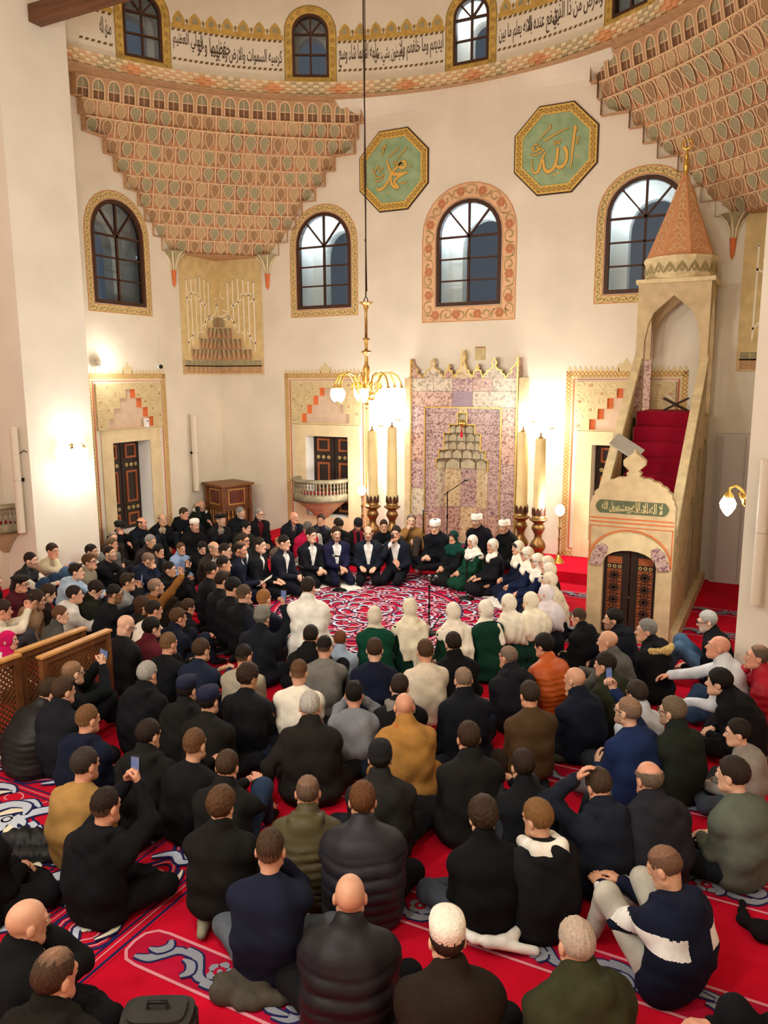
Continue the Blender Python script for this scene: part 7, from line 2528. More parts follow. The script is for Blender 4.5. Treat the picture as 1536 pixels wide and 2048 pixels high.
    if 'fur' in extras:
        U = [('rc', nb + A3(-.16, -.07, .0), nb + A3(-.05, -.20, .01), .036, .045), ('rc', nb + A3(-.05, -.20, .01), nb + A3(.10, -.19, .01), .045, .04)]
        l2, h2 = bounds(U, .03)
        a2 = [np.arange(l, h + .008, .008) for l, h in zip(l2, h2)]
        D2 = field(U, a2, .02)
        x_, y_, z_ = a2[0][:, None, None], a2[1][None, :, None], a2[2][None, None, :]
        V2, F2 = nets(a2, D2 + .010 * np.sin(120 * x_ + 2 * np.sin(80 * z_)) * np.sin(130 * y_) * np.sin(110 * z_))
        link('fur_trim', to_mesh('fur_trim', V2 * s, F2, [mat('tan_fur', '#b99a62', 0.95, var=.25, scale=60)]), root)
    if 'whitehood' in extras or 'greyhood' in extras:
        U = [('el', nb + A3(0, -.12, .0), (.135, .07, .085)), ('rc', nb + A3(-.10, .06, .02), nb + A3(-.085, -.10, .06), .040, .045), ('rc', nb + A3(.10, .06, .02), nb + A3(.085, -.10, .06), .040, .045), ('rc', nb + A3(-.08, -.10, .06), nb + A3(.08, -.10, .06), .044, .044)]
        l2, h2 = bounds(U, .02)
        a2 = [np.arange(l, h + .012, .012) for l, h in zip(l2, h2)]
        V2, F2 = nets(a2, field(U + [('el', nb + A3(0, -.05, .09), (.07, .05, .05), None, dict(sub=1, k=.02))], a2, .025))
        link('hood', to_mesh('hood', V2 * s, F2, [cloth_mat('#e8e2d6' if 'whitehood' in extras else '#7b776f', 'fleece')]), root)
    if 'waistcoat_tie' in extras:                                # white jacket knotted round the hips
        U = []
        for q in range(9):
            a0, a1 = math.pi * (.95 + 1.10 * q / 9), math.pi * (.95 + 1.10 * (q + 1) / 9)
            U.append(('rc', A3(.235 * math.cos(a0), .20 * math.sin(a0) * 1.0, .17 - .08 * math.sin(math.pi * q / 9)), A3(.235 * math.cos(a1), .20 * math.sin(a1), .17 - .08 * math.sin(math.pi * (q + 1) / 9)), .028, .028))
        U += [('rc', A3(-.24, .0, .19), A3(-.30, .06, .05), .034, .03), ('rc', A3(.24, -.05, .15), A3(.30, -.16, .03), .034, .036), ('rc', A3(-.05, -.21, .10), A3(.24, -.24, .03), .03, .03)]
        l2, h2 = bounds(U, .02)
        l2[2] = max(l2[2], -.01)
        a2 = [np.arange(l, h + .012, .012) for l, h in zip(l2, h2)]
        V2, F2 = nets(a2, field(U, a2, .03))
        link('tied_jacket', to_mesh('tied_jacket', V2 * s, F2, [cloth_mat('#e9e4da', 'cotton')]), root)
    # trousers and socks
    if style != 'dress':
        T = []
        for sg in (1, -1):
            h_, k_, a_, t_ = leg[sg]
            T += [('rc', h_, k_, .105, .075), ('rc', k_, a_, .072, .052)]
        T += [('rc', A3(-.08, pel[1], hipz - .0), A3(.08, pel[1], hipz), .112, .112)]
        l2, h2 = bounds(T, .02)
        l2[2] = max(l2[2], -.02)
        v2 = max(vox, .018)
        a2 = [np.arange(l, h + v2, v2) for l, h in zip(l2, h2)]
        D2 = field(T, a2, .035)
        x_, y_, z_ = a2[0][:, None, None], a2[1][None, :, None], a2[2][None, None, :]
        D2 = np.maximum(D2 + .004 * np.sin(28 * x_ + 22 * y_ + ph) * np.sin(30 * z_ - 14 * y_), -z_ + .004)
        V2, F2 = nets(a2, D2)
        link('trousers', to_mesh('trousers', V2 * s, F2, [cloth_mat(legs, 'denim' if legs in ('#2c3c55', '#46617f') else 'cotton')]), root)
    if True:
        T = []
        for sg in (1, -1):
            h_, k_, a_, t_ = leg[sg]
            T += [('rc', a_ + (k_ - a_) * .1, t_ * .35 + a_ * .65, .044, .046), ('rc', t_ * .35 + a_ * .65, t_, .044, .034)]
        l2, h2 = bounds(T, .02)
        l2[2] = max(l2[2], -.012)
        a2 = [np.arange(l, h + .016, .016) for l, h in zip(l2, h2)]
        D2 = np.maximum(field(T, a2, .02), -a2[2][None, None, :] + .004)
        V2, F2 = nets(a2, D2)
        link('socks', to_mesh('socks', V2 * s, F2, [cloth_mat(ex.get('socks', '#1b1b1d'), 'knit')]), root)
    # ---------- head gear
    HM = Matrix.Translation(Vector(hc * s)) @ Matrix(Rh.tolist()).to_4x4() @ Matrix.Scale(s, 4)
    if woman:
        hcol2 = ex['hijab']
        U = [('el', hc + Rh @ A3(0, -.012, .012), (.088, .111, .116), Rh), ('rc', hc + Rh @ A3(0, -.012, -.07), nb + A3(0, .005, -.01), .066, .082, dict(k=.03))]
        if 'short' in extras:
            U += [('rc', nb + A3(-.05, .01, -.03), nb + A3(.05, .01, -.03), .088, .088), ('rc', nb + A3(0, .03, -.02), ch + A3(0, .10, .04), .07, .06)]
        else:
            for sg in (1, -1): U += [('rc', nb + A3(sg * .03, 0, -.02), sh[sg] + A3(0, 0, -.01), .09, .082, dict(k=.05)), ('rc', nb + A3(sg * .03, .02, -.03), ch + A3(sg * .06, .085, .0), .09, .07, dict(k=.05))]
            U += [('rc', nb + A3(0, -.03, -.03), ch + A3(0, -.07, .03), .10, .10, dict(k=.05))]
        if 'drape' in extras:
            for q in range(7):
                x = -.15 + .05 * q
                U.append(('rc', nb + A3(x, -.085, -.05), A3(x * .92, mid[1] - .165, mid[2] + .02), .045, .03, dict(k=.03)))
                U.append(('rc', A3(x * .92, mid[1] - .165, mid[2] + .02), A3(x * (.75 if q % 2 else .85), pel[1] - .21, pel[2] - (.02 if 2 < q < 6 else -.08)), .03, .02, dict(k=.03)))
        if 'sidefall' in extras:
            U += [('rc', nb + A3(.10, -.06, -.05), ch + A3(.14, -.13, -.10), .06, .04, dict(k=.03))]
        if 'cape' in extras:
            U += [('el', ch + A3(.0, -.055, -.03), (.245, .155, .20), None, dict(k=.05)), ('rc', ch + A3(-.10, -.13, -.08), ch + A3(.12, -.15, -.20), .06, .04, dict(k=.04))]
        l2, h2 = bounds(U, .02)
        v2 = min(vox, .016)
        a2 = [np.arange(l, h + v2, v2) for l, h in zip(l2, h2)]
        D2 = field(U, a2, .04)
        x_, y_, z_ = a2[0][:, None, None], a2[1][None, :, None], a2[2][None, None, :]
        fold = np.sin(62 * x_ + 2.5 * np.sin(8 * z_ + ph) + 0 * y_) * np.clip((nb[2] + .02 - z_) / .1, 0, 1) * (y_ < nb[1])
        fold2 = np.sin(75 * (z_ - .35 * np.abs(x_)) + ph) * np.clip(1 - np.abs(z_ - nb[2] - .02) / .14, 0, 1)
        D2 = D2 + .0055 * fold + .0045 * fold2
        fo = [('el', hc + Rh @ A3(0, .115, -.012), (.056, .075, .082), Rh)]
        D2 = np.maximum(D2, -field(fo, a2, .01))
        D2 = np.maximum(D2, -z_ + .004 + 0 * x_ + 0 * y_)
        V2, F2 = nets(a2, D2)
        link('headscarf', to_mesh('headscarf', V2 * s, F2, [cloth_mat(hcol2, 'scarf')]), root)
        if 'underscarf' in extras:
            mb = MB(); mb.tube([(-.058, .062, .02), (-.045, .082, .055), (0, .09, .075), (.045, .082, .055), (.058, .062, .02)], [.014, .02, .022, .02, .014], 8)
            o = mb.build('under_scarf', [BLACKP], root); o.matrix_local = HM
    else:
        if hair != 'bald':
            st = hair if hat == '-' else ('buzz' if hair in ('buzz', 'fade') else 'short' if hair not in ('balding', 'receding') else hair)
            o = link('hair', hair_mesh(st, hcol), root)
            o.matrix_local = HM
        if hat != '-':
            k_, c_ = hat.split(':')
            o = link({'kufi': 'skull_cap', 'turban': 'white_turban_cap', 'beanie': 'beanie', 'kippah': 'cap', 'beret': 'beret', 'flatcap': 'flat_cap'}[k_], hat_mesh(k_, c_), root)
            o.matrix_local = HM
    if 'glasses' in extras:
        o = link('glasses', GLM, root)
        o.matrix_local = HM
    # ---------- things held
    rootM = Matrix.Translation(Vector(root_p)) @ Matrix.Rotation(rz, 4, 'Z')
    def held(kind, lab, sides=(1,)):
        W_ = np.mean([hands[q][0] + hands[q][1][:, 1] * .085 for q in sides], 0)
        mb = MB()
        if kind == 'phone':
            o = empty('phone')
            mb.box((0, 0, 0), (.076, .009, .155)); mb.build('phone_case', [BLACKP], o)
            m2 = MB(); m2.add([(-.034, -.0052, -.072), (.034, -.0052, -.072), (.034, -.0052, .072), (-.034, -.0052, .072)], [(0, 1, 2, 3)])
            m2.build('lit_screen', [mat('phone_screen', '#22365c', 0.2, emit=(.16, .28, .6), estr=.3, color2='#6a5d4c', scale=14)], o)
            M_ = Matrix.Translation(Vector((W_ + A3(0, .015, .03)) * s)) @ Matrix.Rotation(-.12, 4, 'X')
            if 'wide' in extras: M_ = M_ @ Matrix.Rotation(math.pi / 2, 4, 'Y')
        elif kind == 'mic':
            o = empty('microphone')
            mb.tube([(0, 0, -.10), (0, 0, .06)], [.012, .018], 8); mb.build('handle', [BLACKP], o)
            m2 = MB(); m2.ball((0, 0, .08), .027, 10); m2.build('grille', [mat('mic_grille', '#8b8d8f', 0.4, metal=0.6)], o)
            M_ = Matrix.Translation(Vector((W_ + A3(0, .01, .01)) * s)) @ Matrix.Rotation(.35, 4, 'X')
        else:
            o = empty('song_sheet')
            mb.add([(-.10, -.14, 0), (.10, -.14, 0), (.10, .14, .02), (-.10, .14, .02), (-.10, -.14, -.004), (.10, -.14, -.004), (.10, .14, .016), (-.10, .14, .016)], [(0, 1, 2, 3), (7, 6, 5, 4), (0, 4, 5, 1), (1, 5, 6, 2), (2, 6, 7, 3), (3, 7, 4, 0)])
            mb.build('sheet', [PAPER], o)
            M_ = Matrix.Translation(Vector((W_ + A3(0, .03, .03)) * s)) @ Matrix.Rotation(.5, 4, 'X')
        o.matrix_world = rootM @ M_
        tag(o, lab, {'phone': 'phone', 'mic': 'microphone', 'sheet': 'paper'}[kind])
    if 'hold' in ex:
        kd = ex['hold']
        who = label.split(' ', 1)[1] if label.startswith(('man', 'young', 'boy')) else label
        held(kd, {'phone': 'dark phone with lit screen held up by ', 'mic': 'black microphone held by ', 'sheet': 'white song sheet held by '}[kd] + ex.get('who', 'one').replace('_', ' '), (1, -1) if arms in ('phone2', 'clasp') else (1,))
    return root

BK, NV, CH, WH = '#121214', '#171c2e', '#1d1d20', '#ebe6dc'
PEOPLE = """
# left side, seated listeners seen in profile
6,1222|knees|phone2|-10|0|5|sweater|#e6dcc6|#3a3a40|medium|#3b281c|-|hold=phone who=the_cream_knit_sleeves_at_the_left_edge|1.02|person in cream knit cut by the left picture edge, raising both hands
17,1282|cross|lap|-20|-20|0|sweater|#ded7ca|#17171b|bald|#2a1c14|-|hijab=#c2175b|.95|woman in a bright pink headscarf behind the lattice screen at the left edge
62,1122|knees|hug|-5|0|0|vest|#16181f|#2c3c55|fade|#2a1f18|-|sleeve=#dcd3c0 stubble|1.06|man in dark vest with cream sleeves hugging his knees before the left pier
104,1103|knees|chin|5|-20|5|sweater|#cfc2a4|#46617f|short|#3a2a1e|-||1.05|man in cream sweater and jeans leaning on the left pier, hand on cheek
43,1168|cross|lap|-10|-10|5|sweater|#4a1a20|#1b1b20|short|#231812|beret:#1a1614|glasses|1.0|man in maroon sweater and black cap with glasses at the left edge
74,1201|cross|lap|-15|0|5|hoodie|#8d6f55|#77706a|medium|#38271b|-|hood glasses beard|1.04|man in tan hoodie with glasses and brown hair, left edge
96,1188|cross|lap|0|0|20|sweater|#2b2422|#1b1b1f|medium|#3a281c|-||.98|brown-haired person mostly hidden behind the tan hoodie
153,1145|knees|hug|-5|0|-5|hoodie|#a9bdd2|#3b4149|quiff|#2a1c14|-|hood|1.02|young man in pale blue hoodie among the left listeners
180,1125|cross|lap|0|-10|-8|hoodie|#8f8672|#2c2c30|curly|#5b3a22|-|hood glasses|1.02|young man in khaki hoodie with glasses and ginger curls
184,1104|cross|lap|0|-5|0|sweater|#e4dcc8|#2c2c30|short|#1f1712|-|stubble|1.04|dark-haired man in white sweater against the left pier corner
220,1108|knees|hug|0|-10|-12|sweater|#15161a|#17171b|fade|#2a1c14|-|beard|1.05|bearded man in black sweater with head tilted back, arms round knees
224,1090|cross|lap|0|10|0|jacket|#6b6c68|#2b2b2b|short|#6a5338|-||1.0|man in grey jacket half hidden behind the bearded man
228,1075|cross|lap|-15|-10|5|coat|#2c2824|#1b1b1b|receding|#7b746c|-|beard|.93|grey-bearded man at the door edge beside the left pier
239,1056|knees|chin|-10|0|12|coat|#0e0e10|#111113|short|#5d5853|flatcap:#15130f|beard|1.05|man in black coat and black flat cap resting chin on hand
282,1048|knees|fold|0|20|0|jacket|#141923|#191b22|balding|#3a2c22|-|stubble|1.05|bald man in navy jacket with folded arms under the left shutter
323,1040|knees|lap|-5|-10|0|jacket|#17171a|#17191f|balding|#8a7d70|-|open shirt=#b8ab98|1.05|balding man in black jacket over beige shirt, right of the left shutter
368,1028|knees|fold|15|10|8|hoodie|#101218|#15161c|short|#4d3926|-|hood|1.05|brown-haired man in black hoodie leaning against the left wall
402,1012|cross|temple|10|-30|0|jacket|#1c2320|#1a1c22|bald|#8d8378|-|whitehood stubble|1.06|bald man with white fleece collar, hand to temple beside the carved chair
391,1052|cross|lap|0|-10|0|jacket|#111114|#15151a|short|#55483c|kufi:#eee9dd|stubble|1.08|stout man in black jacket and white skull cap near the left shutter
303,1084|knees|lap|0|-10|0|jacket|#2a2320|#191919|short|#99938a|-|collar|1.04|grey-haired man in dark brown jacket behind the boy in leather
319,1103|cross|lap|0|-10|0|jacket|#16171a|#15151a|medium|#17120f|-|leather|.95|dark-haired boy in black leather jacket, left side
363,1098|cross|lap|-10|-10|0|shirt|#8ea3c4|#14151a|short|#6b4a30|-|collar|.88|boy in light blue shirt sitting before the white skull cap
296,1122|knees|chin|10|5|25|jacket|#1b2133|#15161c|buzz|#5a5048|-|hood stubble|1.05|balding man in navy hooded jacket bowing with hand at his face
339,1140|knees|phoneR|0|-10|0|jacket|#121314|#131317|fade|#241a14|-|hold=phone who=the_man_beside_the_ochre_sleeve|1.0|young man in black jacket raising a hand behind the ochre-brown sweater
311,1174|knees|high|5|0|-5|sweater|#8a5a2c|#2b221b|buzz|#7b6a58|-|stubble hold=phone who=the_ochre_sleeve|1.05|balding man in ochre-brown sweater stretching an arm up with a phone
256,1166|knees|hug|0|-5|0|hoodie|#8b8b8b|#35363a|quiff|#3a2a1e|-|glasses|1.03|young man in grey hoodie and sunglasses, left side
229,1189|cross|phoneR|0|-10|5|sweater|#17191d|#17181d|fade|#16110e|-|beard glasses hold=phone who=the_bearded_man_in_dark_sweater_with_glasses|1.05|bearded man in dark sweater with glasses holding a phone low
191,1180|knees|lap|-20|0|30|jacket|#20241a|#1d1e20|medium|#2a1c14|-||1.0|dark-haired young man in dark green jacket looking down
150,1191|cross|hug|-5|-10|0|hoodie|#d9d4cc|#222327|short|#2b1e17|-|hood|1.02|young man in white hoodie turned away, behind the lattice screens
121,1231|cross|lap|-10|-15|5|shirt|#4b4a44|#a88f66|short|#6b4a2e|-|collar|.95|fair-haired youth in dark plaid shirt behind the lattice screens
249,1252|seiza|clasp|0|-10|30|suit|#17171a|#151519|bald|#4b4038|-|glasses shirt=#2a2a2e|1.05|bald man in black jacket bent over, right beside the lattice screen
307,1221|cross|lap|5|-15|5|sweater|#e5ded0|#222227|short|#2a1c15|-||1.02|dark-haired man in white jumper left of the kneeling suits
286,1212|cross|lap|0|-10|0|sweater|#1a1818|#1a1a1d|long|#4a3020|-||.95|long brown-haired youth in dark top, left of the kneeling suits
305,1257|cross|lap|0|-15|0|sweater|#5a1f26|#1c1c20|medium|#17120f|-|shirt=#e8e4de collar|1.0|dark-haired young man in maroon sweater with white collar
339,1289|knees|hug|5|-10|5|shirt|#15161a|#17181d|fade|#7b5a3c|-||1.02|fair young man in black shirt with close-cropped sides behind the maroon sweater
357,1237|knees|hug|-5|-10|5|jacket|#181d2b|#1d2230|short|#5b4028|-||1.0|brown-haired youth in navy jacket stretching arms over his knees
378,1216|cross|lap|0|-10|10|sweater|#18191a|#18181c|curly|#4a3020|-|collar shirt=#d9d4ca|.85|curly-haired child in black with pale collar next to the kneeling suits
-14,1160|knees|lap|-10|0|0|jacket|#131317|#15151a|short|#2a1c14|-||1.03|person in black only partly in view at the far left edge
# by the chair and the balcony
479,1027|knees|clasp|10|10|5|coat|#15181d|#16181d|short|#8d8a86|-|stubble|1.05|grey-haired man in black coat right of the carved wooden chair
520,1029|seiza|lap|10|20|0|coat|#141418|#17191f|receding|#8d8a86|-|glasses beard open shirt=#5c1722|.98|grey-bearded man with glasses, burgundy sweater under long black coat
441,1041|knees|clasp|5|10|0|coat|#1b1c1e|#17171a|short|#7b766f|beret:#14120f|beard open shirt=#8c8a84|1.06|grey-bearded man in dark coat and black beret before the carved chair
492,1056|cross|lap|10|15|5|jacket|#23261f|#191a1a|medium|#15100d|-||1.0|dark-haired young man in dark olive jacket behind the kneeling suits
406,1096|knees|hug|-10|-20|15|hoodie|#121214|#131316|medium|#1a1310|-||.88|boy in black hoodie with light print, dark fringe, looking down
428,1098|cross|clasp|-5|-10|0|suit|#2b2119|#1b1815|balding|#a79a8c|-|shirt=#cfc8ba|1.05|bald man in brown jacket left of the kneeling suits
586,1036|knees|lap|10|20|0|jacket|#181b24|#17191f|bald|#5a4a3c|-|open shirt=#3a4152|1.05|bald man in navy jacket under the stone balcony
614,1058|cross|lap|10|-20|8|fleece|#b3163f|#6b645c|short|#6a625a|beanie:#5f5b54|glasses|1.0|man in crimson fleece and grey beanie behind the front suits
640,1041|knees|fold|10|-35|0|vest|#161a27|#b9b2a4|short|#3f2c1e|-|sleeve=#1a1f2c shirt=#ddd6c8|1.02|smiling young man in navy vest right of the stone balcony
674,1050|knees|fold|0|30|40|jacket|#131417|#15161a|medium|#2a1f18|-||1.02|dark-haired man in black jacket bowing his head behind the front suits
717,1050|cross|lap|0|10|30|jacket|#17171a|#17171a|short|#17120f|beanie:#16171a|scarf=#7b1a26 beard|1.03|man in black beanie and dark red scarf looking down
769,1053|knees|hug|0|10|5|sweater|#131417|#17181c|fade|#3f2c1e|-||1.02|young man in black sweater between the giant candle and the prayer niche
557,1085|seiza|lap|0|0|0|sweater|#5b5146|#17171b|short|#b08a58|-||.72|small fair-haired child between two kneeling suits
822,1043|knees|mic|10|10|-3|sweater|#8d683b|#38302a|receding|#6b625a|-|beard|1.08|grey-bearded man in camel sweater before the prayer niche
# men's choir in dark suits, kneeling
451,1103|seiza|thigh|0|0|0|suit|#15171d|#15161b|fade|#2a1f18|-|shirt=#e9e6e0|1.03|kneeling suit in the left row, third back behind the round-cheeked profile|M
448,1130|seiza|thigh|0|0|0|suit|#16171c|#15161b|fade|#241a14|-|shirt=#e9e6e0|1.04|kneeling suit in profile with dark swept hair, left row behind the glasses|M
423,1142|seiza|thigh|5|0|0|suit|#131418|#141519|fade|#1f1712|-|glasses shirt=#e9e6e0|1.06|kneeling suit with glasses, upright at the outer end of the left row|M
445,1163|seiza|thigh|0|-5|10|suit|#141519|#141519|quiff|#33241a|-|shirt=#e9e6e0|1.05|kneeling suit with brown quiff, second from the outer end of the left row|M
466,1177|seiza|thigh|0|-15|22|suit|#131418|#141519|medium|#17120f|-|shirt=#e9e6e0|1.05|kneeling suit with black hair bowing his head, left row|M
491,1191|seiza|thigh|0|-10|5|suit|#131418|#141519|fade|#5b4a3a|-|shirt=#e9e6e0|1.05|kneeling suit with greying cropped hair, left row|M
531,1200|seiza|thigh|5|-10|3|suit|#171d2d|#15161c|fade|#a8713c|-|shirt=#e9e6e0|1.05|kneeling suit in navy with ginger hair, nearest of the left row|M
481,1100|seiza|clasp|10|-15|8|suit|#141a2b|#141826|receding|#2a1f18|-|shirt=#efece6 stubble hold=sheet who=the_balding_navy_suit|1.06|kneeling balding man in navy suit reading a sheet|M
487,1082|seiza|thigh|10|-10|0|suit|#1b1c20|#15161b|short|#3a2a1e|-|glasses shirt=#efece6|1.04|kneeling man with glasses and white shirt behind the balding navy suit|M
519,1092|seiza|thigh|5|-10|0|suit|#121419|#131419|fade|#2a1f18|-|shirt=#efece6|1.06|kneeling man in black suit right of the balding navy suit|M
569,1086|seiza|clasp|0|15|5|suit|#1a1c28|#161720|fade|#211812|-|shirt=#efece6|1.05|kneeling man in dark navy suit with wristwatch, leftmost facing the picture|M
623,1071|seiza|clasp|0|10|3|suit|#15161d|#14151b|short|#2a1f18|-|shirt=#efece6|1.06|kneeling man in near-black suit right of the crimson fleece|M
674,1068|seiza|clasp|0|0|3|suit|#1d1c3a|#191a30|short|#3a2718|-|shirt=#efece6 beard|1.06|kneeling bearded man in purplish navy suit behind the microphone|M
737,1067|seiza|thigh|0|0|3|suit|#191f2b|#131419|balding|#3f2c1e|-|shirt=#efece6 stubble|1.06|kneeling balding man in slate suit with hands on thighs|M
793,1067|seiza|mic|0|5|3|suit|#161b27|#14161d|short|#2a1f18|-|shirt=#efece6 hold=mic who=the_singer_at_the_right_end_of_the_suits|1.06|kneeling singer in dark suit speaking into a hand microphone|M
# imams
871,1054|cross|clasp|0|20|10|robe|#12131a|#111116|short|#4a3a2c|turban:#efebe0||1.06|man in black robe and white wrapped cap left of the dark green scarf|I
955,1043|cross|clasp|-5|15|3|robe|#101014|#101014|short|#1d1612|turban:#efebe0|beard stout|1.1|broad bearded man in black robe and white wrapped cap before the prayer niche|I
1007,1054|cross|clasp|-5|15|5|robe|#0f0f12|#101014|short|#6a5f54|turban:#efebe0|beard|1.05|grey-bearded man in black robe and white wrapped cap by the right candles|I
# women's choir
906,1074|seiza|clasp|0|15|3|dress|#16181a|#17171b|bald|#2a1c14|-|hijab=#0e3b33 underscarf|1.0|woman in dark green headscarf and black top, first of the women|W
944,1083|seiza|clasp|0|12|3|dress|#123a2a|#17171b|bald|#2a1c14|-|hijab=#e9e3d6|.98|woman in white headscarf and green belted dress facing the picture|W
984,1091|seiza|thigh|0|15|3|dress|#15151b|#17171b|bald|#2a1c14|-|hijab=#ebe5d8 short|1.0|woman in white headscarf and black dress with hands on thighs|W
1037,1096|seiza|clasp|0|10|0|dress|#161a2e|#17171b|bald|#2a1c14|-|hijab=#e8dfcc underscarf|1.0|woman singing in cream headscarf with black under-scarf, navy dress|W
1054,1108|seiza|clasp|0|5|2|dress|#17213f|#17171b|bald|#2a1c14|-|hijab=#ebe3d2 glasses|1.0|woman with red-rimmed glasses and cream headscarf, navy dress|W
1074,1121|seiza|clasp|5|5|2|dress|#15203e|#17171b|bald|#2a1c14|-|hijab=#ece4d4 glasses|1.0|woman in cream headscarf with glasses, next to the red-rimmed glasses|W
1094,1126|seiza|clasp|5|0|0|dress|#15171f|#17171b|bald|#2a1c14|-|hijab=#e9dfcb short|.98|woman in beige headscarf half hidden at the curve of the right row|W
1098,1140|seiza|clasp|5|0|5|dress|#15171f|#17171b|bald|#2a1c14|-|hijab=#e6dcc8 short|.98|woman in cream headscarf low in the curve of the right row|W
1099,1160|seiza|clasp|5|5|3|dress|#14161c|#17171b|bald|#2a1c14|-|hijab=#e2d6bc drape|1.0|woman in long beige scarf hanging down her back, outermost of the right row|W
1090,1188|seiza|clasp|5|5|3|dress|#13161b|#17171b|bald|#2a1c14|-|hijab=#ddd5d8 cape|1.0|woman in lilac-white headscarf seen from behind|W
1062,1202|seiza|clasp|0|0|3|dress|#0f2c22|#17171b|bald|#2a1c14|-|hijab=#e6dcc4 cape|1.02|woman in cream draped headscarf with green skirt, back to us|W
1019,1206|seiza|clasp|0|0|3|dress|#0f2c22|#17171b|bald|#2a1c14|-|hijab=#e8e0cc cape|1.02|woman in ivory headscarf wrapped round shoulders, third from the right front|W
970,1219|seiza|clasp|0|0|3|dress|#0f3326|#17171b|bald|#2a1c14|-|hijab=#ebe4d4 short sidefall|1.03|woman in white headscarf with side fall over a plain green dress|W
906,1224|seiza|clasp|0|0|5|dress|#10301f|#17171b|bald|#2a1c14|-|hijab=#e7decb drape|1.02|woman with white scarf hanging straight down a green back|W
820,1216|seiza|clasp|0|0|5|dress|#103024|#17171b|bald|#2a1c14|-|hijab=#e3dac0 drape|1.05|woman with wide cream scarf ending in a point down her back|W
751,1232|seiza|clasp|0|0|5|dress|#0f4030|#17171b|bald|#2a1c14|-|hijab=#ddd2bc short|1.02|woman in short white headscarf and plain emerald green dress|W
# conductor
621,1176|tall|fold|0|-15|5|coat|#f0ede4|#d9d4c8|short|#33261d|-||1.04|conductor in long white jacket kneeling upright with folded arms, back to us
# right side
1157,1236|cross|lap|0|15|10|jacket|#131316|#15151a|fade|#4a3626|-|hood|.92|boy in black hooded jacket left of the pulpit doors
1226,1240|cross|lap|10|25|0|jacket|#15171d|#15161c|short|#15100d|-|beard hood|1.06|bearded dark-haired man in black jacket before the pulpit doors
1292,1262|cross|lap|10|30|0|coat|#121216|#14141a|short|#8b8882|-|hood fur|1.08|grey-haired man in black parka with tan fur hood
1215,1284|cross|front|15|15|5|fleece|#55534f|#17171b|bald|#8d8378|-||1.05|bald man in grey fleece reaching forward, right of the orange jacket
1212,1330|cross|front|10|15|5|jacket|#2a2d20|#1e201b|short|#2a1f18|-|hood|1.04|dark-haired man in olive hooded jacket behind the grey fleece
1414,1245|knees|lap|15|10|8|jacket|#141416|#46617f|short|#b9b6b0|-|glasses beard collar|1.05|white-haired man with glasses and jeans in black jacket beside the right pier
1436,1296|cross|point|20|10|-10|shirt|#cfd2d8|#2c3c55|bald|#8d8378|-|collar stout|1.1|bald man in pale shirt and jeans pointing a finger, by the right pier
1514,1316|knees|chin|25|5|-5|puffer|#a3172a|#1b1b1f|receding|#6b5a4a|-||1.06|man in bright red puffer jacket at the right edge
1437,1367|lean|lap|25|0|0|fleece|#121214|#131316|medium|#17120f|-||1.08|dark-haired youth in black fleece leaning forward on the right
1269,1391|cross|lap|0|0|10|shirt|#c6cad2|#2a2c33|short|#3a2f27|-|collar|1.05|dark-haired man in pale shirt seen from behind, left of the green jumper
1253,1424|cross|phoneR|5|15|-5|sweater|#1c2b52|#5d5a5c|buzz|#6b5a4a|-|glasses beard hold=phone who=the_man_in_the_blue_jumper|1.1|balding man in bright blue jumper with glasses filming with raised phone
1345,1424|cross|lap|0|20|0|sweater|#20251f|#191a1c|short|#7b6a55|-|glasses beard collar|1.08|grey-haired man with glasses in dark green jumper with brown collar
1475,1465|cross|lap|30|15|5|sweater|#8d867d|#3a414c|short|#241c18|-||.95|dark-haired boy in grey sweater at the right edge
1516,1560|cross|lap|40|0|0|jacket|#20222a|#1b1d24|short|#2a1c14|-||.0|skip
# rows seen from behind
522,1237|cross|phoneR|0|0|5|coat|#1a1d24|#17181d|short|#8a8474|beanie:#77766c|hold=phone who=the_man_in_the_grey-green_cap|1.08|man in grey-green cap and dark coat filming the circle
621,1274|cross|lap|0|0|15|jacket|#161617|#151518|short|#2a1f18|-|hood|1.04|dark-haired man in black hooded jacket just behind the white coat
650,1296|knees|hug|0|-10|10|sweater|#77756f|#1b1d22|fade|#1d1612|-||1.02|dark-haired man in grey sweater with close-cropped sides behind the conductor
677,1280|cross|lap|0|0|5|shirt|#9fb1c6|#2b3140|short|#7b4a2a|-|collar|.88|brown-haired boy in light blue shirt near the white coat
748,1301|cross|hug|-5|0|8|sweater|#161b2e|#17191f|short|#4a3524|-||1.05|brown-haired man in navy sweater behind the emerald dress
406,1302|cross|hug|0|-10|5|suit|#1a2235|#191c26|short|#4a3524|-||1.04|brown-haired man in navy blazer on the left, below the kneeling row
492,1314|cross|lap|0|-15|5|sweater|#a79c8a|#1b1c20|fade|#241a14|-||1.02|dark-haired man in beige-grey sweater left of centre
501,1357|cross|clasp|-5|-25|10|suit|#141518|#15161b|curly|#3a271a|-|hold=phone who=the_curly-haired_man_in_dark_jacket|1.06|brown curly-haired man in black jacket looking at a phone
601,1347|cross|lap|0|-5|10|tee|#ebe3d2|#17181d|fade|#6b4a30|-||1.04|fair-haired man in a cream white t-shirt
846,1304|cross|lap|0|0|5|sweater|#d6c8b2|#1b1c20|short|#5a3f28|-|socks=#e6e2d8|1.05|brown-haired man in cream jumper below the pointed scarf
907,1289|cross|lap|0|0|10|coat|#0f0f11|#121215|short|#2a1d15|-||1.06|dark-haired man in black coat behind the straight white scarf
1020,1315|cross|lap|5|15|5|jacket|#1b1c22|#1d2533|buzz|#5a534a|-|hood|1.04|balding grey man in dark hooded jacket left of the orange jacket
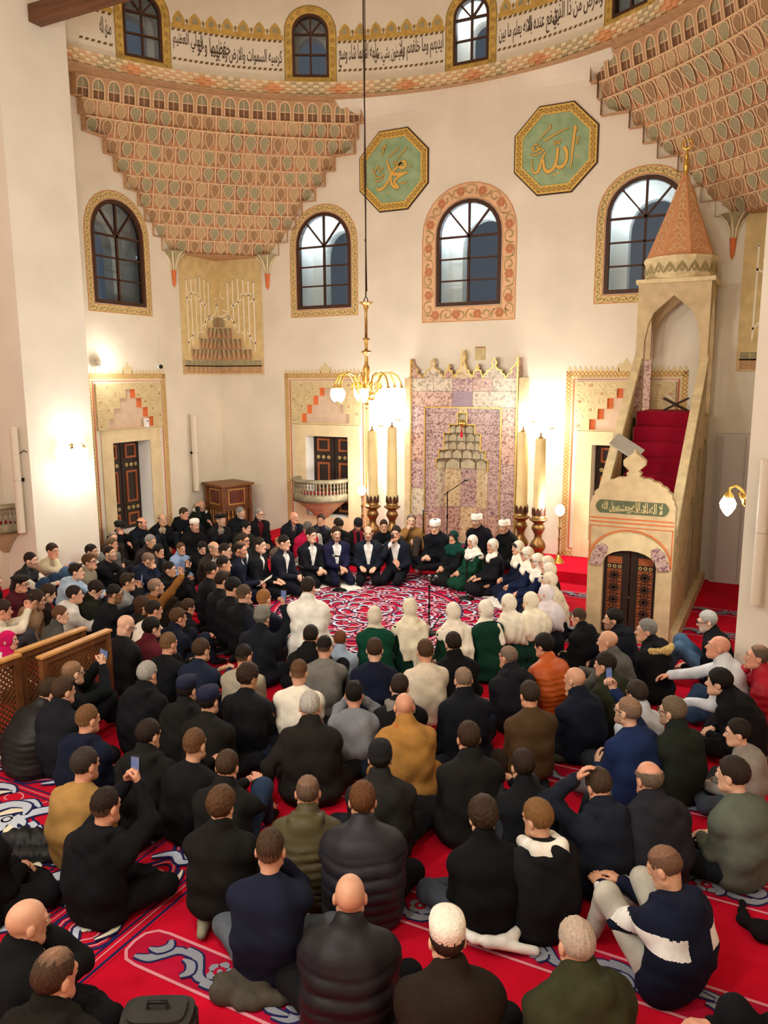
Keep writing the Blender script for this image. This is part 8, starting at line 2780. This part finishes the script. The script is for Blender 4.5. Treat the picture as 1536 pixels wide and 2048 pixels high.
1091,1292|cross|lap|5|15|8|puffer|#b4521d|#15151a|medium|#1a1310|-|fine|1.04|dark-haired man in bright orange puffer jacket with a shoulder strap
923,1362|cross|lap|0|0|15|coat|#14161c|#15161a|buzz|#6b5f50|-||1.06|grey cropped man in black-navy coat behind the black coat
1151,1360|cross|lap|10|10|5|jacket|#161b28|#17191f|bald|#9a8a7a|-||1.06|bald man in navy jacket left of the raised phone
146,1347|knees|phone2|-10|0|0|jacket|#15181a|#131316|buzz|#6b4f38|-|glasses hold=phone wide who=the_man_by_the_lattice_screen|1.05|cropped man in black filming over the lattice screen, knees up
98,1386|lean|lap|0|-15|25|puffer|#1c1b1a|#17171a|short|#3f2e20|-|fine socks=#d9cfc2|1.06|man in black quilted puffer bowing, beside the lattice screen
131,1385|cross|lap|0|-10|5|jacket|#1b1c22|#17171a|quiff|#4a3524|-||1.05|brown-haired man in black jacket next to the quilted puffer, left
179,1441|cross|lap|0|-15|5|hoodie|#151a2b|#6b6252|fade|#7b5634|-|hood|1.03|fair-haired young man in navy hoodie, left
291,1349|cross|lap|0|0|5|jacket|#17171b|#17181c|short|#b4b0a6|-|hood|1.06|white-haired man in black hooded jacket, left of centre
298,1472|cross|lap|0|-15|10|coat|#1b1a19|#17171a|short|#2a1f17|-|hood|1.06|dark-haired man in dark brown hooded coat, left
374,1381|cross|lap|0|-5|5|jacket|#1b1b1a|#17171a|short|#2a1f18|kippah:#151b33|hood|1.03|man in navy cap and black hooded jacket
423,1404|cross|lap|0|-10|5|suit|#1a1815|#15161a|short|#2a1f18|kippah:#171c36|shirt=#e6e2da collar|1.05|man in navy cap and black suit with white collar
386,1491|knees|hug|-5|-5|5|sweater|#161618|#17171a|fade|#6b4a2e|-||1.06|fair man in plain black sweater with close-cropped sides, left of centre
460,1536|knees|hug|-5|5|15|jacket|#1b1a19|#2c3c55|short|#4a3524|-||1.02|brown-haired youth in black jacket and jeans with knee raised
166,1530|cross|lap|0|-15|5|sweater|#a27c46|#1a1a1c|short|#3d332b|-||1.06|man in tan sweater sitting on the figured carpet
206,1614|cross|phone2|-5|-10|5|hoodie|#131317|#141417|fade|#2b1e16|-|hood hold=phone who=the_young_man_in_the_black_hoodie|1.06|young man in black hoodie filming with both hands, lower left
438,1614|seiza|lap|0|-10|10|jacket|#1a1917|#141417|curly|#5b3f26|-|socks=#8d8670|1.0|curly brown-haired man in dark padded jacket kneeling, lower left
-38,1610|cross|lap|-10|0|5|jacket|#0e0e10|#111114|short|#2a1c14|-|stout|1.1|person in black cut off by the left picture edge, lower left
625,1415|cross|back|0|5|10|coat|#221f1c|#17171a|short|#cdc6bc|-|collar|1.1|white-haired man in dark brown coat with small emblem, centre
710,1391|knees|face2|0|0|5|sweater|#83868d|#17181c|quiff|#1a1310|-||1.0|dark-haired youth in pale grey sweater with hands to his face
796,1377|cross|lap|0|-15|15|jacket|#17171a|#17171a|short|#33261c|-|greyhood|1.04|dark-haired man in black jacket with grey hood, centre
813,1415|cross|lap|0|0|10|coat|#a87a3e|#1c222e|bald|#8d8378|-|scarf=#b5623a collar|1.08|bald man in camel coat with rust scarf
761,1519|cross|lap|0|-5|5|jacket|#262524|#1d2028|short|#2a1f18|beanie:#121214|collar|1.06|man in black knit cap and charcoal jacket, centre
937,1478|cross|lap|0|0|5|coat|#1b1a19|#18191c|short|#3f2b1c|-|collar|1.1|brown-haired man in charcoal wool coat, centre right
617,1587|cross|lap|0|5|8|puffer|#4a4229|#17171a|buzz|#3d332b|-|fine hood|1.05|balding man in olive quilted puffer
725,1604|cross|lap|0|0|5|puffer|#26242a|#15161c|short|#6b4426|-|stout|1.1|chestnut-haired man in dark plum quilted puffer
970,1636|cross|lap|0|0|8|sweater|#111113|#3b4048|curly|#3f2d1e|-|turtle waistcoat_tie|1.06|curly-haired man in black sweater with white jacket tied round his hips
540,1703|cross|chin|0|0|5|sweater|#191d2e|#5b6068|fade|#4a3524|-|socks=#e2dccb|1.08|young man in navy sweater with cropped nape, lower centre
693,1795|cross|lap|0|0|3|puffer|#1a181c|#141417|bald|#9a8a7a|-||1.1|bald man in black quilted puffer, lower centre
901,1881|cross|lap|0|0|8|coat|#251d14|#17171a|short|#3a2a1e|kufi:#e9e2d0|stout|1.1|man in cream knitted skull cap and dark brown coat, bottom centre
1060,1391|seiza|lap|0|0|8|suit|#4a3722|#2b2219|short|#3a2d22|-|collar|1.02|man in brown tweed jacket with thinning crown
1051,1533|knees|hug|0|0|5|sweater|#15171a|#303338|short|#33231a|-|turtle|1.05|dark-haired man in black turtleneck, right of centre
1080,1638|cross|lap|5|25|10|hoodie|#18181a|#c9c5bb|short|#8a6238|-|whitehood|1.06|fair-haired man in black hoodie with white hood lining
1199,1574|knees|headL|5|0|25|jacket|#1c202b|#1b1d24|short|#4d3a29|-|hood|1.05|brown-haired man in dark navy jacket resting on raised arm
1295,1560|cross|lap|0|0|10|jacket|#25242a|#1c1c20|balding|#7b6a58|-|hood stout|1.1|balding man in dark grey hooded jacket, right
1470,1550|cross|lap|5|15|5|sweater|#5b6256|#1a2026|short|#33281f|-||1.1|dark-haired man in sage green sweater, right
1327,1737|knees|hug|15|20|25|hoodie|#151a2c|#b9b4a8|buzz|#4a3524|-|hood yoke|1.05|cropped youth in navy and white hooded top, lower right
1146,1890|cross|lap|5|0|10|jacket|#33341f|#17171a|buzz|#a59d8d|-|hood stout|1.12|balding grey man in olive hooded jacket, bottom right
51,1846|cross|chin|-10|-25|10|jacket|#121213|#141417|bald|#6b5a4a|-|stout|1.08|bald man in black jacket leaning his head on his hand, lower left corner
108,1955|cross|lap|-5|-15|10|coat|#191612|#17171a|receding|#4a3524|-|hood|1.1|brown-haired man in dark coat at the bottom left corner
"""
GROUPS = {'M': "men's choir in dark suits", 'I': 'men in black robes and white caps', 'W': "women's choir in headscarves"}
for ln in PEOPLE.strip().split('\n'):
    if ln.startswith('#'): continue
    q = ln.split('|')
    if q[15 - 1] in ('skip',) or q[13] == '.0': continue
    a, b_ = q[0].split(',')
    person(float(a), float(b_), q[1], q[2], float(q[3]), float(q[4]), float(q[5]), q[6], q[7], q[8], q[9], q[10], q[11], q[12], float(q[13]), q[14], GROUPS[q[15]] if len(q) > 15 else 'listeners seated on the carpet')
# ------------------------------------------------------------------ garments and bags left on the carpet
def heap(px, py, name, label, cat, colr, kind, lumps, rz=0.0, quilt=0.0, vox=.014):
    p = onfloor(px, py)
    o_ = []
    U = [('rc', A3(*a), A3(*b), ra, rb) for a, b, ra, rb in lumps]
    l, h = bounds(U, .03)
    l[2] = max(l[2], -.012)
    ax = [np.arange(q, w_ + vox, vox) for q, w_ in zip(l, h)]
    D = field(U, ax, .05)
    X, Y, Z = ax[0][:, None, None], ax[1][None, :, None], ax[2][None, None, :]
    D = D + .010 * np.sin(24 * X + 3 * np.sin(11 * Y)) * np.sin(21 * Y + 2 * np.sin(17 * X)) + .004 * np.sin(60 * X + 40 * Y)
    if quilt: D = D - .012 * np.sqrt(np.abs(np.sin(math.pi * (X + .3 * Y) / quilt)))
    D = np.maximum(D, -Z + .003)
    V, F = nets(ax, D)
    o = link(name, to_mesh(name, V, F, [cloth_mat(colr, kind)]))
    o.location = (p.x, p.y, 0)
    o.rotation_euler = (0, 0, rz)
    tag(o, label, cat)
    return o
heap(545, 1975, 'folded_coat', 'grey-brown coat lying folded between the navy sweater and the bald man', 'coat', '#4b463c', 'wool', [((-.28, .05, .05), (.25, .12, .06), .09, .08), ((-.2, -.08, .03), (.15, -.16, .03), .06, .05), ((-.05, .0, .08), (.2, .02, .07), .07, .06)], .9)
heap(86, 1700, 'puffer_jacket', 'black quilted jacket lying beside the tan sweater', 'jacket', '#1b1b1c', 'puffer', [((-.22, 0, .06), (.22, .05, .06), .10, .09), ((-.1, -.14, .04), (.2, -.12, .04), .06, .06)], .4, .07)
heap(150, 1800, 'rain_jacket', 'dark grey jacket with long sleeve spread behind the filming young man', 'jacket', '#23221f', 'shell', [((-.32, -.1, .03), (.22, .08, .06), .05, .09), ((-.1, .02, .05), (.25, .2, .05), .08, .07)], .5)
heap(545, 1525, 'denim_jacket', 'dark navy jacket dropped in a heap left of the brown coat', 'jacket', '#1a2132', 'cotton', [((-.12, 0, .06), (.12, .03, .07), .10, .10), ((-.1, -.12, .04), (.1, -.1, .04), .05, .05)], .2)
heap(1140, 1515, 'crumpled_jacket', 'olive jacket crumpled on the carpet left of the blue jumper', 'jacket', '#3a382b', 'shell', [((-.15, 0, .06), (.15, .05, .06), .09, .09), ((-.12, -.12, .05), (.12, -.1, .05), .06, .06), ((.0, .05, .1), (.1, .0, .1), .05, .05)], .3)
heap(676, 1462, 'black_jacket', 'black jacket lying beside the pale grey sweater', 'jacket', '#141416', 'shell', [((-.12, 0, .06), (.12, .05, .06), .10, .09)], .3)
heap(1518, 1850, 'black_scarf', 'black garment with a loose strap at the right picture edge', 'garment', '#141416', 'knit', [((-.05, .18, .03), (-.10, .02, .03), .03, .035), ((-.10, .02, .03), (-.04, -.14, .05), .035, .06), ((-.04, -.14, .06), (.2, -.16, .08), .07, .08)], .4)
bp = onfloor(316, 2030, .25)
bag = empty('backpack', (bp.x, bp.y, 0), .5)
tag(bag, 'dark grey backpack top cut by the bottom picture edge', 'backpack')
m = MB()
def PB_(u, v, w): return (u, v, w)
for z0_, z1_, k_ in ((0, .22, 1.0), (.22, .27, .93), (.27, .29, .75)):
    q = [(.21 * k_ * abs(math.cos(a * math.pi / 8)) ** .5 * (1 if math.cos(a * math.pi / 8) > 0 else -1), .13 * k_ * abs(math.sin(a * math.pi / 8)) ** .5 * (1 if math.sin(a * math.pi / 8) > 0 else -1)) for a in range(16)]
    m.slab(q, PB_, z0_, z1_)
m.build('bag_body', [mat('bag_canvas', '#35332f', .8, var=.2, bump=.2, bscale=200)], bag)
m = MB(); m.tube([(-.06, 0, .285), (-.05, 0, .33), (.05, 0, .33), (.06, 0, .285)], .011, 6); m.build('carry_loop', [BLACKP], bag)
m = MB(); m.tube([(.21 * .95 * math.cos(a * math.pi / 8), .13 * .95 * math.sin(a * math.pi / 8), .245) for a in range(17)], .006, 5); m.build('zip', [BLACKM], bag)
cp = onfloor(1172, 1285)
cs = empty('instrument_case', (cp.x, cp.y, 0), -.55)
tag(cs, 'long black case lying on the carpet right of the orange jacket', 'case')
m = MB(); m.box((0, 0, .075), (.62, .24, .13)); m.box((0, 0, .15), (.58, .2, .02)); m.build('case_shell', [mat('case_black', '#141415', .5, bump=.2)], cs)
m = MB(); m.tube([(-.07, -.125, .08), (-.06, -.155, .08), (.06, -.155, .08), (.07, -.125, .08)], .01, 6); m.build('handle', [BLACKP], cs)
for x_ in (-.2, .2):
    m = MB(); m.box((x_, -.125, .09), (.05, .012, .04)); m.build('latch', [mat('latch_steel', '#8a8a88', .4, metal=.8)], cs)
person(1625, 1985, 'knees', 'hug', 62, 0, 0, 'jacket', '#121214', '#15161a', 'short', '#2a1c14', '-', 'socks=#3a3a36', 1.08, 'person in black mostly beyond the right picture edge, in the bottom corner', 'listeners seated on the carpet')
